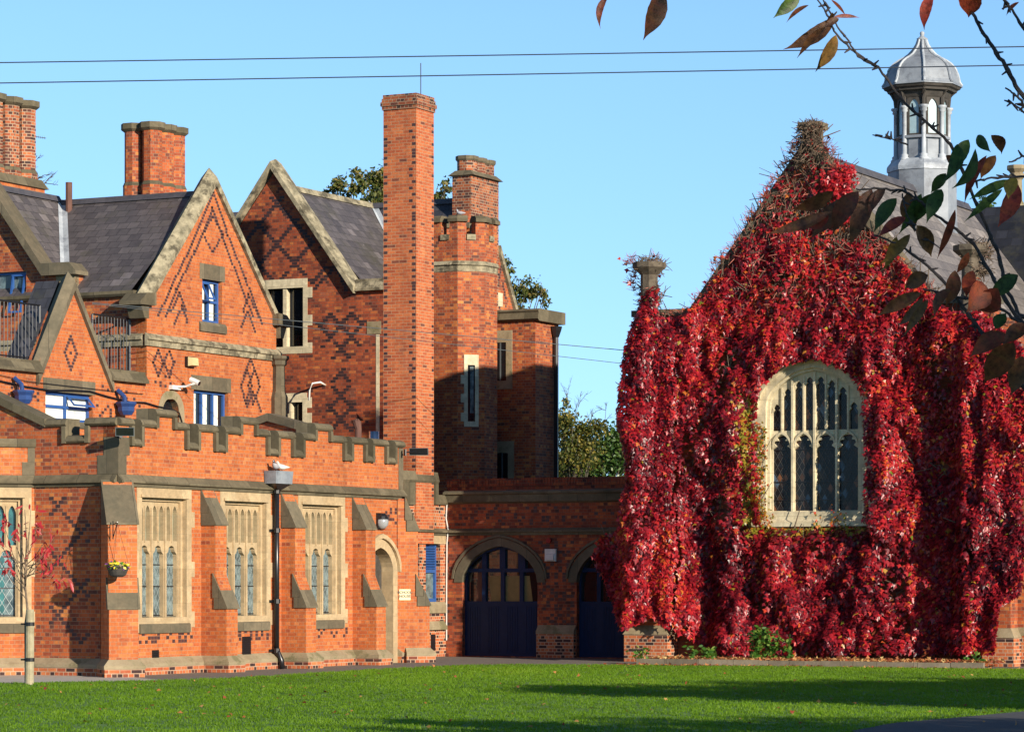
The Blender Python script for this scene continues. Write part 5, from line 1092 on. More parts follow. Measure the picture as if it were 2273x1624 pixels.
# roof, eaves and cupola on its ridge
CR = Fr(CU.P(sa, 0, 0)[:2], VV, RR); rzc = CR.z(1870, 362); kk = (apz2-shz)/(sa-fL); LEN = 17.0
LEN = CR.s(2120)+1.0; mb = MB(); ov = 3.75
for s_ in (1, -1): mb.face([CU.P(sa, -0.62, rzc-0.002*s_), CU.P(sa, -LEN, rzc-0.002*s_), CU.P(sa+s_*ov, -LEN, rzc-ov*kk), CU.P(sa+s_*ov, -0.62, rzc-ov*kk)])
crf = mb.build('roof', 'slatelt', chap)
mb = MB(); mb.extr(CR, [(-0.18, rzc-0.16), (-0.05, rzc+0.05), (0.05, rzc+0.05), (0.18, rzc-0.16)], 0.6, LEN); mb.build('ridge', 'ridge', crf)
mb = MB()
for k in range(4): x = ov-0.10-0.26*k; mb.extr(CR, [(x, rzc-x*kk+0.03), (x+0.09, rzc-(x+0.09)*kk+0.03), (x+0.09, rzc-(x+0.09)*kk+0.06), (x, rzc-x*kk+0.06)], 0.7, LEN)
mb.build('lead_eaves', 'leadw', crf)
cs = CR.s(2047); cc = CR.P(cs, 0, 0); CYY = cc[1]; pm = CYY/FOC
cup = MB(); Zc = lambda y: CH+(HY-y)*pm
def dy(zz): return (60+zz/3.248)*0.8103
RZ = lambda r: r/3.248*0.8103*pm
def ring(mb, prof, m=0): mb.lathe(cc, [(RZ(r)*1.03, Zc(dy(y))) for r, y in prof[::-1]], 8, ROT+pi/8, m)
ring(cup, [(36, 165), (41, 185), (50, 208), (62, 232), (78, 254), (96, 277), (120, 300), (158, 326), (205, 351), (242, 378), (270, 408), (289, 440), (302, 475), (311, 512), (319, 548), (332, 570), (347, 583), (347, 591)])
cupo = cup.build('cupola', 'lead', chap)
mb = MB()
for k in range(8):
    an = ROT+pi/8+k*pi/4; pts = [(36, 163), (50, 206), (78, 252), (120, 298), (158, 324), (205, 349), (242, 376), (270, 406), (289, 438), (302, 473), (311, 510), (319, 546), (340, 577)]
    mb.tube([(cc[0]+RZ(r)*1.04*cos(an), cc[1]+RZ(r)*1.04*sin(an), Zc(dy(y))) for r, y in pts], 0.035, 6)
mb.build('rib', 'leadw', cupo)
mb = MB(); ring(mb, [(4, 85), (18, 93), (22, 106), (16, 122), (20, 132), (30, 140), (48, 150), (46, 162), (34, 166)]); mb.build('finial', 'leadw', cupo, True)
mb = MB(); ring(mb, [(338, 590), (325, 612), (300, 622), (296, 640)]); ring(mb, [(262, 640), (236, 690), (222, 706)]); mb.build('eaves', 'timber', cupo)
mb = MB(); ring(mb, [(212, 690), (212, 1240)]); bdy = mb.build('shaft', 'lead', cupo)
mb = MB(); ring(mb, [(260, 1240), (300, 1290), (305, 1305), (305, 1340), (295, 1345)]); mb.build('ledge', 'leadw', cupo)
mb = MB(); ring(mb, [(295, 1345), (297, 1700), (310, 1990)]); mb.build('base', 'lead', cupo)
op, gl_, pan = MB(), MB(), MB()
for k in range(8):
    an = ROT+pi/4*k; ap = RZ(212)*1.03*cos(pi/8); G = Fr((cc[0]+ap*cos(an), cc[1]+ap*sin(an)), (-sin(an), cos(an)), (cos(an), sin(an))); hw_ = ap*math.tan(pi/8)
    o = hw_-0.12; zb0, zb1 = Zc(dy(1018)), Zc(dy(712)); zsp = Zc(dy(790))
    gl_.face([G.P(-o, 0.012, zb0), G.P(o, 0.012, zb0), G.P(o, 0.012, zsp)]+[G.P(a, 0.012, z) for a, z in gothic(-o, o, zsp, zb1)[1:-1]]+[G.P(-o, 0.012, zsp)])
    pan.prism(G, [(-o-0.06, zb0-0.05), (o+0.06, zb0-0.05), (o+0.06, zb1+0.03), (-o-0.06, zb1+0.03)], 0.0, 0.05, [[(-o, zb0), (o, zb0)]+gothic(-o, o, zsp, zb1)], 1)
    pan.box(G, -o-0.1, o+0.1, 0.0, 0.10, zb0-0.12, zb0-0.051); pan.box(G, -o-0.02, o+0.02, 0.0, 0.03, Zc(dy(1235)), zb0-0.16)
gl_.build('pane', plain("pale louvre glass", (0.30, 0.42, 0.46), 0.25), cupo); pan.build('panel', ['lead', 'timber'], cupo)
for k in range(8):
    an = ROT+pi/8+k*pi/4; r = RZ(232); c = (cc[0]+r*cos(an), cc[1]+r*sin(an)); mb = MB()
    zz = [Zc(dy(y)) for y in (1262, 1235, 1225, 1205, 1195, 830, 820, 800, 790, 772)]; rr_ = [0.14, 0.14, 0.10, 0.11, 0.065, 0.06, 0.10, 0.085, 0.13, 0.13]
    mb.lathe(c, list(zip(rr_, zz)), 10); mb.build('column', 'leadw', cupo, True)
    mb = MB(); mb.tube([(c[0], c[1], Zc(dy(772))), (cc[0]+RZ(238)*cos(an), cc[1]+RZ(238)*sin(an), Zc(dy(700))), (cc[0]+RZ(272)*cos(an), cc[1]+RZ(272)*sin(an), Zc(dy(640))), (cc[0]+RZ(300)*cos(an), cc[1]+RZ(300)*sin(an), Zc(dy(612)))], [0.05, 0.055, 0.06, 0.06], 6); mb.build('bracket', 'timber', cupo)
mb = MB(); b0 = Zc(dy(1990)); 
mb.build('flashing', 'leadw', cupo) if mb.v else None
# the great window
arch_o = tudor(wx0, wx1, wzs, wza, 20); e = 0.22
ia, ib = wx0+e, wx1-e; izb = CU.z(1800, 1135); iza = wza-0.20; arch_i = tudor(ia, ib, wzs, iza, 20)
mb = MB(); mb.prism(CU, opening(wx0, wx1, wzb, arch_o), -0.40, 0.03, [opening(ia, ib, izb, arch_i)])
for k in range(6):
    zz = wzb+0.25+k*0.5
    if k % 2 == 0: mb.box(CU, wx0-0.16, wx0+0.02, -0.2, 0.028, zz, zz+0.42); mb.box(CU, wx1-0.02, wx1+0.16, -0.2, 0.028, zz, zz+0.42)
mb.prism(CU, tudor(wx0-0.10, wx1+0.10, wzs-0.2, wza+0.12, 20)+tudor(wx0-0.01, wx1+0.01, wzs-0.2, wza+0.01, 20)[::-1], 0.0, 0.14)
mb.prism(CU, opening(ia-0.01, ib+0.01, izb, tudor(ia-0.01, ib+0.01, wzs, iza+0.01, 20)), -0.30, -0.08, [opening(ia+0.07, ib-0.07, izb+0.01, tudor(ia+0.07, ib-0.07, wzs, iza-0.07, 20))])
cwin = mb.build('window', 'cream', chap)
mb = MB(); mb.extr(CU, [(-0.36, izb+0.02), (-0.36, wzb), (0.16, wzb), (0.16, wzb+0.1), (0.08, wzb+0.14), (-0.2, izb)], wx0-0.12, wx1+0.12); mb.build('sill', 'cream', cwin)
ta, tb = ia+0.07, ib-0.07; per = (tb-ta)/4; ztr = CU.z(1800, 968); hs = []; rects = []; hw4 = (tb-ta)/2; cxm = (ta+tb)/2
def arch_h(x, top=iza-0.07): u = (x-cxm)/hw4; u = max(-1, min(1, u)); return wzs+(top-wzs)*(0.86*sqrt(1-u*u)+0.14*(1-abs(u)))
for i in range(4):
    c = ta+(i+0.5)*per; h = per/2-0.038; A_ = gothic(c-h, c+h, ztr-0.22, ztr+0.02+0.02, 8); B = []
    for k, (x, z) in enumerate(A_): f = k/(len(A_)-1); pin = 0.30*max(0, 1-abs(min(f, 1-f)-0.22)/0.07); B.append((c+(x-c)*(1-pin), z-0.04*max(0, pin*2)))
    hs.append([(c-h, izb+0.03), (c+h, izb+0.03), (c+h, ztr-0.30)]+B+[(c-h, ztr-0.30)]); rects.append((c-h, c+h, izb+0.03, ztr))
    for j in range(2):
        c2 = ta+i*per+(j+0.5)*per/2; h2 = per/4-0.03; base = ztr+0.16
        tops = min(arch_h(c2-h2), arch_h(c2+h2))-0.10
        low = tops if tops < wzs+0.3 else tops
        if (i, j) in ((0, 0), (3, 1)): low = min(low, wzs+0.12)
        P_ = gothic(c2-h2, c2+h2, low-0.20, low, 5)
        if low-0.2 > base+0.1: hs.append([(c2-h2, base), (c2+h2, base)]+P_); rects.append((c2-h2, c2+h2, base, low))
mb = MB(); mb.prism(CU, opening(ta-0.01, tb+0.01, izb, tudor(ta-0.01, tb+0.01, wzs, iza-0.06, 20)), -0.27, -0.18, hs)
for i in range(1, 4): c = ta+i*per; mb.prism(CU, [(c-0.028, izb), (c+0.028, izb), (c+0.028, arch_h(c)-0.05), (c-0.028, arch_h(c)-0.05)], -0.18, -0.11)
for i in range(4): c = ta+(i+0.5)*per; mb.prism(CU, [(c-0.022, ztr+0.1), (c+0.022, ztr+0.1), (c+0.022, arch_h(c)-0.05), (c-0.022, arch_h(c)-0.05)], -0.18, -0.14)
for i in range(4):
    c = ta+(i+0.5)*per; h = per/2-0.02; oo = gothic(c-h, c+h, ztr-0.24, ztr+0.14, 6); ii = gothic(c-h+0.045, c+h-0.045, ztr-0.24, ztr+0.08, 6); mb.prism(CU, oo+ii[::-1], -0.18, -0.13)
for i in range(4):                                   # cusps that foil the heads of the main lights
    c = ta+(i+0.5)*per; h = per/2-0.038
    for sg in (1, -1):
        e_ = lambda x, z: (c+sg*x, z)
        mb.prism(CU, [e_(h+0.01, ztr-0.30), e_(h-0.10, ztr-0.225), e_(h-0.045, ztr-0.16), e_(h+0.0, ztr-0.13)], -0.26, -0.155)
        mb.prism(CU, [e_(h-0.03, ztr-0.10), e_(h-0.155, ztr-0.085), e_(h-0.13, ztr-0.03), e_(h-0.10, ztr+0.0)], -0.26, -0.155)
    for j in range(2):
        c2 = ta+i*per+(j+0.5)*per/2; zt_ = min(arch_h(c2-per/4+0.03), arch_h(c2+per/4-0.03))-0.10
        if (i, j) in ((0, 0), (3, 1)): zt_ = min(zt_, wzs+0.12)
        for sg in (1, -1): mb.prism(CU, [(c2+sg*(per/4-0.02), zt_-0.22), (c2+sg*(per/4-0.085), zt_-0.15), (c2+sg*(per/4-0.045), zt_-0.09)], -0.26, -0.165)
mb.build('tracery', 'cream', cwin)
sgl, snt, sb = newmat("quarry glass")
uvn = N(snt, "ShaderNodeUVMap"); mpp = N(snt, "ShaderNodeMapping"); mpp.inputs['Rotation'].default_value = (0, 0, radians(45)); mpp.inputs['Scale'].default_value = (8.5, 5.2, 1); snt.links.new(uvn.outputs[0], mpp.inputs[0])
sep = N(snt, "ShaderNodeSeparateXYZ"); snt.links.new(uvn.outputs[0], sep.inputs[0])
def mnode(op, a, b): 
    n = N(snt, "ShaderNodeMath", operation=op)
    for k, v in enumerate((a, b)):
        if hasattr(v, 'is_linked'): snt.links.new(v, n.inputs[k])
        else: n.inputs[k].default_value = v
    return n.outputs[0]
u_ = mnode('DIVIDE', sep.outputs[0], 0.15); v_ = mnode('DIVIDE', sep.outputs[1], 0.26)
cmb = N(snt, "ShaderNodeCombineXYZ"); snt.links.new(mnode('FLOOR', mnode('ADD', u_, v_), 0), cmb.inputs[0]); snt.links.new(mnode('FLOOR', mnode('SUBTRACT', u_, v_), 0), cmb.inputs[1])
wn = N(snt, "ShaderNodeTexWhiteNoise", noise_dimensions='2D'); snt.links.new(cmb.outputs[0], wn.inputs[0])
sr = ramp(snt, [(0, (0.012, 0.012, 0.014)), (0.55, (0.022, 0.02, 0.022)), (0.72, (0.05, 0.028, 0.02)), (0.84, (0.17, 0.075, 0.04)), (0.92, (0.07, 0.11, 0.16)), (1, (0.10, 0.18, 0.27))], 'CONSTANT'); snt.links.new(wn.outputs[0], sr.inputs[0]); snt.links.new(sr.outputs[0], sb.inputs['Base Color']); sb.inputs['Roughness'].default_value = 0.12; sb.inputs['Specular IOR Level'].default_value = 0.25
g = MB()
for (p0, p1, q0, q1) in rects:
    g.face([CU.P(p0-0.02, -0.25, q0), CU.P(p1+0.02, -0.25, q0), CU.P(p1+0.02, -0.25, q1), CU.P(p0-0.02, -0.25, q1)]); lattice(g, CU, p0-0.02, p1+0.02, q0, q1, -0.243, 0.15, 0.26, 0.012, 1)
    if q0 < ztr-0.5:
        for zz in (q1-0.32, q0+0.25, q0+0.7): g.box(CU, p0, p1, -0.242, -0.222, zz, zz+0.022, 2)
p0, p1, q0, q1 = rects[0]
g.build('pane', [sgl, plain("dark came", (0.06, 0.06, 0.06), 0.5), 'black'], cwin)
# range at the far right: low wall in front, dark slate roof and a stone pinnacle behind
wallr = thing('side_range', 'brick range right of the chapel with moss stained coping and string course', 'building', (*CU.P(sR+0.2, 0, 0)[:2], 0))
SU = CU.off(sR+0.1, 0.25); rx = 7.0
mb = MB(); rz0 = SU.z(2260, 1107); mb.prism(SU, [(-0.3, 0), (rx, 0), (rx, rz0), (-0.3, rz0)], -0.4, 0); mb.build('wall', 'brickside', wallr)
mb = MB(); mb.extr(SU, [(-0.45, rz0), (0.05, rz0), (0.12, rz0+0.06), (0.04, rz0+0.22), (-0.45, rz0+0.22)], -0.3, rx); mb.build('coping', 'cope', wallr)
mb = MB(); string(mb, SU, -0.3, rx, SU.z(2260, 1170), 0.1, 0.1); mb.build('string_course', 'cope', wallr)
mb = MB(); mb.extr(SU, [(0, 0.72), (0.1, 0.72), (0.1, 0.80), (0.0, 0.92)], -0.3, rx); mb.build('plinth', 'plinth', wallr); mb = MB(); mb.box(SU, -0.3, rx, 0, 0.09, 0, 0.72); mb.build('plinth', 'brickchq', wallr)
farr = thing('slate_roofed_range', 'far range with a dark slate roof behind the cupola', 'building', (*at(2215, 88), 0))
DU = FU(2215, 88.0); rzd = DU.z(2215, 459); dl = DU.s(2128)
mb = MB(); mb.face([DU.P(dl, 0, rzd), DU.P(7, 0, rzd), DU.P(7, 4.2, rzd-5.8), DU.P(dl, 4.2, rzd-5.8)]); mb.face([DU.P(dl, 0, rzd), DU.P(7, 0, rzd), DU.P(7, -3.6, rzd-5.0), DU.P(dl, -3.6, rzd-5.0)]); mb.build('roof', 'slateshade', farr)
mb = MB(); mb.box(DU, dl+0.5, 7, -3.3, 3.9, 0, rzd-5.6); mb.build('wall', 'brickold', farr)
mb = MB(); c = at(2257, 90); zz = lambda y: CH+(HY-y)/FOC*90
mb.lathe(c, [(0.22, zz(470)), (0.22, zz(452)), (0.17, zz(446)), (0.16, zz(400)), (0.24, zz(394)), (0.24, zz(388)), (0.18, zz(384)), (0.30, zz(376)), (0.30, zz(368))], 8, ROT); mb.build('pinnacle', 'plinth', farr)
# kerb and bed in front of the chapel
k0, k1 = gp(1412, 1474), gp(2183, 1484)
KU = FU(1412, CH*FOC/(1474-HY)); klen = KU.s(2183); KH = 0.14
stones = []; a = 0.0; i = 0; mb = MB()
tag(sheet('flower_bed', [KU.P(0.02, -0.1, 0)[:2], KU.P(klen, -0.1, 0)[:2], CU.P(sR-0.1, 0.02, 0)[:2], CU.P(sL+0.5, 0.02, 0)[:2]], 0.10, 'soil'), kind='structure')
M['kerb'] = blockmat("kerb stone", (0.16, 0.135, 0.095), (0.30, 0.255, 0.18), 0.9, 5.0, (0.05, 0.04, 0.03), (0.14, 0.12, 0.08))
for j in range(11): mb.box(KU, klen*j/11+0.004, klen*(j+1)/11-0.004, -0.12, rnd.uniform(-0.004, 0.006), -0.05, KH+rnd.uniform(-0.006, 0.006))
tag(mb.build('kerb', 'kerb'), kind='structure')
# ------------------------------------------------------------------ creeper on the chapel
def inpoly(x, y, poly):
    r = np.zeros(len(x), bool); n = len(poly)
    for i in range(n):
        (x0, y0), (x1, y1) = poly[i], poly[(i+1) % n]
        c = ((y0 > y) != (y1 > y)) & (x < (x1-x0)*(y-y0)/((y1-y0)+1e-12)+x0); r ^= c
    return r
def sticks(P0, P1, w):
    """thin crossed blades for twigs"""
    d = P1-P0; d /= np.linalg.norm(d, axis=1)[:, None]+1e-9; a = np.cross(d, np.array([0.3, 0.9, 0.2])); a /= np.linalg.norm(a, axis=1)[:, None]; b = np.cross(d, a); w = np.asarray(w)[:, None] if np.ndim(w) else w
    V = np.stack([P0+a*w, P0-a*w, P1-a*w*0.6, P1+a*w*0.6, P0+b*w, P0-b*w, P1-b*w*0.6, P1+b*w*0.6], 1).reshape(-1, 3); k = np.arange(len(P0))[:, None]*8
    return V, np.concatenate([k+np.array([[0, 1, 2, 3]]), k+np.array([[4, 5, 6, 7]])], 1).reshape(-1, 4)
cre = thing('virginia_creeper', 'crimson creeper covering the chapel gable and spilling over the archway', 'creeper', CU.P(sa, 0.2, 0.1))
nU = np.array([-Vx, -Vy, 0]); tU = np.array([Rx, Ry, 0]); oU = np.array([CU.o[0], CU.o[1], 0])
def W3(s, d, z): return oU + np.outer(s, tU) + np.outer(d, nU) + np.outer(z, [0, 0, 1])
pxp = [(1416, 630), (1456, 632), (1460, 700), (1530, 698), (1640, 520), (1700, 430), (1760, 335), (1775, 290), (1815, 290), (1850, 360), (1895, 415), (1890, 480), (1960, 530), (2060, 640), (2110, 690), (2150, 690), (2168, 600), (2185, 690), (2240, 760), (2262, 830), (2268, 1080), (2240, 1100), (2252, 1200), (2240, 1310), (2195, 1345), (2188, 1445), (1640, 1448), (1560, 1430), (1500, 1385), (1470, 1365), (1420, 1392), (1385, 1385), (1365, 1330), (1345, 1290), (1322, 1235), (1330, 1195), (1385, 1165), (1398, 1100), (1400, 1050), (1392, 990), (1380, 930), (1386, 850), (1400, 760), (1408, 690)]
poly = np.array([CU.p(x, y, 0.95 if (x > 2186 and y > 720) else (0.6 if x < 1490 and y < 1100 else 0.3)) for x, y in pxp]); poly[:, 0] += np.array([0.30 if (x > 2186 and y > 720) else 0 for x, y in pxp]); ps_, pz_ = poly[:, 0], poly[:, 1]
win_out = np.array([CU.p(x, y, 0.2) for x, y in [(1690, 1172), (1690, 960), (1688, 900), (1705, 850), (1740, 812), (1805, 792), (1870, 812), (1905, 845), (1922, 900), (1925, 960), (1932, 1172)]])
def depth(s, z):
    lb0, lb1, rb0 = CU.s(1385), CU.s(1490), CU.s(2150)
    d = 0.06+0.34*vnoise(s*0.95, z*0.55, 3)**1.5+0.34*vnoise(s*2.1, z*1.5, 5)**1.3+0.24*vnoise(s*4.6, z*3.4, 9)
    up = np.clip((z-7.5)/3.0, 0, 1); d *= 1-0.55*up
    lo = np.clip((2.3-z)/2.0, 0, 1)
    d += 0.62*np.exp(-((s-(lb0+lb1)/2)/0.62)**2)*np.clip((9.2-z)/1.5, 0, 1)
    d += 0.62*np.clip((s-rb0+0.25)/0.5, 0, 1)*np.clip((8.6-z)/1.5, 0, 1)
    d += 0.24*np.exp(-((s-CU.s(1640))/0.36)**2)*np.clip((7.5-z)/1.0, 0, 1) + 0.22*np.exp(-((s-CU.s(1975))/0.38)**2)*np.clip((7.0-z)/1.0, 0, 1)*np.clip(z-1.0, 0, 1)
    d = np.where((s > lb0-0.05) & (s < CU.s(1478, 0.5)+0.16+0.25*vnoise(s*0, z*2.2, 67)) & (z < shz-0.5), np.maximum(d, 0.66+0.2*vnoise(s*3, z*2, 61)), d)
    d = np.where((s > CU.s(2193, 0.8)-0.06) & (z < shz-0.5), np.maximum(d, 0.90+0.22*vnoise(s*2.5, z*1.5, 63)), d)
    d += 0.30*lo*(0.4+vnoise(s*1.4, z*0.9, 21))
    d -= 0.22*np.exp(-((s-CU.s(1575))/0.28)**2)*np.clip((5.6-z)/1.0, 0, 1) + 0.18*np.exp(-((s-CU.s(2085))/0.42)**2)*np.clip((6.2-z)/1.0, 0, 1)
    d = np.where((s > wx0-0.3) & (s < wx1+0.3) & (z < wzb+0.1), d*np.clip((wzb-z)/0.9+0.35, 0.35, 1), d)
    return np.maximum(d, 0.04)
def creep(n, seed, inset=0.0):
    g = np.random.default_rng(seed); s = g.uniform(ps_.min(), ps_.max(), n); z = g.uniform(pz_.min(), pz_.max(), n)
    k = inpoly(s, z, poly) & ~inpoly(s, z, win_out); return s[k], z[k], g
s, z, g = creep(190000, 5)
dn = vnoise(s*1.1, z*0.55, 31)*0.6+vnoise(s*3.2, z*2.1, 33)*0.4
edg = np.clip(1-((z-shz)-(s-fL)*-kk*-1)/-1.0, 0, 1)*0
bare = np.clip((z-10.1)/0.9, 0, 1); edg = np.exp(-(((shz+(s-fL)*kk)-z)/0.55)**2)*(s < sa)*np.clip((z-shz)/0.5, 0, 1); bareR = np.exp(-((s-CU.s(1950))/0.9)**2)*np.clip((z-7.8)/1.0, 0, 1); shl = np.clip((z-8.2)/0.5, 0, 1)*np.clip((CU.s(1560)-s)/0.3, 0, 1)
hol = np.exp(-((s-CU.s(1575))/0.25)**2)*np.clip((5.3-z)/1.0, 0, 1)+0.6*np.exp(-((s-CU.s(2090))/0.42)**2)*np.clip((5.8-z)/1.0, 0, 1)
keep = g.uniform(0, 1, len(s)) < np.clip(0.12+1.7*(dn-0.26)+0.45*((s < CU.s(1478, 0.5)+0.5)|(s > CU.s(2193, 0.8)-0.2)), 0.05, 1)*(1-0.90*np.clip(bare+bareR*0.8+shl*0.6+edg*0.75, 0, 1))*(1-0.35*np.clip(hol, 0, 1))
s, z = s[keep], z[keep]; n = len(s); dd_ = depth(s, z)-np.abs(g.normal(0, 0.055, n))
arb = np.clip((CU.s(1420)-s)/0.5, 0, 1)*np.clip((4.2-z)/0.4, 0, 1)         # the tongue hanging over the archway
dd_ = np.where(arb > 0.02, 0.74-0.30*arb**2+0.24*(vnoise(s*3.1, z*2.4, 71)-0.5)-np.abs(g.normal(0, 0.06, n)), dd_)
e = 0.05; ds = (depth(s+e, z)-depth(s-e, z))/(2*e); dz_ = (depth(s, z+e)-depth(s, z-e))/(2*e)
nr = nU[None]-np.outer(np.clip(ds, -1.4, 1.4), tU)-np.outer(np.clip(dz_, -1.2, 1.2)-0.55, [0, 0, 1])+g.normal(0, 0.42, (n, 3))
tp = np.array([0, 0, -1.0])[None]+g.normal(0, 0.38, (n, 3))+0.25*nU[None]
sz_ = g.uniform(0.07, 0.15, n)*(1+0.12*(z < 4)); P = W3(s, dd_, z)
Vv, Ff = leaves(P, nr, tp, sz_, lobed=True, fold=0.22)
zone = vnoise(s*0.55, z*0.4, 41)*0.5+vnoise(s*1.7, z*1.2, 43)*0.5
col = np.clip(0.50+0.55*(zone-0.5)+g.normal(0, 0.17, n), 0, 1)
ywin = np.exp(-((s-CU.s(1676))/0.16)**2)*np.clip((6.8-z)/0.5, 0, 1)*np.clip((z-3.0)/0.5, 0, 1)+np.exp(-((z-CU.z(1800, 1165))/0.14)**2)*((s > wx0-0.2) & (s < wx1+0.1))
col = np.where((g.uniform(0, 1, n) < ywin*0.8) | (g.uniform(0, 1, n) < 0.012), g.uniform(0.90, 1.0, n), np.minimum(col, 0.89))
M['creeper'] = leafmat("creeper leaf", [(0, (0.055, 0.007, 0.012)), (0.26, (0.10, 0.008, 0.015)), (0.50, (0.31, 0.012, 0.023)), (0.72, (0.56, 0.024, 0.031)), (0.86, (0.64, 0.085, 0.026)), (0.895, (0.58, 0.18, 0.025)), (0.94, (0.40, 0.28, 0.03)), (1, (0.14, 0.19, 0.02))], rough=0.38, trans=0.34, spec=0.6)
np_mesh('foliage', Vv, Ff, 'creeper', np.repeat(col, 2), cre)
# a bright tuft on the right slope of the gable, and runners over the sill and down the window's side
g = np.random.default_rng(8); n = 900
cx_, cy_ = np.array([1865, 1880, 1888, 1885, 1850]), np.array([400, 440, 470, 390, 410]); idx = g.integers(0, 5, n)
s = np.array([CU.s(q) for q in cx_])[idx]+g.normal(0, 0.13, n); z = np.array([CU.z(a, b) for a, b in zip(cx_, cy_)])[idx]+g.normal(0, 0.16, n); d = 0.12+g.uniform(0, 0.25, n)
Vv, Ff = leaves(W3(s, d, z), nU[None]+g.normal(0, 0.5, (n, 3))+[0, 0, 0.4], np.array([0, 0, -1.0])[None]+g.normal(0, 0.4, (n, 3)), g.uniform(0.08, 0.13, n), lobed=True)
np_mesh('foliage', Vv, Ff, 'creeper', np.repeat(np.clip(g.normal(0.68, 0.06, n), 0, 0.8), 2), cre)
n = 700; q = g.uniform(0, 1, n); wh = g.uniform(0, 1, n) < 0.5
s = np.where(wh, wx0+q*(wx1-wx0), CU.s(1690)+g.normal(0, 0.08, n)); z = np.where(wh, wzb-0.05+np.abs(g.normal(0, 0.16, n))*(vnoise(q*9, q*0, 5) > 0.45)*1.6, CU.z(1690, 1170)+q*2.6)
Vv, Ff = leaves(W3(s, np.where(wh, 0.16, 0.06)+g.uniform(0, 0.06, n), z), nU[None]+g.normal(0, 0.5, (n, 3)), np.array([0, 0, -1.0])[None]+g.normal(0, 0.6, (n, 3)), g.uniform(0.05, 0.09, n), lobed=True)
np_mesh('foliage', Vv, Ff, 'creeper', np.repeat(np.clip(g.normal(0.93, 0.06, n), 0.6, 1), 2), cre)
# bare stems over the whole wall, thick on the upper gable
s, z, g = creep(15000, 15); up = np.clip((z-8.0)/1.8, 0.16, 1); k = g.uniform(0, 1, len(s)) < up; s, z = s[k], z[k]; n = len(s)
a = g.normal(pi/2, 0.8, n); ln = g.uniform(0.15, 0.6, n); d = np.minimum(depth(s, z), 0.3)*g.uniform(0.15, 1.0, n)
Vv, Ff = sticks(W3(s, d, z), W3(s+np.cos(a)*ln, d+g.normal(0, 0.06, n), z+np.sin(a)*ln), g.uniform(0.006, 0.018, n)); np_mesh('stems', Vv, Ff, 'twig', None, cre)
edge_px = [((1405, 640), (1400, 560)), ((1462, 700), (1530, 692)), ((1530, 692), (1640, 520)), ((1640, 520), (1775, 305)), ((1770, 290), (1820, 285)), ((1820, 300), (1868, 385)), ((1945, 530), (2080, 660)), ((2150, 560), (2185, 560)), ((2235, 760), (2262, 900)), ((1425, 585), (1462, 580)), ((2255, 1150), (2250, 1300))]
P0, P1, lv = [], [], []
for (xa, ya), (xb, yb) in edge_px:
    L_ = math.hypot(xb-xa, yb-ya); nb = int(L_/5)+4
    for _ in range(nb):
        t_ = g.uniform(); s0, z0 = CU.p(xa+(xb-xa)*t_+g.normal(0, 5), ya+(yb-ya)*t_+g.normal(0, 5)+g.uniform(0, 14), 0.1); d0 = g.uniform(-0.2, 0.25)
        for _ in range(g.integers(4, 11)):
            v = g.normal(0, 1, 3); v /= np.linalg.norm(v); l_ = g.uniform(0.10, 0.26); P0.append((s0, d0, z0)); P1.append((s0+v[0]*l_, d0+abs(v[1])*l_, z0+abs(v[2])*l_*0.9))
        if g.uniform() < 0.35: lv.append((s0+g.normal(0, 0.1), d0+0.1, z0+g.normal(0.03, 0.1)))
P0, P1 = np.array(P0), np.array(P1); Vv, Ff = sticks(W3(*P0.T), W3(*P1.T), 0.0065); np_mesh('leaf_stalks', Vv, Ff, 'pinktwig', None, cre)
s, z, g2 = creep(14000, 25); k = (g2.uniform(0, 1, len(s)) < np.clip((z-8.3)/1.5, 0.0, 0.55)); s, z = s[k], z[k]; n = len(s); d = np.minimum(depth(s, z), 0.4)*g2.uniform(0.6, 1.1, n); a = g2.uniform(0, 2*pi, n); ln = g2.uniform(0.08, 0.22, n)
Vv, Ff = sticks(W3(s, d, z), W3(s+np.cos(a)*ln, d+g2.uniform(0, 0.15, n), z+np.sin(a)*ln), 0.0065); np_mesh('leaf_stalks', Vv, Ff, 'pinktwig', None, cre)
lv = np.array(lv); n = len(lv); Vv, Ff = leaves(W3(*lv.T), nU[None]+g.normal(0, 0.6, (n, 3)), np.array([0, 0, -1.0])[None]+g.normal(0, 0.5, (n, 3)), g.uniform(0.09, 0.15, n), lobed=True)
np_mesh('foliage', Vv, Ff, 'creeper', np.repeat(np.clip(g.normal(0.6, 0.2, n), 0, 0.89), 2), cre)
# brown nests of stems on the pinnacle heads and finial
P0, P1 = [], []
for (x, y, r_) in ((1441, 590, 0.36), (1441, 640, 0.2), (1441, 670, 0.22), (2167, 556, 0.36), (2167, 600, 0.25), (1795, 285, 0.3), (1797, 320, 0.32), (1800, 350, 0.4)):
    s0, z0 = CU.p(x, y, 0.2)
    for _ in range(260):
        v = g.normal(0, 1, 3); v /= np.linalg.norm(v); r2 = r_*g.uniform(0.8, 1.08); p = np.array([s0+v[0]*r2, 0.15+v[1]*r2*0.9, z0+v[2]*r2*0.55]); P0.append(p); P1.append(p+g.normal(0, 0.11, 3))
P0, P1 = np.array(P0), np.array(P1); Vv, Ff = sticks(W3(*P0.T), W3(*P1.T), 0.011); np_mesh('stems', Vv, Ff, 'twig', None, cre)

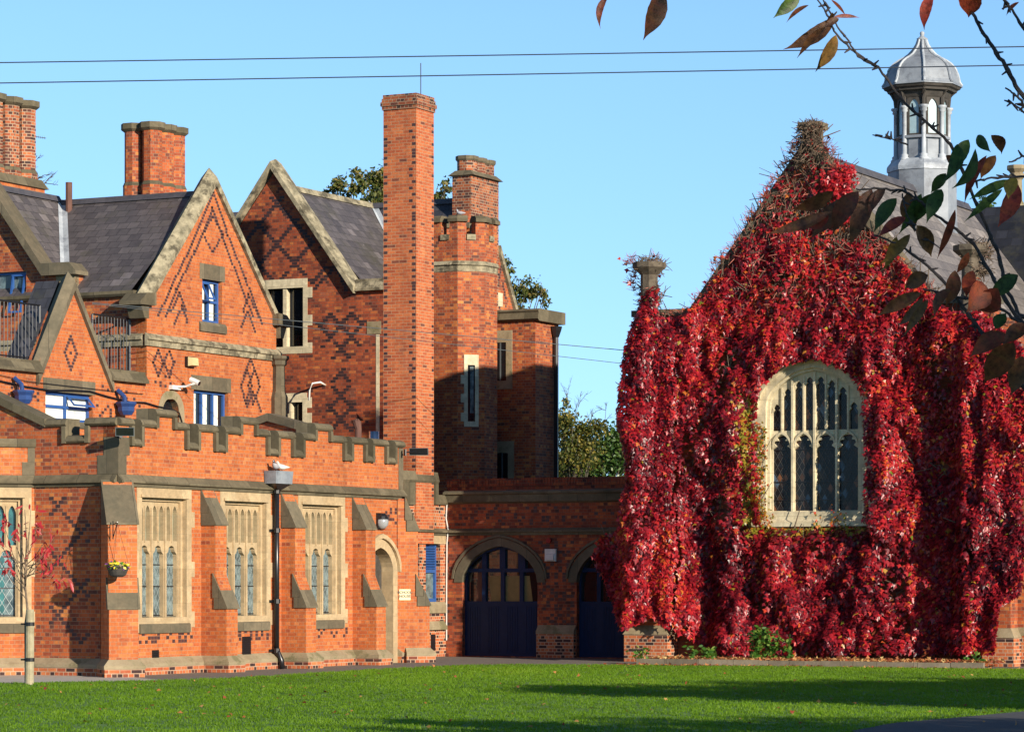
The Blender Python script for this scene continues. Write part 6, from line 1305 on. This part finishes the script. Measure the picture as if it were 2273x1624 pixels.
# ------------------------------------------------------------------ grass
xs = rng.uniform(-19, 19, 120000); ys = 14/1.0*0+rng.uniform(37.5, 76, 120000)
le = np.array(lawn_edge); yed = np.interp(xs, le[:, 0], le[:, 1]); keep = (ys < yed-0.07+0.16*vnoise(xs*2.5, ys*0, 57)) & (np.abs(xs) < ys*0.19+2.5)
keep &= ~inpoly(xs, ys, [tuple(p) for p in drive])
xs, ys = xs[keep], ys[keep]; nt_ = len(xs); B = 5
x = np.repeat(xs, B)+rng.normal(0, 0.03, nt_*B); y = np.repeat(ys, B)+rng.normal(0, 0.03, nt_*B); n = len(x)
patch = vnoise(x*0.5, y*0.35, 51)*0.6+vnoise(x*2.2, y*1.6, 53)*0.4
h = rng.uniform(0.022, 0.045, n)*(0.75+0.6*patch); an = rng.uniform(0, 2*pi, n); wd = rng.uniform(0.006, 0.012, n); lean = rng.normal(0, 0.5, (n, 2))*h[:, None]
b0 = np.stack([x-np.cos(an)*wd, y-np.sin(an)*wd, np.full(n, 0.028)], 1); b1 = np.stack([x+np.cos(an)*wd, y+np.sin(an)*wd, np.full(n, 0.028)], 1); tpv = np.stack([x+lean[:, 0], y+lean[:, 1], 0.028+h], 1)
Vv = np.stack([b0, b1, tpv], 1).reshape(-1, 3); Ff = np.arange(n*3).reshape(-1, 3)
M['grass'] = leafmat("grass blades", [(0, (0.085, 0.165, 0.007)), (0.45, (0.145, 0.28, 0.011)), (0.85, (0.20, 0.345, 0.016)), (1, (0.28, 0.38, 0.04))], rough=0.5, trans=0.5, spec=0.3)
tag(np_mesh('grass', Vv, Ff, 'grass', np.clip(0.02+0.80*patch+0.12*vnoise(x*0.16, y*0.10, 59)+rng.normal(0, 0.10, n), 0, 1)), 'mown green lawn grass in front of the buildings', 'grass', kind='stuff')
# ------------------------------------------------------------------ fallen leaves
def scatter(name, X, Y, Z, label, cat, size=(0.05, 0.10), lo=0.3, hi=1.0, parent=None):
    n = len(X); P = np.stack([X, Y, Z], 1); nr = np.array([0, 0, 1.0])[None]+rng.normal(0, 0.45, (n, 3)); tp = rng.normal(0, 1, (n, 3)); tp[:, 2] *= 0.2
    Vv, Ff = leaves(P, nr, tp, rng.uniform(*size, n), lobed=True, fold=0.15); o = np_mesh(name, Vv, Ff, 'dryleaf', np.repeat(rng.uniform(lo, hi, n), 2)); return tag(o, label, cat, kind='stuff')
M['dryleaf'] = leafmat("dry leaf", [(0, (0.10, 0.02, 0.015)), (0.3, (0.30, 0.06, 0.03)), (0.6, (0.46, 0.19, 0.06)), (0.85, (0.55, 0.33, 0.12)), (1, (0.6, 0.45, 0.2))], 0.7, 0.2, 0.3)
n = 360; X = rng.uniform(-13, 14, n); Y = rng.uniform(41, 72, n); k = Y < np.interp(X, le[:, 0], le[:, 1])-0.1; X, Y = X[k], Y[k]
scatter('fallen_leaves', X, Y, np.full(len(X), 0.075), 'scattered dry leaves on the lawn', 'leaves', (0.045, 0.09), 0.1, 0.8)
n = 900; q = rng.uniform(-0.5, 11, n); kp = np.array([KU.P(a, abs(rng.normal(0.0, 0.55))+0.03, 0) for a in q]); scatter('fallen_leaves', kp[:, 0], kp[:, 1], np.full(n, 0.015), 'red and pink leaves blown along the kerb', 'leaves', (0.05, 0.11), 0.1, 0.8)
n = 3600; q = rng.uniform(0.1, klen-0.1, n); kp = np.array([KU.P(a, -rng.uniform(0.13, 2.0)**1.0, 0) for a in q]); scatter('leaf_litter', kp[:, 0], kp[:, 1], 0.12+rng.uniform(0, 0.05, n), 'orange leaf litter on the bed under the creeper', 'leaves', (0.05, 0.11), 0.2, 1.0)
# ------------------------------------------------------------------ plants in the bed
M['weed'] = leafmat("weed leaf", [(0, (0.03, 0.09, 0.01)), (0.6, (0.08, 0.20, 0.02)), (1, (0.24, 0.30, 0.05))], 0.5, 0.35, 0.4)
def weed(px0, px1, ytop, label, n, dist=1.3, cat='plant'):
    F = KU.off(0, -dist); a0, a1 = F.s(px0), F.s(px1); zt = F.z((px0+px1)/2, ytop); base = F.P((a0+a1)/2, 0, 0.1); t = thing('leafy_weed', label, cat, base, 'weeds growing in the creeper bed')
    st = max(3, int((a1-a0)/0.14)); P0, P1, LP = [], [], []
    for i in range(st):
        s0 = rng.uniform(a0, a1); hh = (zt-0.1)*rng.uniform(0.55, 1.0); d0 = rng.normal(0, 0.12); p = np.array(F.P(s0, d0, 0.09))
        q = p.copy()
        for k in range(5): q2 = q+np.array([rng.normal(0, 0.04), rng.normal(0, 0.04), hh/5]); P0.append(q); P1.append(q2); q = q2; LP += [q2+rng.normal(0, 0.05, 3) for _ in range(max(1, n//(st*5)))]
    Vv, Ff = sticks(np.array(P0), np.array(P1), 0.008); np_mesh('stem', Vv, Ff, 'weed', np.full(len(Ff), 0.2), t)
    LP = np.array(LP); m_ = len(LP); Vv, Ff = leaves(LP, nU[None]*0.6+[0, 0, 0.7]+rng.normal(0, 0.5, (m_, 3)), rng.normal(0, 1, (m_, 3))-[0, 0, 0.3], rng.uniform(0.08, 0.16, m_), 0.6); np_mesh('foliage', Vv, Ff, 'weed', np.repeat(rng.uniform(0, 1, m_), 2), t)
weed(1655, 1760, 1388, 'tall green weeds below the chapel window', 420); weed(1540, 1600, 1432, 'low green weeds left of the tall ones', 120, 0.7); weed(1409, 1424, 1432, 'small bright weed by the left pier', 50, 0.5); weed(2166, 2176, 1440, 'tiny weed by the right pier', 24, 0.5)

# ------------------------------------------------------------------ trees
def tree(name, label, base, h, crown, n, lsize, mat, trunk_r=0.12, group=None, limbs=10, droop=0.4, gap=0.35, seed=1, cat='tree', rndr=(0, 1)):
    """crown: list of (dx, dy, z, rx, rz) blobs; leaves gather in clumps through each blob"""
    g = np.random.default_rng(seed); t = thing(name, label, cat, (base[0], base[1], 0), group); mb = MB()
    top = max(c[2] for c in crown); mb.tube([(base[0], base[1], -0.1), (base[0]+g.normal(0, 0.1), base[1], h*0.4), (base[0]+g.normal(0, 0.15), base[1], h*0.8)], [trunk_r, trunk_r*0.75, trunk_r*0.3], 8)
    mb.build('trunk', 'bark', t); mb = MB(); P, O = [], []
    w_ = np.array([c[3]**2*c[4] for c in crown]); w_ /= w_.sum()
    for bi, (dx, dy, cz_, rx_, rz_) in enumerate(crown):
        c = np.array([base[0]+dx, base[1]+dy, cz_]); nb = max(3, int(limbs*w_[bi]*len(crown)))
        for k in range(nb):
            v = g.normal(0, 1, 3); v /= np.linalg.norm(v); e_ = c+v*np.array([rx_, rx_, rz_])*g.uniform(0.6, 1.0); s_ = np.array([base[0], base[1], max(h*0.25, min(cz_-rz_*0.6, h*0.7))]); m_ = (s_+e_)/2+np.array([0, 0, 0.25*rz_]); mb.tube([s_, m_, e_], [trunk_r*0.32, trunk_r*0.18, 0.012], 5, cap=False)
        nc = max(6, int(26*w_[bi]*len(crown)/2)); cl = []
        for k in range(nc): v = g.normal(0, 1, 3); v /= np.linalg.norm(v); cl.append(c+v*np.array([rx_, rx_, rz_])*g.uniform(gap, 1.0))
        m_ = int(n*w_[bi]); idx = g.integers(0, nc, m_); sp = min(rx_, rz_)*0.30
        P.append(np.array(cl)[idx]+g.normal(0, 1, (m_, 3))*np.array([sp, sp, sp*0.9])); O.append(np.repeat(c[None], m_, 0))
    mb.build('limbs', 'bark', t); P = np.concatenate(P); O = np.concatenate(O); m_ = len(P)
    nr = (P-O)*0.4+g.normal(0, 1, (m_, 3))+[0, 0, 0.5]; tp = g.normal(0, 1, (m_, 3))-[0, 0, droop*2]
    Vv, Ff = leaves(P, nr, tp, g.uniform(lsize*0.7, lsize*1.3, m_), 0.6); np_mesh('crown', Vv, Ff, mat, np.repeat(g.uniform(*rndr, m_), 2), t); return t
M['birchleaf'] = leafmat("birch leaf", [(0, (0.045, 0.065, 0.015)), (0.6, (0.11, 0.135, 0.025)), (1, (0.27, 0.20, 0.06))], 0.5, 0.3, 0.4)
M['everleaf'] = leafmat("evergreen leaf", [(0, (0.02, 0.055, 0.012)), (0.7, (0.06, 0.12, 0.02)), (1, (0.12, 0.17, 0.04))], 0.4, 0.25, 0.5)
M['yelleaf'] = leafmat("yellowing leaf", [(0, (0.03, 0.05, 0.012)), (0.45, (0.09, 0.11, 0.02)), (0.8, (0.20, 0.17, 0.03)), (1, (0.34, 0.25, 0.05))], 0.5, 0.35, 0.4)
def blob(px, py, Y, rp, rq, bx): x, y = at(px, Y); return (x-bx[0], y-bx[1], CH+(HY-py)/FOC*Y, rp/FOC*Y, rq/FOC*Y)
b = at(835, 112); tree('birch_tree', 'loose leafy tree rising behind the slate roof left of the tall chimney', b, 13.5, [blob(765, 415, 112, 38, 24, b), blob(815, 405, 112, 40, 28, b), blob(735, 425, 112, 22, 12, b), blob(870, 395, 112, 40, 40, b), blob(985, 418, 112, 20, 24, b), blob(880, 450, 112, 110, 30, b)], 9000, 0.15, 'birchleaf', 0.22, 'trees behind the roofs', 14, seed=3)
b = at(1118, 106); tree('birch_tree', 'drooping thin leafed tree right of the turret chimney', b, 11, [blob(1128, 600, 106, 20, 34, b), blob(1150, 640, 106, 30, 30, b), blob(1185, 645, 106, 32, 16, b), blob(1208, 668, 106, 14, 16, b), blob(1110, 700, 106, 60, 40, b)], 4200, 0.13, 'birchleaf', 0.15, 'trees behind the roofs', 10, 0.8, seed=5)
b = at(1350, 126); tree('evergreen_shrub', 'dense dark evergreen between the stair block and chapel', b, 5.5, [blob(1350, 1000, 126, 62, 70, b), blob(1385, 980, 126, 45, 50, b), blob(1300, 1040, 126, 50, 50, b), blob(1240, 1060, 126, 70, 40, b)], 12000, 0.17, 'everleaf', 0.12, 'trees behind the roofs', 10, 0.2, 0.25, seed=7)
b = at(1272, 124); tree('autumn_shrub', 'yellowing shrub with bare upright shoots beside the stair block', b, 5.0, [blob(1262, 950, 124, 34, 45, b), blob(1300, 965, 124, 34, 40, b), blob(1275, 1010, 124, 48, 48, b), blob(1252, 915, 124, 14, 30, b)], 6000, 0.14, 'yelleaf', 0.08, 'trees behind the roofs', 12, 0.3, 0.3, seed=9)
b = at(2183, 104); tree('conifer_tip', 'tiny green treetop above the dark slate ridge', b, 13.5, [blob(2183, 444, 104, 9, 12, b), blob(2183, 462, 104, 14, 12, b)], 260, 0.16, 'everleaf', 0.1, 'trees behind the roofs', 5, seed=11)
# bare shoots and a bare tree with an aerial behind the left chimney
def twiggy(name, label, roots, Y, seed, parent=None, r0=0.02, cat='tree'):
    g = np.random.default_rng(seed); mb = MB(); b = at(roots[0][0], Y)
    for (x0, y0, x1, y1) in roots:
        def br(p, q, r, lvl):
            m_ = [(p[i]+q[i])/2+g.normal(0, 0.05)*math.dist(p, q) for i in range(3)]; mb.tube([p, m_, q], [r, r*0.8, r*0.5], 4, cap=False)
            if lvl > 0:
                for _ in range(4): u = g.uniform(0.3, 0.95); o = [p[i]+(q[i]-p[i])*u for i in range(3)]; L_ = math.dist(p, q)*g.uniform(0.3, 0.55); v = np.array([q[i]-p[i] for i in range(3)]); v = v/np.linalg.norm(v)+g.normal(0, 0.5, 3); v /= np.linalg.norm(v); br(o, [o[i]+v[i]*L_ for i in range(3)], r*0.6, lvl-1)
        P_ = lambda x, y: [*at(x, Y), CH+(HY-y)/FOC*Y]
        br(P_(x0, y0), P_(x1, y1), r0, 2)
    t = thing(name, label, cat, (b[0], b[1], 0), 'trees behind the roofs'); mb.build('branches', 'bark', t); return t
twiggy('bare_tree', 'bare twiggy tree beside the left chimney stack', [(40, 440, 88, 392), (40, 420, 82, 345), (45, 400, 70, 302), (40, 430, 104, 405)], 95, 3)
twiggy('bare_shrub', 'thin bare shoots above the yellowing shrub', [(1270, 960, 1292, 868), (1300, 960, 1318, 915), (1340, 950, 1345, 905), (1262, 950, 1258, 868)], 124.5, 4, r0=0.018)
t = thing('aerial', 'small television aerial beside the left chimney stack', 'aerial', (*at(60, 87), 14)); mb = MB(); Pq = lambda x, y: (*at(x, 87), CH+(HY-y)/FOC*87)
mb.tube([Pq(56, 330), Pq(60, 298)], 0.018, 5); mb.tube([Pq(58, 300), Pq(102, 307)], 0.012, 5)
for k in range(10): x, y = 60+k*4.3, 300.3+k*0.7; mb.tube([Pq(x, y-3), Pq(x, y+3)], 0.007, 4)
mb.build('boom', 'iron', t)
# trees outside the picture to the right that shade the lawn
M['plane'] = leafmat("broad leaf", [(0, (0.03, 0.06, 0.01)), (0.6, (0.10, 0.10, 0.02)), (1, (0.26, 0.12, 0.03))], 0.5, 0.3, 0.4)
tree('broad_tree', 'spreading leafy tree on the lawn right of the view', (15.2, 39.8), 6.0, [(-1.6, 0.4, 5.3, 2.5, 1.15), (2.0, 0.8, 5.3, 2.6, 1.3), (5.6, 1.8, 5.4, 2.7, 1.3), (0.6, 0, 4.3, 2.4, 1.2), (4.0, -1, 4.2, 2.5, 1.2), (8.0, 1, 4.8, 2.5, 1.4), (3.0, -3.0, 4.9, 2.3, 1.1)], 22000, 0.27, 'plane', 0.2, 'trees shading the lawn', seed=21)
tree('broad_tree', 'leafy tree right of the view nearest the chapel', (20.5, 45.5), 5.0, [(0, 0, 5.0, 1.7, 0.7), (1.8, 1.2, 4.9, 1.6, 0.7), (-1.0, -1.2, 3.6, 1.6, 0.8)], 3200, 0.26, 'plane', 0.2, 'trees shading the lawn', seed=22)
tree('broad_tree', 'open crowned tree right of the view nearest the camera', (12.5, 27), 6.0, [(0, 0, 4.9, 2.4, 0.9), (2.6, 0.3, 5.0, 2.2, 1.1), (-3.0, 0.6, 4.8, 1.7, 0.7), (-1.2, -0.6, 5.6, 1.7, 0.5), (5, 0, 4.6, 2.4, 1.2)], 6500, 0.24, 'plane', 0.2, 'trees shading the lawn', gap=0.6, seed=23)
tree('broad_tree', 'large leafy tree beside the camera position', (7.6, 0.2), 6.5, [(0, 0, 5.0, 3.0, 1.6), (-1.6, 1.4, 5.4, 2.0, 1.5), (0.8, 1.8, 4.0, 1.9, 1.5), (-1.0, -1.5, 4.2, 2, 1.4)], 2600, 0.26, 'plane', 0.25, 'trees shading the lawn', seed=24)
# ------------------------------------------------------------------ overhead cables
def cable(x0, y0, Y0, x1, y1, Y1, r, label, sag=0.0, mat='black'):
    P = lambda x, y, Y: Vector((*at(x, Y), CH+(HY-y)/FOC*Y)); a, b = P(x0, y0, Y0), P(x1, y1, Y1); mb = MB()
    mb.tube([a.lerp(b, k/16)-Vector((0, 0, sag*4*(k/16)*(1-k/16))) for k in range(17)], r, 5); return tag(mb.build('overhead_cable', mat), label, 'cable', 'overhead cables')
M['wire'] = plain("dark wire", (0.03, 0.04, 0.06), 0.6)
cable(-900, 152, 60, 3200, 88, 60, 0.0125, 'upper of the two dark cables across the sky', 0.02, 'wire'); cable(-900, 199, 60.5, 3200, 127, 60.5, 0.0125, 'lower of the two dark cables crossing behind the lightning rod', 0.02, 'wire')
cable(205, 672, 77, 1440, 782, 77.0, 0.010, 'thin cable from the diapered gable to the chapel corner', 0.0, 'iron'); cable(205, 674, 77, 2150, 893, 76.0, 0.008, 'thin cable from the diapered gable across the chapel window', 0.0, 'iron')
# ------------------------------------------------------------------ staked sapling
sx, sy = gp(66, 1522); T = sy/FOC
st = thing('tree_stake', 'grey round timber stake at the edge of the lawn', 'stake', (sx, sy, 0)); mb = MB(); zt = CH+(HY-1352)*T
mb.tube([(sx-0.01, sy, -0.1), (sx, sy, 0.8), (sx+0.005, sy, zt-0.01), (sx+0.005, sy, zt)], [0.088, 0.085, 0.078, 0.07], 12); mb.build('post', 'post', st)
for y in (1384, 1463): z = CH+(HY-y)*T; mb = MB(); mb.tube([(sx, sy, z-0.035), (sx, sy, z+0.035)], 0.094, 12); mb.tube([(sx-0.08, sy, z), (sx-0.17, sy, z)], 0.02, 6); mb.build('tie', 'black', st)
sap = thing('sapling', 'young tree with drooping crimson leaves tied to the stake', 'tree', (sx-0.13, sy, 0)); Z_ = lambda y: CH+(HY-y)*T; Xp = lambda px: (px-CX)/FOC*sy
mb = MB(); mb.tube([(Xp(57), sy+0.05, 0), (Xp(56), sy+0.05, 1.2), (Xp(60), sy+0.05, Z_(1352)), (Xp(54), sy+0.05, Z_(1290)), (Xp(58), sy+0.05, Z_(1200)), (Xp(54), sy+0.05, Z_(1130))], [0.03, 0.026, 0.022, 0.018, 0.012, 0.006], 7); mb.build('trunk', 'twig', sap)
g = np.random.default_rng(77); mb = MB(); LP = []
tips = [(8, 1150), (22, 1185), (-8, 1200), (0, 1235), (30, 1220), (40, 1160), (75, 1130), (88, 1165), (100, 1205), (118, 1190), (95, 1235), (112, 1265), (130, 1290), (125, 1245), (70, 1180), (85, 1215), (10, 1265), (-15, 1175), (35, 1250), (105, 1225)]
for (x, y) in tips:
    y0 = g.uniform(1225, 1330); a = np.array([Xp(56), sy+0.05, Z_(y0)]); b_ = np.array([Xp(x), sy+g.normal(0, 0.25), Z_(y)]); m_ = (a+b_)/2+[0, 0, g.uniform(-0.12, 0.02)]
    mb.tube([a, m_, b_], [0.011, 0.008, 0.004], 5, cap=False)
    for k in range(g.integers(5, 13)): LP.append(b_+g.normal(0, 1, 3)*[0.10, 0.08, 0.07])
mb.build('branches', 'twig', sap); LP = np.array(LP); n = len(LP); M['redleaf'] = leafmat("sapling leaf", [(0, (0.40, 0.02, 0.03)), (0.6, (0.60, 0.05, 0.06)), (1, (0.62, 0.16, 0.13))], 0.4, 0.4, 0.4)
Vv, Ff = leaves(LP, g.normal(0, 1, (n, 3))+[0, -0.6, 0.3], g.normal(0, 0.55, (n, 3))+[0, 0, -1], g.uniform(0.12, 0.21, n), 0.34); np_mesh('foliage', Vv, Ff, 'redleaf', np.repeat(g.uniform(0, 1, n), 2), sap)
# ------------------------------------------------------------------ cherry branches close to the camera
ch_ = thing('cherry_tree', 'cherry branches with brown and green autumn leaves hanging in from the right', 'tree', (2.6, 9.2, 0)); CY_ = 9.0
mb = MB(); mb.tube([(2.6, 9.3, -0.05), (2.62, 9.25, 1.2), (2.5, 9.3, 2.2), (2.55, 9.4, 3.4), (2.7, 9.4, 4.6)], [0.17, 0.14, 0.12, 0.09, 0.05], 10); mb.build('trunk', 'bark', ch_)
Pc = lambda x, y, Y=CY_: np.array([(x-CX)/FOC*Y, Y, CH+(HY-y)/FOC*Y])
M['cherrybark'] = rough_mat("cherry twig", (0.022, 0.018, 0.022), (0.075, 0.058, 0.05), 40, 0.7, 0.5)
g = np.random.default_rng(5)
def branch(pts, r0, r1, Y=CY_, start=None):
    mb = MB(); P_ = [Pc(x, y, Y+0.02*i) for i, (x, y) in enumerate(pts)]
    if start is not None: P_.append(np.array(start))
    Q = []
    for i in range(len(P_)-1):
        for k in range(6): u = k/6; Q.append(P_[i]*(1-u)+P_[i+1]*u+g.normal(0, 0.0013, 3))
    Q.append(P_[-1]); r0 *= 0.75; r1 *= 0.8; m_ = len(Q); R_ = [r1+(r0-r1)*(i/(m_-1))*1.0 for i in range(m_)]
    R_ = [r*(1+0.25*(g.uniform() > 0.75)) for r in R_]; mb.tube([tuple(q) for q in Q], R_, 7)
    for _ in range(len(pts)*2):                       # buds and spurs
        i = g.integers(1, m_-1); v = g.normal(0, 1, 3); v[1] *= 0.3; v /= np.linalg.norm(v); mb.tube([tuple(Q[i]), tuple(Q[i]+v*0.022)], [0.0045, 0.002], 5)
    mb.build('branch', 'cherrybark', ch_)
branch([(1815, 0), (1842, 40), (1852, 70), (1895, 115), (1950, 150), (2010, 230), (2060, 275), (2110, 320), (2140, 390), (2185, 490), (2215, 560), (2235, 640), (2262, 700)], 0.0085, 0.0028, start=(2.52, 9.3, 2.55))
branch([(1820, -10), (1835, 15), (1860, 60), (1905, 125), (1945, 150)], 0.004, 0.0025)
branch([(2158, 30), (2190, 85), (2225, 135), (2262, 200), (2300, 260)], 0.011, 0.006, start=(2.55, 9.35, 3.0))
branch([(2225, -5), (2250, 30), (2290, 90)], 0.007, 0.004, start=(2.58, 9.35, 3.4)); branch([(2232, 195), (2258, 215), (2280, 245)], 0.006, 0.003); branch([(2238, 222), (2275, 250)], 0.004, 0.003)
branch([(1900, 420), (1960, 418), (2010, 425), (2045, 450), (2080, 480), (2130, 515), (2165, 545), (2200, 610), (2240, 680), (2290, 740)], 0.009, 0.003, start=(2.5, 9.3, 2.3))
branch([(1940, 520), (2000, 545), (2060, 590), (2110, 640), (2150, 700), (2195, 755), (2240, 820), (2290, 880)], 0.011, 0.0035, start=(2.5, 9.3, 2.0))
branch([(2050, 640), (2100, 652), (2160, 665), (2230, 690), (2280, 730)], 0.007, 0.003, start=(2.5, 9.3, 2.2)); branch([(2150, 405), (2200, 395), (2280, 392)], 0.005, 0.003); branch([(2090, 555), (2030, 510), (2010, 470), (2003, 430)], 0.0035, 0.002); branch([(1935, 300), (1980, 308), (2015, 322)], 0.003, 0.002)
branch([(2240, 360), (2275, 345), (2300, 350)], 0.004, 0.003)
# leaves given by stalk end and tip
LV = [  # x0,y0,x1,y1,width,tone
 (1350, -10, 1335, 62, 16, .25), (1470, -20, 1438, 88, 52, .3), (1775, -8, 1722, 40, 30, .93), (1795, 12, 1745, 45, 12, .3), (1845, 0, 1880, 30, 10, .25), (1852, 42, 1742, 105, 34, .32), (1832, 60, 1765, 118, 26, .35), (1850, 38, 1912, 38, 9, .2), (1848, 28, 1835, 52, 14, .35), (1856, 78, 1818, 162, 38, .45), (2070, -15, 2052, 66, 26, .15), (2158, -30, 2148, 42, 52, .08), (2262, 5, 2232, 30, 14, .25), (1862, 42, 1830, 62, 16, .3),
 (1845, 470, 1700, 515, 26, .3), (1850, 425, 1760, 470, 36, .3), (1880, 440, 1800, 525, 40, .28), (1905, 425, 1850, 520, 44, .25), (1935, 420, 1892, 545, 44, .3), (1965, 418, 1930, 480, 24, .28), (1990, 440, 1938, 510, 36, .85), (1840, 480, 1785, 505, 26, .18), (2012, 430, 2030, 515, 40, .32), (2010, 482, 1950, 520, 26, .12), (2045, 430, 2000, 520, 28, .9), (2068, 430, 2030, 500, 30, .88), (2090, 420, 2060, 490, 34, .9), (2100, 385, 2068, 430, 26, .85), (2035, 500, 2072, 572, 38, .36), (2120, 465, 2090, 580, 24, .22), (2020, 520, 1958, 590, 26, .45), (1990, 525, 1965, 600, 24, .5), 
 (2125, 320, 2090, 400, 34, .92), (2150, 310, 2108, 385, 34, .9), (2165, 330, 2125, 420, 40, .88), (2100, 345, 2130, 375, 20, .3), (2190, 345, 2150, 455, 24, .15), (2210, 345, 2180, 400, 30, .35), (2245, 400, 2150, 440, 22, .97), (2225, 420, 2140, 485, 20, .95), (2260, 410, 2215, 500, 40, .12), (2255, 395, 2240, 440, 30, .6), (2200, 300, 2225, 345, 26, .3), (2170, 300, 2195, 335, 24, .9),
 (2060, 610, 2005, 640, 36, .33), (2045, 650, 1945, 700, 30, .33), (2050, 660, 1985, 720, 24, .36), (2060, 665, 2010, 745, 22, .4), (2120, 600, 2098, 680, 34, .3), (2160, 600, 2145, 660, 30, .10), (2180, 625, 2152, 690, 60, .05), (2215, 640, 2160, 690, 56, .2), (2260, 610, 2190, 660, 38, .85), (2240, 745, 2150, 790, 44, .25), (2250, 760, 2185, 855, 60, .3), (2270, 790, 2240, 875, 48, .34), (2210, 730, 2235, 690, 30, .88), (2280, 720, 2225, 760, 40, .3), (2110, 640, 2075, 700, 24, .3), (2150, 560, 2125, 610, 20, .25)]
V_, F_, C_ = [], [], []
for (x0, y0, x1, y1, wd, tone) in LV:
    Y = CY_+g.uniform(-0.25, 0.25); p, q = Pc(x0, y0, Y), Pc(x1, y1, Y+g.uniform(-0.05, 0.05)); ax = q-p; Ln_ = np.linalg.norm(ax); ax /= Ln_; view = np.array([g.normal(0, 0.35), -1, g.normal(0, 0.35)]); sd_ = np.cross(ax, view); sd_ /= np.linalg.norm(sd_); nn = np.cross(sd_, ax); hw_ = wd/2/FOC*Y
    K = 13; bend = g.normal(0, 0.22); base = sum(len(v) for v in V_); vs = []
    for k in range(K+1):
        u = k/K; w_ = hw_*(sin(pi*min(1, u*1.02)**0.82)**0.9 if u < 0.98 else 0.02)*(1.0 if u < 0.7 else 1-((u-0.7)/0.3)**1.2*0.55); w_ = max(w_, hw_*0.02); c = p+ax*Ln_*u+nn*(-0.14*Ln_*u*u)+sd_*bend*Ln_*(u*u-u)
        w2_ = w_*(1+0.02*(-1)**k)
        vs += [c-sd_*w2_+nn*w_*0.35, c, c+sd_*w2_+nn*w_*0.35]
    V_.append(np.array(vs))
    for k in range(K):
        a = base+3*k; F_ += [(a, a+1, a+4, a+3), (a+1, a+2, a+5, a+4)]; C_ += [np.clip(tone+g.normal(0, 0.02), 0, 1)]*2
M['cherryleaf'] = leafmat("cherry leaf", [(0, (0.46, 0.10, 0.02)), (0.14, (0.26, 0.035, 0.025)), (0.3, (0.16, 0.058, 0.022)), (0.45, (0.17, 0.095, 0.025)), (0.6, (0.45, 0.26, 0.03)), (0.8, (0.05, 0.08, 0.015)), (0.92, (0.045, 0.095, 0.018)), (1, (0.13, 0.19, 0.03))], 0.45, 0.4, 0.4, mottle=55)
np_mesh('foliage', np.concatenate(V_), np.array(F_), 'cherryleaf', np.array(C_), ch_)
